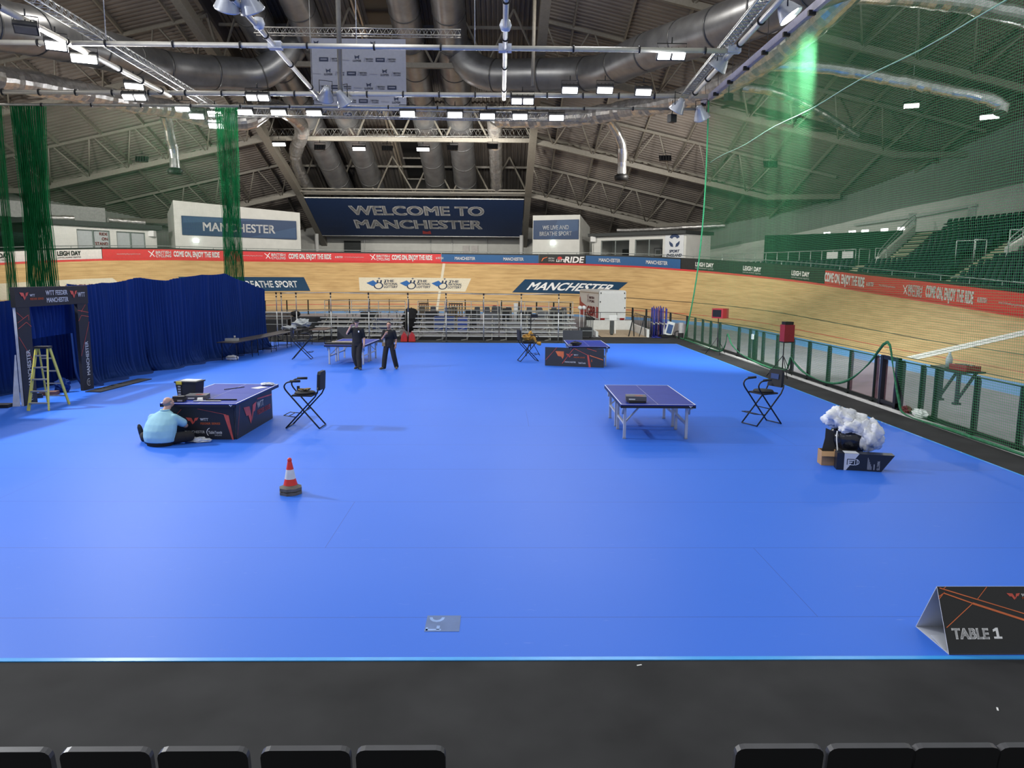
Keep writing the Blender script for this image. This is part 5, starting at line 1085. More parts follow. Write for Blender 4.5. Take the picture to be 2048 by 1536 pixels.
def film(label, loc, r, sc, seed, j=.3):
    mb = MB(); n, m = 44, 26; random.seed(seed); ph = [random.uniform(0, 6) for _ in range(12)]; vs = []
    for i in range(m + 1):
        for k in range(n):
            a = pi * i / m; b = 2 * pi * k / n
            q = 1 + .16 * sin(3 * b + ph[0] + 2 * a) + .13 * sin(5 * b - 4 * a + ph[1]) + .10 * sin(9 * b + 3 * a + ph[2]) * sin(a) + .08 * abs(sin(13 * b + 7 * a + ph[3])) + random.uniform(-.05, .05) + .06 * sin(17 * b + 9 * a + ph[4]) + .05 * abs(sin(7 * a - 4 * b + ph[5]))
            q *= r; vs.append((q * sin(a) * cos(b) * sc[0], q * sin(a) * sin(b) * sc[1], q * cos(a) * sc[2]))
    mb.add(vs, [(i * n + k, (i + 1) * n + k, (i + 1) * n + (k + 1) % n, i * n + (k + 1) % n) for i in range(m) for k in range(n)], 0, True)
    return single('plastic_film', mb, FILM, label, 'plastic', loc)
film('crumpled white plastic film, low clump over the middle of the black bin rim', (6.38, 12.86, .70), .2, (1.2, .75, .62), 23)
film('crumpled white plastic film, upper left clump on the black bin', (6.18, 13.04, .83), .22, (1.05, .9, .72), 4)
film('crumpled white plastic film, upper right clump on the black bin', (6.5, 13.1, .78), .19, (1.1, .9, .6), 9)
film('bulging white plastic bag drooping over the front right of the black bin', (6.62, 12.78, .56), .25, (.95, .65, .9), 17)
t = thing('cardboard_box', 'small open brown cardboard box left of the black bin', 'box', (5.93, 12.86, FZ), -.12); CARD = mat('brown_card', (.46, .27, .13), .75, var=.06)
mb = MB()
for c, d in (((0, -.12, .13), (.26, .008, .26)), ((0, .12, .13), (.26, .008, .26)), ((-.13, 0, .13), (.008, .24, .26)), ((.13, 0, .13), (.008, .24, .26)), ((0, 0, .005), (.26, .24, .01))): mb.box(c, d)
mb.box((-.05, -.126, .17), (.1, .004, .02), 1); part('carton', mb, [CARD, mat('card_print', (.2, .11, .05), .7)], t)
mb = MB(); mb.prism([(-.13, 0), (.13, 0), (.12, .13), (-.14, .13)], (-.01, -.125, .26), (1, 0, 0), (-.1, -.55, -.6), .006); part('flap', mb, CARD, t)
mb = MB(); mb.prism([(-.12, 0), (.12, 0), (.12, .12), (-.12, .12)], (.135, 0, .26), (0, 1, 0), (.6, 0, -.55), .006); part('flap', mb, CARD, t)
mb = MB(); pts = [(-.13, 0), (.14, 0), (.1, .3), (.09, .42), (-.05, .48), (-.06, .3)]; mb.prism(pts, (0, 0, 0), (1, 0, 0), (0, .12, 1), .012); single('foam_insert', mb, CHAR, 'black foam insert standing in the small cardboard box', 'insert', (5.96, 12.9, FZ + .16), -.1)
mb = MB(); mb.tube(smooth_path([(6.08, 12.86, .62), (6.05, 12.8, .5), (6.06, 12.76, .3), (6.08, 12.74, .1)], 6), .011, 6); single('strap', mb, WHITE, 'white strap hanging between the cardboard box and the bin', 'strap')
NB = mat('blue_black_carton', (.010, .013, .022), .4, var=.06); PW = mat('pale_panel_print', (.62, .64, .68), .45, var=.03)
dx, dy = .65, -.29
rzw = atan2(dy, dx) * .55
t = thing('product_carton', 'long blue black carton with a slanted end and white panel, front of heap', 'box', (5.92, 12.46, FZ), rzw); mb = MB(); Lw, Hw, Tw = .93, .30, .2
mb.prism([(0, 0), (.73, 0), (Lw, Hw), (0, Hw)], (0, Tw / 2, 0), X1, Z1, Tw, 0)
mb.poly([(.12, 0), (.155, 0), (.36, Hw), (.12, Hw)], O1, X1, Z1, 1, .004); mb.poly([(.12, 0), (.36, 0), (.34, Tw), (.12, Tw)], (0, 0, Hw), X1, (0, 1, 0), 1, .003)
for p, q in (((.17, .1), (.17, .2)), ((.17, .2), (.29, .2)), ((.29, .2), (.29, .1)), ((.29, .1), (.17, .1)), ((.2, .13), (.27, .13)), ((.2, .165), (.27, .165)), ((.33, .11), (.33, .2)), ((.33, .2), (.36, .17)), ((.36, .17), (.36, .13)), ((.36, .13), (.33, .11)), ((.3, .2), (.33, .2)), ((.3, .1), (.33, .11))): mb.line2(p, q, .012, O1, X1, Z1, 2 if p[0] < .28 else 1, .007)
mb.text('WATTS', (.655, 0, .19), -Z1, X1, .045, .16, 1, .005, .03); [mb.poly([(x, .03), (x + w_, .03), (x + w_, .03 + h_), (x, .03 + h_)], O1, X1, Z1, 3, .005) for x, w_, h_ in ((.60, .018, .1), (.50, .009, .21), (.515, .009, .18), (.53, .009, .14), (.545, .009, .1), (.56, .009, .06))]
mb.line2((.64, 0), (.64, Tw), .004, (0, 0, Hw), X1, (0, 1, 0), 2, .004)
part('carton_body', mb, [NB, PW, mat('navy_black_ink', (.012, .016, .03), .4), mat('small_print_grey', (.3, .31, .34), .5)], t)
mb = MB(); mb.box((0, 0, .13), (.22, .3, .26)); single('black_carton', mb, NB, 'plain black carton squeezed between the bin and the slanted carton', 'box', (6.13, 12.7 + .02, FZ), .2) if 0 else None
# ---- TABLE 1 prism sign
t = thing('table_sign', 'three-sided black sign lettered TABLE 1 at the bottom right corner', 'sign', (4.02, 6.075, FZ)); Ls = 1.4; A0, Ap, Bk = (0, 0), (.265, .525), (.53, 0)
def face(p, q): return [(0, p[0], p[1]), (Ls, p[0], p[1]), (Ls, q[0], q[1]), (0, q[0], q[1])]
th = .006; mb = MB(); fu = Vector((0, .265, .525)).normalized(); fl_ = Vector((0, .265, .525)).length
mb.prism([(0, 0), (Ls, 0), (Ls, fl_), (0, fl_)], O1, X1, fu, th, 0, 1)
for p, q, w in (((.0, .50), (.06, .535), .006), ((0.0, .48), (.05, .53), .006), ((.05, .53), (.3, .44), .01), ((.3, .44), (Ls, .08), .018), ((.3, .44), (.02, .23), .007), ((.02, .575), (.95, .29), .009), ((.35, .475), (.46, .585), .006), ((.05, .565), (.08, .585), .006)): mb.line2(p, q, w, O1, X1, fu, 2, .006)
mb.line2((.78, 0), (.86, .16), .03, O1, X1, fu, 2, .006)
wing(mb, Vector((.63, 0, 0)) + fu * .47, X1, fu, .125, .06, 4, .006); mb.text('WTT', Vector((.765, 0, 0)) + fu * .5, X1, fu, .026, .075, 1, .006, .04); mb.text('FEEDER SERIES', Vector((.765, 0, 0)) + fu * .475, X1, fu, .02, .19, 2, .006, .03)
mb.text('TABLE', Vector((.06, 0, 0)) + fu * .135, X1, fu, .092, .335, 1, .006, .045); mb.poly([(0, 0), (.075, 0), (.075, .018), (.05, .018), (.05, .094), (.03, .094), (.0, .078), (0, .058), (.026, .068), (.026, .018), (0, .018)], Vector((.435, 0, 0)) + fu * .135, X1, fu, 1, .006)
part('front_board', mb, [mat('black_sign_board', (.012, .0125, .0125), .5, var=.05), TXTW, ORANGE, REDP, ORD_], t)
INN = mat('white_inner_board', (.62, .65, .72), .55, var=.03); mb = MB(); bu = Vector((0, -.265, .525)).normalized(); mb.prism([(0, 0), (Ls, 0), (Ls, fl_), (0, fl_)], (0, .53, 0), X1, bu, th); part('back_board', mb, INN, t)
mb = MB(); mb.box((Ls / 2, .265, .004), (Ls, .53, .006)); mb.prism([(0, 0), (Ls, 0), (Ls, .2), (0, .2)], (0, .08, .006), X1, (0, 1, .18), .004); part('bottom_flap', mb, INN, t)
# ---- entrance arch, ladder, curtains
t = thing('entrance_arch', 'black printed entrance arch standing before the blue curtain', 'arch', (-12.0, 18.5, FZ), pi / 2 - .03); W_ = 3.03; PB_ = mat('arch_black', (.011, .011, .014), .55, var=.06); PWS = mat('arch_white_edge', (.6, .62, .66), .5)
def post(x0, x1, left):
    mb = MB(); mb.box(((x0 + x1) / 2, .045, 1.24), (x1 - x0, .07, 2.48), 1); mb.box(((x0 + x1) / 2, -.0, 1.24), (x1 - x0, .02, 2.48), 0); w = x1 - x0
    mb.text('MANCHESTER', (x0 + w * .72, -.01, .42), Z1, -X1, .15, .98, 4, .006, .02)
    o = Vector((x0, -.01, 0)); F = lambda p, q: mb.line2((p[0] * w, p[1]), (q[0] * w, q[1]), .012, o, X1, Z1, 2, .006)
    if left:
        for p, q in (((.0, 2.36), (.45, 2.2)), ((.0, 2.1), (.85, 2.28)), ((.85, 2.28), (.85, 2.14)), ((0, 1.95), (.65, 2.1)), ((.65, 2.1), (1, 1.98)), ((0, 1.75), (1, 1.05))): F(p, q)
    else:
        for p, q in (((0, 2.3), (1, 2.22)), ((.3, 2.25), (.75, 2.45)), ((0, 2.0), (.3, 2.15)), ((.3, 2.15), (1, 2.1)), ((1, 1.95), (0, 1.0))): F(p, q)
    c = Vector((x0 + w * .55, -.01, .22))
    for k in range(8): a0, a1 = 1.2 + k * .5, 1.2 + (k + 1) * .5; mb.line2((.1 * cos(a0), .1 * sin(a0)), (.1 * cos(a1), .1 * sin(a1)), .014, c, X1, Z1, 3, .006)
    mb.text('TT', c + Vector((-.05, 0, -.05)), X1, Z1, .09, .1, 3, .006, .04); part('arch_post', mb, [PB_, PWS if left else PB_, ORD_, mat('pale_emblem', (.55, .56, .58), .5), TXTW], t)
    return mb
mb = MB(); mb.prism([(.0, 0), (.16, 0), (.02, 1.3), (0, 1.3)], (-.02, .09, 0), (-.35, 1, 0), Z1, .03); part('prop_stand', mb, PWS, t)
def _p(x0, x1, left):
    post(x0, x1, left)
for o3 in (None,):
    _p(0, .5, True); _p(W_ - .5, W_, False)
mb = MB(); mb.box((W_ / 2, .04, 2.73), (W_ + .04, .12, .5), 0); oh = Vector((0, -.02, 2.48))
wing(mb, oh + Vector((.14, 0, .17)), X1, Z1, .34, .2, 2, .01); mb.text('WTT', oh + Vector((.52, 0, .26)), X1, Z1, .06, .2, 1, .01, .04); mb.text('FEEDER SERIES', oh + Vector((.52, 0, .17)), X1, Z1, .055, .54, 3, .01, .02)
mb.text('WTT FEEDER', oh + Vector((1.16, 0, .28)), X1, Z1, .125, .93, 1, .01, .03); mb.text('MANCHESTER', oh + Vector((1.18, 0, .09)), X1, Z1, .125, .93, 1, .01, .03)
wing(mb, oh + Vector((2.2, 0, .16)), X1, Z1, .34, .22, 2, .01); mb.text('WTT', oh + Vector((2.56, 0, .2)), X1, Z1, .13, .34, 1, .01, .03); part('header_board', mb, [PB_, TXTW, ORD_, ORANGE], t)
YEL = mat('yellow_fibreglass', (.62, .56, .11), .5, var=.08)
t = thing('step_ladder', 'yellow step ladder open in front of the black arch', 'ladder', (-11.28, 18.28, FZ), .06)
for s in (-1, 1):
    mb = MB(); mb.bar((s * .24, -.42, 0), (s * .13, -.05, 1.5), .03, .07); part('front_rail', mb, YEL, t)
    mb = MB(); mb.bar((s * .26, .5, 0), (s * .13, .05, 1.5), .03, .06); part('rear_rail', mb, YEL, t)
for k in range(5):
    f_ = .12 + .19 * k; w = lerp(.46, .26, f_); mb = MB(); mb.box((0, lerp(-.42, -.05, f_), 1.5 * f_), (w, .08, .03)); part('step', mb, ALU, t)
for k in range(4):
    f_ = .16 + .22 * k; w = lerp(.5, .26, f_); mb = MB(); mb.bar((-w / 2, lerp(.5, .05, f_), 1.5 * f_), (w / 2, lerp(.5, .05, f_), 1.5 * f_), .03); part('rear_bar', mb, ALU, t)
mb = MB(); mb.box((0, 0, 1.52), (.34, .2, .05)); part('top_cap', mb, BLACKP, t)
VELV = mat('blue_velvet', (.004, .027, .145), .8, var=.12, stretch=(6, 6, .3), scale=2, spec=.2)
def curtain(label, base, tops, bots=None, amp=.07, pitch=.16, pool=.28, side=1, segs=14, seed=1):
    """pleated hanging cloth along a plan line; its foot spreads over the floor"""
    random.seed(seed); B_ = [Vector((*p, 0)) for p in base]; d = [0]
    for a, b in zip(B_, B_[1:]): d.append(d[-1] + (b - a).length)
    n = int(d[-1] / (pitch / 5)); T_ = list(zip(d, tops)); Q_ = list(zip(d, bots)) if bots else None; grid = []
    ph = 0
    for i in range(n + 1):
        s = d[-1] * i / n; k = 0
        while k < len(d) - 2 and d[k + 1] < s: k += 1
        f_ = (s - d[k]) / (d[k + 1] - d[k]); p = B_[k].lerp(B_[k + 1], f_); u = (B_[k + 1] - B_[k]).normalized(); nrm = Vector((u.y, -u.x, 0)) * side
        ph += 2 * pi * (d[-1] / n) / pitch * (1 + .45 * sin(s * 2.7 + seed) + .25 * sin(s * 7.1)); zt = interp(s, T_) - .035 * abs(sin(s * 1.7)); zb = interp(s, Q_) if Q_ else 0
        col = []
        for j in range(segs + 1):
            t_ = j / segs; z = lerp(zt, zb + .02, t_); a = amp * (.45 + .75 * t_) * sin(ph + 1.2 * sin(t_ * 2 + s)) + .10 * t_ * sin(s * 1.3 + 2 * t_)
            if not bots and t_ > .8: a += pool * ((t_ - .8) / .2) ** 2 * (.6 + .4 * sin(s * 3.1))
            q = p + nrm * a; col.append((q.x, q.y, max(z, .02 + FZ)))
        if not bots: q = p + nrm * (pool * (1.2 + .5 * sin(s * 4.3)) + amp); col.append((q.x, q.y, .02 + .015 * (1 + sin(ph)))); q += nrm * .06; col.append((q.x, q.y, .016))
        grid.append(col)
    nj = len(grid[0]); mb = MB(); mb.add([p for r in grid for p in r], [(i * nj + j, i * nj + j + 1, (i + 1) * nj + j + 1, (i + 1) * nj + j) for i in range(n) for j in range(nj - 1)], 0, True)
    return single('curtain', mb, VELV, label, 'curtain')
curtain('long blue velvet curtain from the arch to the far corner of the mat', [(-12.5, 21.6), (-12.5, 22.4), (-12.45, 23.9), (-12.3, 25.6), (-11.85, 26.6), (-11.65, 28), (-11.25, 30.5), (-11.05, 32.6), (-10.95, 34.7)], [3.05, 3.03, 3.08, 3.24, 3.14, 3.3, 3.4, 3.02, 2.68], seed=2)
curtain('blue velvet valance hanging across the opening of the black arch', [(-12.35, 18.9), (-12.3, 21.4)], [2.75, 2.75], [1.62, 1.62], .09, .2, seed=4)
curtain('dark blue velvet curtain deep inside the opening of the arch', [(-13.9, 17.4), (-13.6, 22.3), (-13.3, 27.5)], [2.6, 2.6, 2.5], None, .06, .25, .05, seed=6)
curtain('blue velvet curtain between the left edge and the black arch', [(-13.1, 16.4), (-12.75, 18.6)], [2.95, 2.93], None, .07, .17, .1, seed=7)
curtain('blue velvet curtain nearest the camera at the far left edge', [(-12.3, 14.6), (-12.0, 17.0)], [2.95, 2.9], None, .08, .2, .12, seed=9)
# bits on the floor by the arch
mb = MB(); mb.box((0, 0, .012), (.45, 2.7, .024), 0); mb.text('MANCHESTER', (-.07, -.9, .026), (0, 1, 0), (-1, 0, 0), .14, 1.3, 1, .002, .02); single('floor_panel', mb, [PB_, TXTW], 'black printed panel lying flat on the mat right of the arch', 'panel', (-11.42, 22.1, FZ), -.07)
mb = MB(); crumple(mb, .2, (1, .8, 1), seed=21); single('cloth_bundle', mb, VELV, 'blue cloth bundle stuffed beside the right post of the arch', 'cloth', (-12.35, 20.75, FZ))
mb = MB(); mb.box((0, 0, .05), (.4, .3, .1)); single('base_weight', mb, mat('rust_base', (.12, .05, .04), .6), 'low rusty base weight inside the right post of the arch', 'weight', (-12.45, 20.3, FZ), .2)
mb = MB(); mb.box((0, 0, .04), (.35, .16, .08)); mb.box((.1, 0, .1), (.12, .1, .05)); single('tool_box', mb, BLACKP, 'small black tool box on the floor inside the arch', 'box', (-12.5, 19.75, FZ), .5)
mb = MB(); mb.box((0, 0, .04), (.5, .3, .08)); single('base_weight', mb, BLACKP, 'black base weight at the foot of the left arch post', 'weight', (-12.5, 18.35, FZ), .1)
mb = MB(); mb.box((0, 0, .02), (.5, .4, .04)); single('flat_case', mb, GALV, 'grey flat case on the floor left of the arch', 'case', (-12.5, 17.75, FZ), .2)
# ---- long folding tables by the curtain
LT_ = mat('dark_brown_table', (.035, .028, .026), .45, var=.1)
def long_table(label, loc, rz, L=1.83, w=.76, m=None):
    t = thing('folding_table', label, 'table', loc, rz, 'long folding tables by the curtain'); mb = MB(); mb.box((0, 0, .725), (w, L, .03)); part('tabletop', mb, m or LT_, t)
    for s in (-1, 1): mb = MB(); y = s * L * .36; mb.tube([(-w * .4, y, .02), (-w * .38, y, .7)], .014, 5); mb.tube([(w * .4, y, .02), (w * .38, y, .7)], .014, 5); mb.tube([(-w * .4, y, .14), (w * .4, y, .14)], .012, 5); mb.bar((0, y, .45), (0, y - s * .4, .7), .015); part('folding_leg', mb, BLACK, t)
    return t
long_table('dark folding table nearest the camera along the blue curtain', (-10.45, 29.35, FZ), -.12)
long_table('dark folding table, second along the blue curtain', (-10.24, 31.2, FZ), -.1)
long_table('dark folding table, third along the blue curtain', (-10.07, 33.05, FZ), -.08)
long_table('dark folding table beyond the end of the curtain, white bag on it', (-9.97, 34.92, FZ), -.04)
long_table('dark folding table farthest along the row, big pale bag on it', (-9.92, 36.78, .01), 0)
long_table('lighter brown folding table standing behind the far left high chair', (-8.75, 36.2, FZ), .0, 1.83, .76, mat('brown_table', (.10, .065, .045), .5))
PALE = mat('pale_plastic_bag', (.42, .44, .44), .3, var=.25, scale=6, bump=.5)
mb = MB(); crumple(mb, .25, (1.3, 1.0, .42), seed=31); single('plastic_bag', mb, PALE, 'low pale plastic bag on the dark table past the curtain', 'bag', (-10.0, 35.1, FZ + .745))
mb = MB(); crumple(mb, .36, (1.35, 1.0, .6), seed=33); single('plastic_bag', mb, PALE, 'big pale plastic bag on the farthest dark table', 'bag', (-9.9, 36.9, .755))
mb = MB(); mb.box((0, 0, .05), (.5, .2, .1)); mb.tube([(.1, 0, .1), (.1, 0, .2)], .04, 8); single('tool_tray', mb, GALV, 'grey tool tray on the nearest dark folding table', 'tray', (-10.55, 29.1, FZ + .745), .2)
mb = MB(); crumple(mb, .16, (1.4, .8, .6), seed=35); single('plastic_bag', mb, WHITE, 'white plastic bag on the mat under the nearest dark table', 'bag', (-10.5, 28.9, FZ))
# ================================================================ people
SKIN = mat('skin', (.50, .27, .19), .5, var=.06); SKINP = mat('pale_skin', (.55, .33, .25), .5, var=.06)
def loft(mb, rings, n=18):
    vs = [(c[0] + rx * cos(2 * pi * j / n), c[1] + ry * sin(2 * pi * j / n), c[2]) for c, rx, ry in rings for j in range(n)]; k = len(rings)
    mb.add(vs, [(i * n + j, i * n + (j + 1) % n, (i + 1) * n + (j + 1) % n, (i + 1) * n + j) for i in range(k - 1) for j in range(n)] + [tuple(range(n - 1, -1, -1)), tuple((k - 1) * n + j for j in range(n))], 0, True)
def ball(mb, c, r, n=14, m=9):
    r = r if isinstance(r, tuple) else (r, r, r)
    vs = [(c[0] + r[0] * sin(pi * i / m) * cos(2 * pi * k / n), c[1] + r[1] * sin(pi * i / m) * sin(2 * pi * k / n), c[2] + r[2] * cos(pi * i / m)) for i in range(m + 1) for k in range(n)]
    mb.add(vs, [(i * n + k, (i + 1) * n + k, (i + 1) * n + (k + 1) % n, i * n + (k + 1) % n) for i in range(m) for k in range(n)], 0, True)
def fuse(name, mb, vox, m, parent, it=4, label=None):
    me = mb.mesh(name, [m]); o = bpy.data.objects.new(name, me); COL.objects.link(o)
    r = o.modifiers.new('r', 'REMESH'); r.mode = 'VOXEL'; r.voxel_size = vox; r.use_smooth_shade = True
    s = o.modifiers.new('s', 'SMOOTH'); s.factor = .5; s.iterations = it
    me2 = bpy.data.meshes.new_from_object(o.evaluated_get(bpy.context.evaluated_depsgraph_get())); o.modifiers.clear(); o.data = me2; bpy.data.meshes.remove(me)
    me2.name = name; me2.materials.clear(); me2.materials.append(m); o.parent = parent; return tag(o, label)
def limb(mb, pts, rs): 
    P_ = smooth_path(pts, 4); k = len(P_) - 1; T_ = [(i / (len(rs) - 1), r) for i, r in enumerate(rs)]
    mb.tube(P_, [interp(i / k, T_) for i in range(k + 1)], 12); ball(mb, pts[0], rs[0]); ball(mb, pts[-1], rs[-1])
def hand(mb, w, d, side, palm_n, curl=.5):
    """palm and five fingers from wrist w along d; side is the thumb's direction"""
    w, d, s, n = Vector(w), Vector(d).normalized(), Vector(side).normalized(), Vector(palm_n).normalized()
    for k in (-.028, -.01, .01, .028): mb.tube([w + s * k * .6, w + d * .085 + s * k], [.017, .015], 8)
    for k, L in ((.03, .07), (.01, .078), (-.01, .072), (-.03, .056)):
        b = w + d * .085 + s * k; c1 = (d + n * curl * .5).normalized(); c2 = (d + n * curl * 1.3).normalized(); m_ = b + c1 * L * .5; mb.tube([b, m_, m_ + c2 * L * .5], [.0095, .009, .0075], 7); ball(mb, m_ + c2 * L * .5, .0075, 6, 4)
    b = w + d * .03 + s * .03; q = b + (s * .7 + d * .6).normalized() * .045; mb.tube([w + d * .02, b, q, q + (d + n * .4).normalized() * .035], [.014, .013, .011, .009], 7)
def head(mb, c, tilt, yaw):
    """cranium, jaw, nose, ears at c (centre of the head), facing -y before yaw"""
    R_ = Matrix.Rotation(yaw, 3, 'Z') @ Matrix.Rotation(tilt, 3, 'X'); c = Vector(c); q = lambda x, y, z: c + R_ @ Vector((x, y, z))
    t_ = MB(); ball(t_, (0, .012, .025), (.078, .096, .095)); ball(t_, (0, -.02, -.045), (.06, .07, .072)); ball(t_, (0, -.055, -.09), (.032, .03, .024)); ball(t_, (0, -.1, -.012), (.013, .02, .02)); ball(t_, (0, -.092, .012), (.011, .014, .03))
    for s in (-1, 1): ball(t_, (s * .08, .01, -.005), (.012, .022, .034)); ball(t_, (s * .032, -.074, .03), (.024, .014, .01)); ball(t_, (s * .035, -.062, -.03), (.026, .026, .022))
    ball(t_, (0, -.086, -.055), (.024, .012, .009)); mb.add([q(*v) for v in t_.v], t_.f, 0, True); return q
def facebits(q, t, stubble=None):
    for s in (-1, 1): mb = MB(); ball(mb, q(s * .032, -.083, .012), (.011, .008, .007), 8, 6); part('eye', mb, mat('eye_dark', (.02, .015, .012), .3), t); mb = MB(); mb.tube([q(s * .016, -.092, .034), q(s * .046, -.083, .035)], .005, 5); part('eyebrow', mb, mat('dark_hair', (.02, .014, .01), .7), t)
    mb = MB(); mb.tube([q(-.02, -.099, -.058), q(0, -.101, -.056), q(.02, -.099, -.058)], .0045, 5); part('mouth', mb, mat('lips', (.3, .1, .08), .5), t)
HAIRD = mat('dark_hair', (.02, .014, .01), .7)
BLKC = mat('black_cloth', (.010, .010, .012), .85, var=.15); TRSR = mat('black_trousers', (.012, .011, .012), .85, var=.2); BOOT = mat('brown_boots', (.10, .065, .03), .6, var=.2); SHOEB = mat('black_shoes', (.012, .012, .013), .45)
def shoe(name, ankle, dr, m, t, toe_up=0):
    a = Vector(ankle); d = Vector(dr).normalized(); mb = MB()
    mb.tube([a + Vector((0, 0, .05)), a], [.055, .055], 10); mb.tube([a - d * .05 + Vector((0, 0, -.045)), a + d * .06 + Vector((0, 0, -.04)), a + d * .15 + Vector((0, 0, -.055 + toe_up)), a + d * .19 + Vector((0, 0, -.06 + toe_up))], [.045, .05, .042, .03], 10); ball(mb, a - d * .05 + Vector((0, 0, -.045)), .045); ball(mb, a + d * .19 + Vector((0, 0, -.06 + toe_up)), .03); fuse(name, mb, .012, m, t, 3)
def walker(label, loc, rz, J, skin, cap=False, extras=None):
    t = thing('person', label, 'person', loc, rz); mb = MB(); H_ = J['head']
    limb(mb, [J['neck0'], J['neck1']], [.06, .056]); q = head(mb, H_, J.get('tilt', 0), J.get('yaw', 0))
    loft(mb, [((0, 0, .86), .15, .10), ((0, 0, 1.0), .155, .11), ((0, 0, 1.15), .145, .10), ((0, 0, 1.3), .165, .11), ((0, 0, 1.42), .15, .095), ((0, 0, 1.49), .07, .06)])
    for s in ('L', 'R'):
        limb(mb, [J['sh' + s], J['el' + s], J['wr' + s]], [.05, .042, .029]); hand(mb, J['wr' + s], J['hd' + s], J['th' + s], J['pn' + s], J['cu' + s])
        limb(mb, [J['hip' + s], J['kn' + s], J['an' + s]], [.085, .06, .042])
    facebits(q, fuse('body', mb, .0085, skin, t, 3))
    mb = MB(); w = 1.0
    loft(mb, [((0, 0, .90), .178, .125), ((0, 0, 1.0), .18, .13), ((0, 0, 1.15), .17, .122), ((0, 0, 1.3), .188, .13), ((0, 0, 1.40), .185, .118), ((0, 0, 1.47), .125, .085), ((0, 0, 1.505), .075, .068)])
    for s in ('L', 'R'):
        a, b = Vector(J['sh' + s]), Vector(J['el' + s]); limb(mb, [a, a.lerp(b, .45), a.lerp(b, .82)], [.07, .068, .066])
    fuse('shirt', mb, .014, BLKC, t, 4)
    mb = MB(); loft(mb, [((0, 0, .84), .165, .125), ((0, 0, .93), .172, .125), ((0, 0, 1.0), .17, .122)])
    for s in ('L', 'R'):
        a = Vector(J['an' + s]); limb(mb, [J['hip' + s], J['kn' + s], a + Vector((0, 0, .0))], [.108, .098, .088])
    fuse('trousers', mb, .014, TRSR, t, 3)
    for s in ('L', 'R'): shoe('boot', J['an' + s], J['ft' + s], BOOT if not (cap and s == 'R') else mat('dark_boots', (.03, .028, .02), .6), t)
    mb = MB()
    if cap:
        vs = [q(*v) for v in [(.086 * sin(a) * cos(b), .012 + .104 * sin(a) * sin(b), .035 + .10 * cos(a)) for a in [pi / 2 * i / 6 for i in range(7)] for b in [2 * pi * k / 16 for k in range(16)]]]
        mb.add(vs, [(i * 16 + k, (i + 1) * 16 + k, (i + 1) * 16 + (k + 1) % 16, i * 16 + (k + 1) % 16) for i in range(6) for k in range(16)], 0, True); mb.add([q(x, y, z) for x, y, z in ((-.07, -.07, .05), (-.055, -.15, .038), (.055, -.15, .038), (.07, -.07, .05), (-.07, -.07, .06), (-.055, -.15, .048), (.055, -.15, .048), (.07, -.07, .06))], ((0, 1, 2, 3), (7, 6, 5, 4), (0, 4, 5, 1), (1, 5, 6, 2), (2, 6, 7, 3))); part('cap', mb, BLKC, t)
    else:
        vs = [q(*v) for v in [((.084 + .004 * (k % 2)) * sin(a) * cos(b), .02 + (.1 if sin(b) > -.3 else .085) * sin(a) * sin(b), .03 + .104 * cos(a)) for a in [pi * .62 * i / 7 for i in range(8)] for k, b in enumerate([2 * pi * k / 18 for k in range(18)])]]
        fs = [(i * 18 + k, (i + 1) * 18 + k, (i + 1) * 18 + (k + 1) % 18, i * 18 + (k + 1) % 18) for i in range(7) for k in range(18) if not (i >= 4 and 9 < k < 17)]
        mb.add(vs, fs, 0, True); part('hair', mb, HAIRD, t)
        mb = MB(); mb.add([q(x, y, z) for x, y, z in ((-.062, -.05, -.05), (-.05, -.085, -.08), (0, -.102, -.1), (.05, -.085, -.08), (.062, -.05, -.05), (.04, -.07, -.11), (0, -.085, -.122), (-.04, -.07, -.11))], ((0, 1, 7), (1, 2, 6, 7), (2, 3, 5, 6), (3, 4, 5)), 0, True); part('beard', mb, HAIRD, t)
    if extras: extras(t)
    return t
Hh = .0
JA = dict(neck0=(-.005, .0, 1.46), neck1=(-.005, -.015, 1.57), head=(-.005, -.02, 1.665), tilt=.05, yaw=.1,
          shL=(-.185, 0, 1.435), elL=(-.33, -.10, 1.28), wrL=(-.20, -.13, 1.52), hdL=(.62, .25, .75), thL=(-.3, -.5, .6), pnL=(.7, .3, -.4), cuL=.9,
          shR=(.185, 0, 1.43), elR=(.24, .03, 1.13), wrR=(.26, -.10, .90), hdR=(.02, -.15, -1), thR=(-.5, -.9, 0), pnR=(-1, 0, 0), cuR=.7,
          hipL=(-.095, 0, .90), knL=(-.10, -.05, .50), anL=(-.01, .03, .11), ftL=(-.45, -1, 0), hipR=(.095, 0, .90), knR=(.07, -.10, .50), anR=(.10, -.20, .105), ftR=(.5, -1, 0))
def exA(t):
    mb = MB(); mb.box((-.115, -.06, 1.66), (.016, .07, .14)); part('phone', mb, BLACKP, t); mb = MB(); mb.box((.085, -.135, 1.36), (.04, .004, .06)); part('chest_badge', mb, TXTW, t)
walker('man in black polo shirt and cap walking, phone held to his ear', (-5.08, 26.25, FZ), 0, JA, SKINP, True, exA)
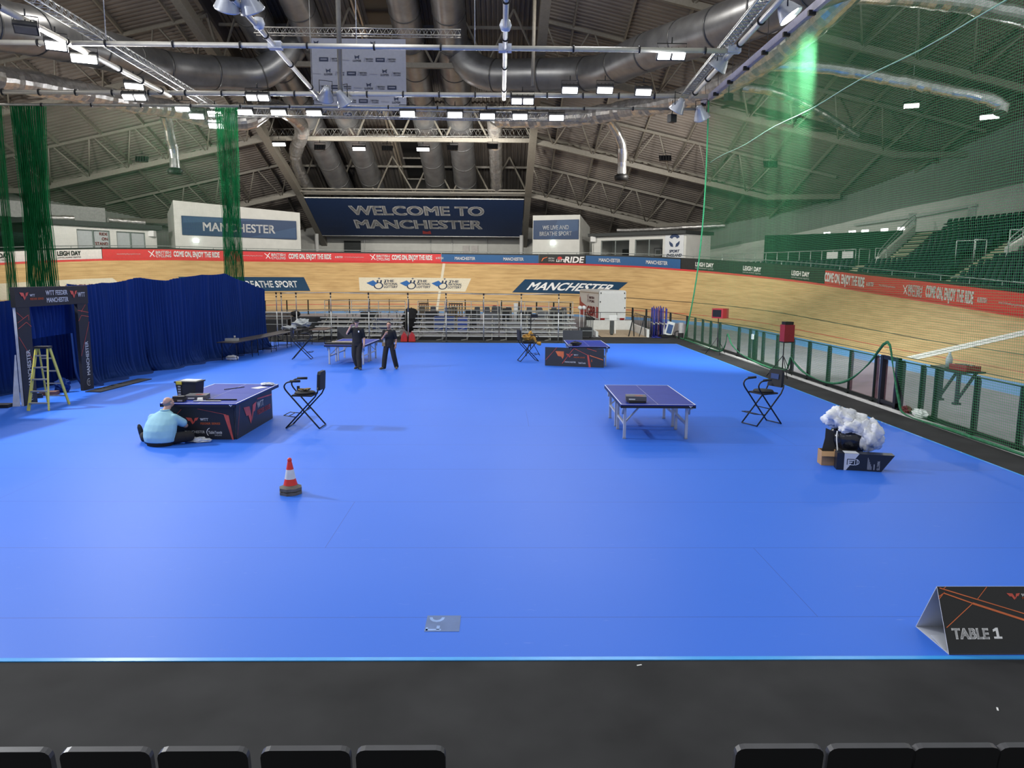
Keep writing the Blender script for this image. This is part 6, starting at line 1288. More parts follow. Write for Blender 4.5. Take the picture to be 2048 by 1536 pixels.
JB = dict(neck0=(0, 0, 1.46), neck1=(-.0, -.015, 1.57), head=(0, -.02, 1.665), tilt=0, yaw=-.05,
          shL=(-.185, 0, 1.43), elL=(-.26, -.07, 1.15), wrL=(-.11, -.24, 1.33), hdL=(.5, -.1, .85), thL=(.6, .2, -.3), pnL=(.4, .9, 0), cuL=1.3,
          shR=(.185, 0, 1.43), elR=(.25, .03, 1.14), wrR=(.25, -.07, .90), hdR=(-.05, -.12, -1), thR=(-.4, -.9, 0), pnR=(-1, 0, 0), cuR=.8,
          hipL=(-.1, 0, .90), knL=(-.16, -.06, .5), anL=(-.2, -.10, .105), ftL=(-.7, -.8, 0), hipR=(.1, 0, .90), knR=(.17, -.02, .5), anR=(.25, .05, .105), ftR=(.15, -1, 0))
def exB(t):
    mb = MB(); mb.box((-.19, -.08, .95), (.12, .1, .14)); part('belt_pouch', mb, mat('tan_pouch', (.22, .15, .07), .7), t); mb = MB(); mb.box((-.17, -.1, 1.08), (.07, .03, .2)); part('grey_cloth', mb, mat('grey_rag', (.3, .31, .33), .8), t)
    mb = MB(); mb.tube([(.25, -.06, .915), (.25, -.055, .94)], .038, 10); part('wristwatch', mb, BLACKP, t)
b_ = walker('bearded man in black T-shirt walking, hand raised to his chest', (-3.95, 26.3, FZ), 0, JB, SKIN, False, exB); b_.scale = (.95, .95, .95)
# ---- man sitting on the mat with his back to the camera
AQUA = mat('pale_blue_shirt', (.30, .56, .66), .8, var=.05, scale=8, bump=.15); t = thing('person', 'balding man in pale blue polo sitting on the mat beside the left table', 'person', (-6.66, 14.24, FZ), -.12)
mb = MB(); hc = (.06, .27, .80); limb(mb, [(.03, .18, .62), (.06, .25, .74)], [.07, .065]); q = head(mb, hc, -.55, pi - .35)
loft(mb, [((0, 0, .08), .24, .17), ((0, .02, .25), .26, .18), ((.01, .08, .42), .25, .16), ((.02, .14, .56), .2, .12), ((.03, .17, .63), .09, .08)])
for a_, e_, w_ in (((-.22, .12, .53), (-.30, .30, .33), (-.14, .50, .30)), ((.25, .14, .53), (.36, .30, .34), (.24, .50, .32))): limb(mb, [a_, e_, w_], [.06, .05, .034])
hand(mb, (-.14, .50, .30), (.6, .8, .1), (.3, 0, .9), (.8, -.5, 0), .9); hand(mb, (.24, .50, .32), (-.3, 1, .1), (-.3, 0, .9), (-.8, -.5, 0), .9)
limb(mb, [(-.12, .04, .13), (-.38, .12, .15), (-.50, .24, .11)], [.1, .075, .05]); limb(mb, [(.14, .04, .13), (.48, .22, .15), (.18, .44, .09)], [.1, .075, .05])
facebits(q, fuse('body', mb, .0095, SKINP, t, 3))
mb = MB(); loft(mb, [((0, -.02, .07), .295, .20), ((0, -.01, .17), .318, .225), ((0, .02, .30), .325, .225), ((.01, .06, .42), .315, .195), ((.015, .11, .52), .28, .16), ((.025, .15, .60), .19, .12), ((.03, .17, .655), .1, .095)])
limb(mb, [(-.2, .12, .50), (-.275, .24, .40)], [.095, .088]); limb(mb, [(.23, .14, .51), (.335, .26, .40)], [.095, .088]); fuse('shirt', mb, .016, AQUA, t, 5)
mb = MB(); mb.tube([(.03 + .075 * cos(a), .175 + .075 * sin(a), .665) for a in [2 * pi * k / 16 for k in range(16)]], .018, 6, 0, False, True, True); part('collar', mb, AQUA, t)
mb = MB(); loft(mb, [((0, -.02, .0), .25, .18), ((0, -.02, .08), .27, .19), ((0, 0, .16), .25, .17)]); limb(mb, [(-.12, .04, .12), (-.36, .10, .14), (-.48, .22, .12)], [.12, .095, .075]); limb(mb, [(.14, .04, .12), (.50, .22, .14), (.2, .42, .1)], [.125, .1, .08]); fuse('trousers', mb, .016, TRSR, t, 3)
for nm, a_, d_, tu in (('shoe', (-.53, .25, .10), (-.22, -.05, 1), 0), ('shoe', (.14, .46, .08), (-1, .2, 0), 0)):
    a = Vector(a_); d = Vector(d_).normalized(); mb = MB(); mb.tube([a - d * .06, a + d * .08, a + d * .2, a + d * .23], [.05, .052, .046, .03], 10); ball(mb, a - d * .06, .05); ball(mb, a + d * .23, .03); fuse(nm, mb, .012, SHOEB, t, 3)
mb = MB(); vs = []
A_ = [pi * (.42 + .24 * i / 4) for i in range(5)]; Bs = [-.12 * pi + 1.24 * pi * k / 16 for k in range(17)]
vs = [q(.083 * sin(a) * cos(b), .014 + .102 * sin(a) * sin(b), .025 + .1 * cos(a)) for a in A_ for b in Bs]; mb.add(vs, [(i * 17 + k, (i + 1) * 17 + k, (i + 1) * 17 + k + 1, i * 17 + k + 1) for i in range(4) for k in range(16)], 0, True); part('hair', mb, mat('grey_hair', (.25, .22, .2), .8), t)
# ================================================================ glass fence round the sports floor
FPOST = mat('dark_green_post', (.008, .016, .015), .45, .3); FRAIL = mat('dark_fence_rail', (.02, .025, .025), .4, .4)
FGL = mat('tinted_fence_glass', (.30, .29, .33), .12, var=.02, alpha=.13); FGR = mat('reddish_fence_glass', (.40, .20, .24), .12, var=.02, alpha=.3)
XF = 10.32
def fpos(px):
    p = pxX(px, 677 + (px - 1372) * .3373, XF); return Vector((XF, p[1], 0))
RB = [fpos(x) for x in (2290, 2180, 2033, 1943, 1865, 1837, 1797, 1762, 1746, 1696, 1653, 1614, 1581, 1551, 1523, 1509, 1497, 1475, 1437, 1419, 1403, 1388, 1372)]
CV = [Vector((CX + 17.8 * cos(a), 43 + 24.6 * sin(a), 0)) for a in [radians(3 + 5.6 * k) for k in range(27)]]
t = thing('glass_fence', 'glass fence with dark posts round the sports floor inside the track', 'fence'); PP = RB + CV
for i, p in enumerate(PP):
    a, b = PP[max(i - 1, 0)], PP[min(i + 1, len(PP) - 1)]; u = (b - a).normalized(); rz = atan2(u.y, u.x); mb = MB()
    pr = [(-.05, 0), (.05, 0), (.05, 1.16), (.02, 1.27), (-.05, 1.27)]; nrm = Vector((u.y, -u.x, 0)); mb.prism([(x * 1.2, z) for x, z in pr], p + nrm * .03, nrm, Z1, .06); mb.box((p.x, p.y, .02), (.16, .16, .04)); part('post', mb, FPOST, t)
for i, (p, q) in enumerate(zip(PP, PP[1:])):
    mb = MB(); d = (q - p).normalized() * .06; mb.quad(p + d + Z1 * .06, q - d + Z1 * .06, q - d + Z1 * 1.22, p + d + Z1 * 1.22); part('glass_panel', mb, FGR if 6 <= i <= 8 else FGL, t)
mb = MB(); mb.tube([p + Z1 * 1.25 for p in PP], .018, 6); part('top_rail', mb, FRAIL, t)
mb = MB()
for i, (p, q) in enumerate(zip(RB[:-1], RB[1:])): mb.bar(p + Z1 * .05, q + Z1 * .05, .06, .1)
part('bottom_rail', mb, FRAIL, t)
t = thing('fence_gate', 'dark framed glass gate in the fence under the peak of the net', 'gate', (XF - .06, RB[6].y, 0)); dy_ = RB[7].y - RB[6].y
for y in (.06, dy_ - .06): mb = MB(); mb.box((0, y, .66), (.1, .12, 1.3)); part('gate_stile', mb, mat('navy_gate_frame', (.014, .016, .028), .4, .3), t)
for z in (.1, 1.28): mb = MB(); mb.box((0, dy_ / 2, z), (.08, dy_, .1)); part('gate_rail', mb, mat('navy_gate_frame', (0, 0, 0)), t)
mb = MB(); mb.box((XF - .06, RB[15].y, .55), (.1, .14, 1.05)); single('fence_box_post', mb, FPOST, 'extra thick dark post with a pale box on the far part of the fence', 'post')
mb = MB(); mb.box((XF - .13, RB[15].y, 1.0), (.06, .16, .2)); single('control_box', mb, WHITE, 'small pale control box on the thick fence post', 'box')
# ---- red scoreboards, stands, things on the fence
SCR = mat('red_scoreboard', (.30, .015, .02), .45, var=.06); SCB = mat('black_display', (.008, .008, .009), .3)
def tripod(label, loc, h):
    t = thing('tripod_stand', label, 'stand', loc); mb = MB(); mb.tube([(0, 0, .3), (0, 0, h)], .018, 6); part('pole', mb, BLACK, t)
    for k in range(3): a = 2 * pi * k / 3 + .5; mb = MB(); mb.tube([(0, 0, .75), (.5 * cos(a), .5 * sin(a), .01)], .013, 5); part('leg', mb, BLACK, t)
tripod('black tripod stand carrying the far red scoreboard', (9.55, 32.0, .01), 1.6); tripod('black tripod stand carrying the near red scoreboard', (9.6, 24.6, .01), 1.24)
t = thing('scoreboard', 'red scoreboard with two black displays on the farther tripod', 'scoreboard', (9.62, 32.0, 1.6), radians(-45)); mb = MB(); mb.box((0, 0, .21), (.52, .52, .42)); cs = part('case', mb, SCR, t)
mb = MB(); mb.box((-.02, -.265, .22), (.4, .02, .3)); part('display', mb, SCB, cs); mb = MB(); mb.box((-.265, -.0, .22), (.02, .4, .3)); part('display', mb, SCB, cs)
t = thing('scoreboard', 'red scoreboard seen from its plain side on the nearer tripod', 'scoreboard', (9.65, 24.5, 1.24), .15); mb = MB(); mb.box((0, 0, .28), (.36, .3, .56)); cs = part('case', mb, SCR, t); mb = MB(); mb.box((0, 0, .61), (.3, .24, .1)); part('display', mb, SCB, cs); mb = MB(); mb.box((0, 0, -.02), (.36, .3, .04)); part('base_plate', mb, BLACKP, t)
t = thing('wall_bracket_shelf', 'black bracket shelf fixed to the near part of the fence', 'shelf', (10.62, 16.75, 0)); mb = MB(); mb.box((0, 0, 1.27), (.5, 1.3, .04)); part('shelf_board', mb, BLACKP, t)
for y in (-.4, .25):
    mb = MB(); mb.bar((-.2, y, 1.25), (-.2, y, .55), .07); mb.bar((-.2, y, .6), (.2, y, 1.24), .05); mb.box((-.2, y, .53), (.14, .14, .05)); part('bracket', mb, BLACKP, t)
t = thing('scoreboard', 'flat red case lying on the bracket shelf of the fence', 'scoreboard', (10.6, 16.45, 1.29), .1); mb = MB(); mb.box((0, 0, .06), (.36, .55, .12)); cs = part('case', mb, SCR, t); mb = MB(); mb.box((0, 0, .125), (.2, .38, .012)); part('display', mb, SCB, cs)
mb = MB(); mb.lathe([(0, 0), (.07, 0), (.075, .2), (.03, .3), (.03, .36), (0, .36)], 12); single('bottle', mb, mat('clear_white_bottle', (.6, .64, .62), .25, var=.1), 'white bottle standing beside the red case on the fence shelf', 'bottle', (10.6, 17.05, 1.29))
mb = MB(); crumple(mb, .16, (.8, 1.6, .6), seed=41); single('plastic_bag', mb, WHITE, 'white plastic bag caught in the foot of the right net', 'bag', (10.14, 17.25, .045))
mb = MB(); crumple(mb, .12, (.8, 1.3, .7), seed=43); single('red_cloth', mb, mat('dull_red_cloth', (.15, .03, .03), .8), 'dull red cloth on the kerb by the bag in the net', 'cloth', (10.14, 17.85, .045))
# ================================================================ bleachers
PLK = mat('aluminium_plank', (.66, .66, .62), .42, .55, var=.08, stretch=(.3, 4, 4)); FRM = mat('bleacher_frame', (.45, .44, .40), .45, .55)
def bleacher(label, x0, x1, y0, rows=5):
    t = thing('bleacher', label, 'bleacher', (x0, y0, FZ), 0, 'aluminium bleachers at the far end'); L = x1 - x0
    for i in range(rows): mb = MB(); mb.box((L / 2, .55 + .6 * i, .40 + .2 * i), (L, .26, .045)); part('seat_plank', mb, PLK, t)
    mb = MB(); mb.box((L / 2, .12, .2), (L, .26, .04)); part('foot_plank', mb, PLK, t)
    for i in range(1, rows): mb = MB(); mb.box((L / 2, .22 + .6 * i, .22 + .2 * (i - 1)), (L, .24, .035)); part('foot_plank', mb, PLK, t)
    for k in range(4):
        x = .35 + (L - .7) * k / 3; mb = MB(); yb = .55 + .6 * (rows - 1); zb = .40 + .2 * (rows - 1)
        mb.bar((x, .1, .02), (x, yb + .1, .02), .05); mb.bar((x, .1, .17), (x, yb, zb - .05), .05); mb.bar((x, yb, 0), (x, yb, zb), .05); mb.bar((x, .12, 0), (x, .12, .19), .05); mb.bar((x, 1.2, 0), (x, 1.2, .55), .04); mb.bar((x, 1.2, .55), (x, yb, .05), .035); mb.bar((x, .12, .04), (x - .3, -.1, 0), .04); part('support_frame', mb, FRM, t)
    for k in range(3): xa, xb = .35 + (L - .7) * k / 3, .35 + (L - .7) * (k + 1) / 3; mb = MB(); mb.bar((xa, 1.6, .08), (xb, 1.6, .62), .03); mb.bar((xb, 1.62, .08), (xa, 1.62, .62), .03); part('cross_brace', mb, FRM, t)
    yb = .78 + .6 * (rows - 1)
    for z in (1.42, 1.62, 1.92): mb = MB(); mb.tube([(0.05, yb, z), (L - .05, yb, z)], .022, 6); part('guard_rail', mb, FRM, t)
    for k in range(4): x = .05 + (L - .1) * k / 3; mb = MB(); mb.tube([(x, yb, .3), (x, yb, 1.92)], .022, 6); part('guard_post', mb, FRM, t)
    return t
b0 = bleacher('aluminium bleacher on the left, behind the two standing men', -9.95, -5.3, 38.75)
bleacher('aluminium bleacher in the middle, right of the red weights', -4.68, -.06, 38.7); bleacher('aluminium bleacher on the right, next to the white trailer', .0, 4.2, 38.7)
# ---- pipe frame for drapes
PIPEG = mat('drape_pipe', (.46, .46, .44), .4, .6); xs = [-11.35, -11.1, -10.35, -8.6, -6.68, -4.68, -2.74, -.82, 1.1, 3.02]
names = ['leftmost upright of the tall pipe frame', 'second upright of the tall pipe frame, close to the leftmost', 'third upright from the left of the tall pipe frame', 'fourth upright from the left of the tall pipe frame', 'upright of the tall pipe frame behind the man in the cap', 'upright of the tall pipe frame standing in the red weights', 'upright of the tall pipe frame, first right of the red weights', 'upright of the tall pipe frame, second right of the red weights', 'upright of the tall pipe frame behind the black tripod', 'rightmost upright of the tall pipe frame by the trailer']
for x, lb in zip(xs, names):
    t = thing('drape_upright', lb, 'pole', (x, 37.75, .01)); mb = MB(); mb.tube([(0, 0, 0), (0, 0, 1.5)], .03, 8); mb.tube([(0, 0, 1.45), (0, 0, 2.45)], .022, 8); part('upright', mb, PIPEG, t); mb = MB(); mb.box((0, 0, .01), (.45, .45, .015)); part('base_plate', mb, BLACK, t); mb = MB(); mb.box((0, 0, 2.42), (.07, .07, .1)); mb.box((0, 0, 2.25), (.055, .055, .07)); part('collar', mb, BLACK, t)
for i, (a, b) in enumerate(zip(xs[1:], xs[2:])):
    mb = MB(); z0, z1 = 2.44 + .05 * (i % 3 == 2), 2.44 + .05 * ((i + 1) % 3 == 2); mb.tube([(a, 37.75, z0), (b, 37.75, z1)], .022, 6); single('drape_rail', mb, PIPEG, ['first top rail from the left of the pipe frame', 'second top rail from the left of the pipe frame', 'top rail of the pipe frame left of the man in the cap', 'top rail of the pipe frame above the two standing men', 'top rail of the pipe frame just right of the red weights', 'top rail of the pipe frame above the left of the middle bleacher', 'top rail of the pipe frame left of the black tripod', 'rightmost top rail of the pipe frame'][i], 'rail')
for dx, lb in ((-.2, 'left red weight at the foot of the middle upright'), (.2, 'right red weight at the foot of the middle upright')):
    mb = MB(); mb.prism([(-.17, 0), (.17, 0), (.13, .3), (.05, .42), (-.05, .42), (-.13, .3)], (0, 0, 0), X1, Z1, .3); mb.tube([(-.05, 0, .42), (-.03, 0, .48), (.03, 0, .48), (.05, 0, .42)], .015, 5); single('red_weight', mb, mat('red_plastic', (.55, .03, .02), .4), lb, 'weight', (-4.68 + dx, 37.62, .025))
for x, w, h, c, lb in ((-7.75, .95, .72, PANELB, 'plain grey panel leaning behind the far left table'), (3.72, 1.0, .64, CHAR, 'plain charcoal panel leaning behind the far right table')):
    mb = MB(); mb.prism([(-w / 2, 0), (w / 2, 0), (w / 2, h), (-w / 2, h)], (0, 0, 0), X1, (0, .12, 1), .03, 0, 1); single('plain_panel', mb, [c, WHITE], lb, 'panel', (x, 37.3, FZ))
# yellow bag and black tripod by the far chair
YB = mat('amber_cloth', (.55, .28, .04), .7, var=.15)
t = thing('bag', 'amber yellow bag on the far high chair by the black tripod', 'bag', (1.1, 29.12, .83)); mb = MB(); crumple(mb, .17, (1.2, .9, .7), seed=51); part('body', mb, YB, t); mb = MB(); mb.tube(smooth_path([(.05, .05, .15), (.14, .05, .32), (.24, .02, .12), (.4, 0, -.1), (.55, 0, -.12)], 4), [.04, .05, .06, .07, .08] * 3 + [.08, .06], 7); part('sleeve', mb, YB, t)
t = thing('tripod_stand', 'black tripod with a head unit behind the amber bag', 'stand', (1.32, 31.2, FZ)); mb = MB(); mb.tube([(0, 0, .3), (0, 0, 1.6)], .022, 6); part('pole', mb, BLACK, t)
for k in range(3): a = 2 * pi * k / 3; mb = MB(); mb.tube([(0, 0, .7), (.4 * cos(a), .4 * sin(a), 0)], .014, 5); part('leg', mb, BLACK, t)
mb = MB(); mb.tube([(-.16, 0, 1.55), (0, 0, 1.4), (.16, 0, 1.55)], .014, 5); part('yoke', mb, BLACK, t); mb = MB(); mb.box((.14, 0, 1.68), (.3, .16, .14)); part('head_unit', mb, BLACKP, t)
# ================================================================ white trailer
TW = mat('trailer_white', (.88, .88, .85), .4, var=.03); TRD = mat('trailer_red', (.50, .02, .03), .4, var=.05)
t = thing('box_trailer', 'white box trailer with red and white side beside the bleachers', 'trailer', (6.62, 49.2, FZ), .0); th_ = .115
def R3(x, y): return (x * cos(th_) - y * sin(th_), x * sin(th_) + y * cos(th_))
t.rotation_euler = (0, 0, th_)
Wt, Lt, z0, z1 = 1.85, 5.8, .55, 2.38
mb = MB(); mb.box((Wt / 2, Lt / 2, (z0 + z1) / 2), (Wt, Lt, z1 - z0)); mb.prism([(0, z1), (Wt, z1), (Wt - .08, z1 + .08), (.08, z1 + .08)], (0, Lt / 2, 0), X1, Z1, Lt); part('box_body', mb, TW, t)
SD = (0, -1, 0); mb = MB(); o = Vector((-.004, 2.9, 0)); U_ = Vector((0, -1, 0))
o = Vector((-.004, Lt, 0))
mb.poly([(0, .6), (2.2, .6), (2.2, 1.3), (.5, 1.55), (.25, 1.95), (0, 1.8)], o, U_, Z1, 0, .004); mb.poly([(5.1, .6), (5.72, .6), (5.72, 1.32), (5.1, 1.36)], o, U_, Z1, 0, .004)
mb.text('GBR', o + U_ * 2.35 + Z1 * .68, U_, Z1, .66, 2.6, 0, .008, .05); mb.text('BRITISH', o + U_ * 3.0 + Z1 * 1.84, U_, Z1, .16, 1.5, 1, .006, .04); mb.text('CYCLING', o + U_ * 3.0 + Z1 * 1.6, U_, Z1, .16, 1.5, 1, .006, .04)
for p, q in (((2.4, 2.1), (2.65, 1.85)), ((2.65, 1.85), (2.85, 2.15)), ((2.45, 1.55), (2.65, 1.85)), ((2.65, 1.85), (2.9, 1.6))): mb.line2(p, q, .07, o, U_, Z1, 1, .006)
part('side_print', mb, [TRD, mat('dark_red_ink', (.2, .03, .06), .5)], t)
mb = MB(); mb.box((-.01, Lt / 2, z1 - .12), (.03, Lt, .06)); mb.box((-.01, .03, (z0 + z1) / 2), (.04, .06, z1 - z0)); part('edge_trim', mb, GALV, t)
mb = MB(); mb.box((Wt / 2, -.02, 1.58), (Wt - .2, .03, 1.4)); rd = part('rear_door', mb, mat('trailer_door_white', (.86, .86, .83), .45, var=.02), t); mb = MB(); mb.box((Wt / 2, -.03, .74), (Wt - .12, .05, .24)); part('tail_board', mb, TW, t)
for x, z in ((.12, 2.28), (Wt - .12, 2.28), (.08, 1.7), (Wt - .08, 1.3), (Wt - .08, 1.95)): mb = MB(); mb.box((x, -.04, z), (.06, .04, .09)); part('marker_lamp', mb, BLACKP, rd)
for x in (.25, Wt - .25): mb = MB(); mb.box((x, -.05, .56), (.3, .05, .12)); part('tail_lamp', mb, mat('red_lamp', (.3, .01, .01), .3), t)
mb = MB(); mb.box((Wt / 2, .05, .5), (Wt - .1, .1, .12)); part('bumper', mb, WHITE, t)
for y in (2.2, 3.0):
    for x in (.12, Wt - .12): mb = MB(); mb.tube([(x - .09, y, .32), (x + .09, y, .32)], .32, 18); part('wheel', mb, mat('tyre_rubber', (.012, .012, .012), .8), t)
# ---- ramp with railings in front of the trailer
RW = mat('ramp_white', (.70, .70, .68), .6, var=.05)
t = thing('access_ramp', 'white walled access ramp with tan floor in front of the trailer', 'ramp'); mb = MB(); mb.quad((5.7, 41.0, .025), (8.3, 41.0, .025), (8.3, 46.8, .025), (5.7, 46.8, .025)); part('ramp_floor', mb, mat('tan_ramp_floor', (.48, .36, .24), .6), t)
for p, q, h in (((5.55, 46.9), (8.5, 46.9), .62), ((8.35, 41.2), (8.45, 46.9), .45), ((5.5, 41.4), (5.55, 46.9), .3)): mb = MB(); mb.bar((*p, h / 2), (*q, h / 2), .14, h); part('ramp_wall', mb, RW, t)
RAILD = mat('dark_rail', (.035, .038, .04), .4, .5)
def railing(label, p, q, n, z=0, h=1.1, m=None):
    t = thing('railing', label, 'railing'); p, q = Vector((*p, z)), Vector((*q, z))
    for zz in (h, .12): mb = MB(); mb.tube([p + Z1 * zz, q + Z1 * zz], .022, 6); part('rail', mb, m or RAILD, t)
    for k in range(n + 1): c = p.lerp(q, k / n); mb = MB(); mb.tube([c, c + Z1 * h], .016, 5); part('baluster', mb, m or RAILD, t)
railing('dark railing along the right wall of the ramp', (8.5, 40.9), (8.6, 46.8), 11); railing('dark railing along the left side of the ramp', (5.2, 40.9), (5.35, 46.8), 9); railing('dark railing across the head of the ramp by the trailer', (5.4, 47.3), (8.6, 47.3), 3)
mb = MB(); mb.bar((6.85, 43.5, 0), (6.85, 43.5, 1.05), .06); mb.box((6.7, 43.45, .95), (.45, .05, .3)); single('sign_post', mb, WHITE, 'white post with a small sign on the ramp', 'sign', (0, 0, .03))
mb = MB(); mb.box((0, 0, .45), (.22, .2, .75)); mb.tube([(0, 0, 0), (0, 0, .1)], .08, 8); single('grey_bollard', mb, mat('dark_grey_plastic', (.05, .055, .055), .5), 'dark grey bollard standing on the ramp beside the white post', 'bollard', (6.5, 42.5, .03))
for x, y, a, lb in ((7.45, 41.5, .25, 'left crossed dark barrier leg at the mouth of the ramp'), (8.05, 41.4, -.2, 'right crossed dark barrier leg at the mouth of the ramp')):
    mb = MB(); mb.bar((-.15, 0, 0), (.12, 0, 1.15), .05); mb.bar((.18, 0, 0), (.1, 0, 1.15), .05); single('folded_barrier', mb, RAILD, lb, 'barrier', (x, y, .03), a)
BLP = mat('deep_blue_pole', (.012, .02, .22), .45, var=.05)
for k in range(14):
    x, y = 8.62 + .055 * k + .02 * (k % 3), 40.9 + .5 * (k % 4); t = thing('barrier_post', 'slender upright barrier pole in the dense group right of the ramp', 'pole', (x, y, .012), 0, 'barrier poles right of the ramp')
    h = 1.62 + .05 * (k % 3); mb = MB(); mb.tube([(0, 0, .04), (0, 0, h)], .028 if k % 3 else .05, 8); part('pole', mb, BLP if k % 3 != 1 else mat('maroon_pole', (.12, .03, .05), .5), t); mb = MB(); mb.lathe([(0, 0), (.15, 0), (.14, .035), (.03, .05), (0, .05)], 12); part('base', mb, BLP, t); mb = MB(); mb.tube([(0, 0, .72), (0, 0, .8)], .06, 8); part('clamp', mb, ALU, t)
t = thing('equipment_unit', 'white and dark blue unit tilted on a black base near the fence corner', 'equipment', (9.45, 41.0, .012), .2); mb = MB(); mb.box((0, 0, .52), (.42, .4, .75), 0, Matrix.Rotation(.25, 3, 'Y')); part('housing', mb, WHITE, t)
mb = MB(); mb.box((-.02, -.22, .5), (.3, .02, .5), 0, Matrix.Rotation(.25, 3, 'Y')); part('front_panel', mb, mat('mid_blue_panel', (.06, .11, .26), .4), t); mb = MB(); mb.box((-.1, 0, .09), (.75, .45, .14)); part('base', mb, BLACKP, t)
t = thing('equipment_unit', 'pale grey unit with black hoses beside the fence corner', 'equipment', (9.98, 40.3, .012)); mb = MB(); mb.box((0, 0, .6), (.26, .3, .55)); part('housing', mb, mat('pale_grey_plastic', (.45, .43, .42), .5), t); mb = MB(); mb.tube(smooth_path([(-.3, 0, .05), (-.32, 0, .35), (-.1, 0, .4), (.05, 0, .2), (.1, 0, .02)], 4), .035, 6); part('hose', mb, BLACKP, t); mb = MB(); mb.box((0, 0, .16), (.24, .26, .32)); part('base', mb, BLACKP, t)
# ================================================================ stored gear behind the bleachers
GCH = mat('grey_chair_plastic', (.12, .125, .135), .5, var=.1); GCM = mat('grey_chair_metal', (.35, .35, .36), .4, .6)
mb = MB(); mb.box((0, 0, .44), (.42, .42, .03)); mb.prism([(-.2, 0), (.2, 0), (.17, .36), (.1, .42), (-.1, .42), (-.17, .36)], (0, .21, .5), X1, (0, .15, 1), .03)
for x in (-.19, .19): mb.tube([(x, -.19, 0), (x, -.17, .43)], .012, 5, 1); mb.tube([(x, .2, 0), (x, .19, .45), (x, .23, .62)], .012, 5, 1)
chm = mb.mesh('stacking_chair', [GCH, GCM]); random.seed(77)
CS = [(-5.0, 47.5), (-4.3, 48.2), (-2.9, 47.2), (-1.5, 48), (-.75, 47.3), (-.1, 48.4), (.55, 47.4), (1.9, 47.8), (2.6, 47.0), (3.5, 47.9), (4.1, 47.2), (-.4, 49.5), (1.2, 49.4)]
for x, y in CS:
    rz = random.uniform(-.5, .5) + pi
    for k in range(5):
        o = bpy.data.objects.new('stacking_chair', chm); COL.objects.link(o); o.location = (x + .03 * k * sin(rz), y - .03 * k * cos(rz), -.02 + .13 * k); o.rotation_euler = (0, 0, rz); tag(o, 'grey stacking chair in one of the stacks behind the bleachers', 'chair', 'grey chair stacks behind the bleachers')
def crate(label, loc, d, m, rz=0, lip=True, cat='case'):
    t = thing('flight_case', label, cat, loc, rz); mb = MB(); mb.box((0, 0, d[2] / 2 + .08), d); part('body', mb, m, t)
    mb = MB(); [mb.box((sx * d[0] / 2, sy * d[1] / 2, d[2] / 2 + .08), (.03, .03, d[2])) for sx in (-1, 1) for sy in (-1, 1)]; mb.box((0, -d[1] / 2, d[2] * .68 + .08), (d[0], .02, .03)); part('edge_trim', mb, GALV, t)
    for sx in (-1, 1):
        for sy in (-1, 1): mb = MB(); mb.tube([(sx * d[0] * .4 - .02, sy * d[1] * .4, .04), (sx * d[0] * .4 + .02, sy * d[1] * .4, .04)], .04, 8); part('caster', mb, BLACKP, t)
G0 = -.02
crate('long black case behind the dark table beyond the curtain', (-10.6, 42.3, G0), (2.4, .8, .95), BLACKP); crate('black case left of the left bleacher, lower than the long one', (-12.6, 42.0, G0), (1.3, .8, .8), BLACKP); crate('black case standing behind the left bleacher at its left end', (-8.6, 43.4, G0), (1.6, .7, .85), BLACKP)
crate('dark blue case behind the middle of the left bleacher', (-6.9, 43.5, G0), (1.1, .7, .8), mat('dark_blue_case', (.015, .03, .10), .5)); crate('blue crate pile seen through the middle bleacher at its left', (-3.3, 44.2, G0), (1.2, .8, .9), mat('mid_blue_crate', (.02, .05, .20), .5)); crate('bright blue crate seen through the middle bleacher', (-2.2, 43.9, G0), (.6, .6, .85), mat('bright_blue_crate', (.02, .06, .35), .5))
crate('grey case seen through the right bleacher at its left end', (.9, 44, G0), (1.3, .7, .6), mat('grey_case', (.14, .14, .145), .5)); crate('grey brown case behind the middle of the right bleacher', (2.6, 44.2, G0), (1.1, .7, .75), mat('grey_brown_case', (.12, .10, .09), .5)); crate('black case under the right end of the right bleacher near the trailer', (4.75, 40.6, G0 + .02), (.7, .6, .5), BLACKP)
crate('grey case behind the right end of the middle bleacher', (-.75, 44.1, G0), (.9, .7, .7), mat('mid_grey_case', (.10, .10, .105), .5))
mb = MB(); crumple(mb, .62, (.95, .9, 1.2), seed=61, j=.09); single('covered_equipment', mb, BLKC, 'tall black covered heap between the left and middle bleachers', 'equipment', (-5.35, 44.6, G0))
def pallet(label, loc, rz, w, h):
    t = thing('wooden_frame', label, 'frame', loc, rz); WD = mat('dull_wood', (.20, .15, .09), .7, var=.2)
    for k in range(6): mb = MB(); mb.box((-w / 2 + w * k / 5, 0, h / 2), (w / 9, .04, h)); part('slat', mb, WD, t)
    for z in (.1, h / 2, h - .06): mb = MB(); mb.box((0, .05, z), (w, .05, .08)); part('batten', mb, WD, t)
pallet('narrow slatted wooden frame standing behind the left of the middle bleacher', (-4.75, 46.3, G0), .3, .55, 1.72); pallet('wide slatted wooden frame standing behind the middle bleacher', (-2.75, 46.2, G0), -.1, .8, 1.72)
mb = MB(); mb.tube([(0, 0, .6), (.01, 0, 1.72)], .14, 14); mb.tube([(0, 0, 0), (0, 0, .6)], .05, 8); single('white_roll', mb, WHITE, 'tall white roll standing behind the right bleacher', 'roll', (1.0, 46, G0))
def barrier(label, p, q, n):
    railing(label, p, q, n, G0, 1.25, FRM)
barrier('pale tube barrier behind the left bleacher, left one', (-13.2, 45), (-9.2, 45), 4); barrier('pale tube barrier behind the left bleacher, right one', (-8.6, 45.3), (-6.2, 45.3), 9); barrier('pale tube barrier behind the right bleacher', (.1, 45.1), (4.4, 45.1), 8)
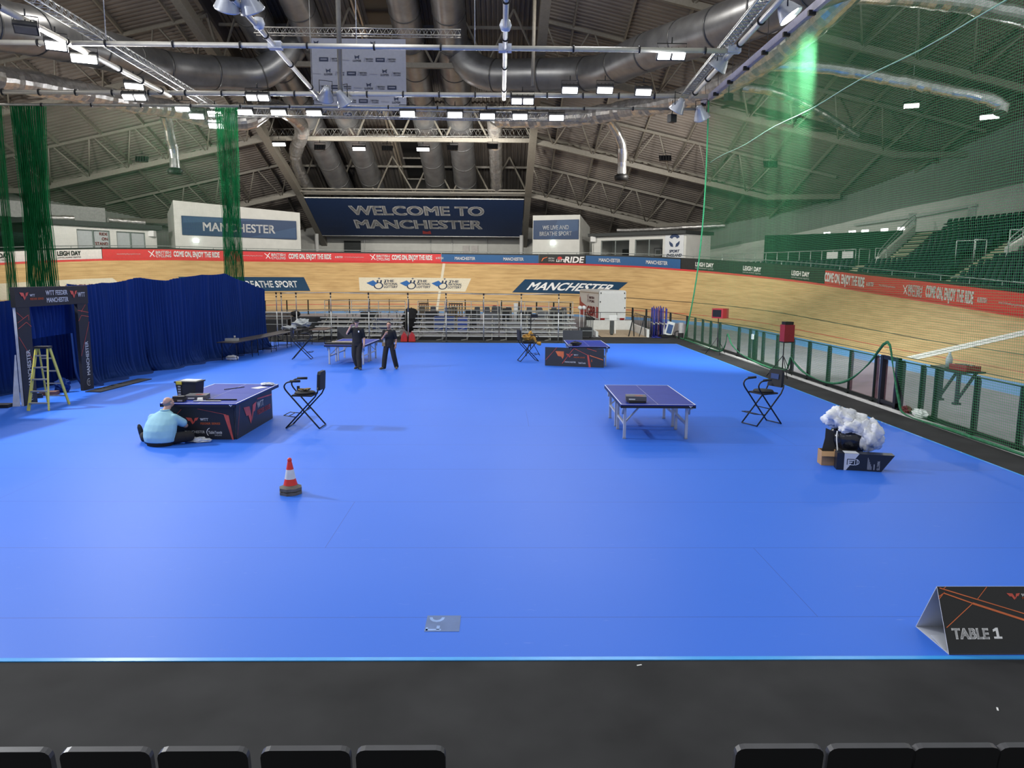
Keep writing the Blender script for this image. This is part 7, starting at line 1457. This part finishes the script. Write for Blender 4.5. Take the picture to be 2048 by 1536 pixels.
t = thing('stage_deck_stack', 'stack of pale edged stage decks left of the left bleacher', 'stage decks', (-13.1, 43.6, G0))
for k in range(6): mb = MB(); mb.box((0, 0, .2 + .2 * k), (1.9, 1.0, .06), 0); mb.box((0, 0, .13 + .2 * k), (1.8, .9, .07), 1); part('deck', mb, [ALU, mat('brown_deck', (.06, .045, .04), .6)], t)
mb = MB(); crumple(mb, .2, (1.4, 1, .8), seed=63, j=.1); single('black_bag', mb, BLKC, 'round black bag left of the left bleacher', 'bag', (-11.65, 42.3, 1.012))
for k, (x, y) in enumerate(((-9.3, 46.5), (-8.1, 46.9), (-7.2, 46.4), (-6.3, 46.8))):
    t = thing('exercise_bike', ('first', 'second', 'third', 'fourth')[k] + ' dark exercise bike from the left behind the left bleacher', 'bike', (x, y, G0), .3 * k); mb = MB(); mb.tube([(-.25, -.02, .3), (-.25, .02, .3)], .24, 16); part('flywheel', mb, BLACKP, t)
    mb = MB(); mb.tube([(-.25, 0, .3), (-.3, 0, 1.1), (-.45, 0, 1.15)], .03, 6); mb.tube([(-.28, 0, .6), (.15, 0, .35), (.25, 0, .95)], .03, 6); mb.tube([(-.5, 0, .04), (.5, 0, .04)], .03, 6); mb.tube([(.15, 0, .35), (.15, 0, .04)], .03, 6); part('frame', mb, GALV, t); mb = MB(); mb.box((.25, 0, .98), (.25, .14, .06)); part('saddle', mb, BLACKP, t)
for i, (x, y, lb) in enumerate(((4.85, 44.5, 'white helmet like ball on the pole behind the right bleacher, left one'), (5.1, 44.6, 'white ball on the pole behind the right bleacher, right one'))):
    mb = MB(); mb.lathe([(0, 1.4), (.1, 1.43), (.14, 1.52), (.1, 1.62), (0, 1.66)], 10); mb.tube([(0, 0, 0), (0, 0, 1.42)], .02, 5); single('display_ball', mb, WHITE, lb, 'ball', (x, y, G0))
for k, (x, y, w, h, c, lb) in enumerate(((-4.15, 45.2, .8, 1.15, BLACKP, 'tall black trolley case behind the left end of the middle bleacher'), (-3.2, 46.9, .6, 1.3, GCH, 'tall grey trolley case behind the middle bleacher, left of the wide wooden frame'), (-1.75, 45.3, .7, 1.25, BLACKP, 'tall black trolley case behind the middle bleacher, right of the wide wooden frame'), (-.5, 45.6, .9, 1.05, GCH, 'grey trolley case behind the gap between the middle and right bleachers'), (.45, 46.6, .6, 1.3, BLACKP, 'tall black trolley case just left of the white roll'), (1.6, 45.9, .8, 1.2, BLACKP, 'tall black trolley case just right of the white roll'), (2.7, 46.2, .7, 1.1, GCH, 'grey trolley case behind the right bleacher near its middle'), (3.6, 46.6, .9, 1.25, BLACKP, 'tall black trolley case behind the right end of the right bleacher'), (-7.9, 44.9, 1.0, 1.1, BLACKP, 'tall black trolley case behind the middle of the left bleacher'))): crate(lb, (x, y, G0), (w, .6, h), c)
# small litter on the carpet and mat
for x, y, rz, lb in ((1.22, 5.92, .3, 'scrap of pale tape on the black carpet at the front'), (3.9, 5.25, 1.1, 'small pale scrap on the black carpet at the right')):
    mb = MB(); mb.box((0, 0, .002), (.045, .012, .004)); single('tape_scrap', mb, WHITE, lb, 'scrap', (x, y, .0085), rz)
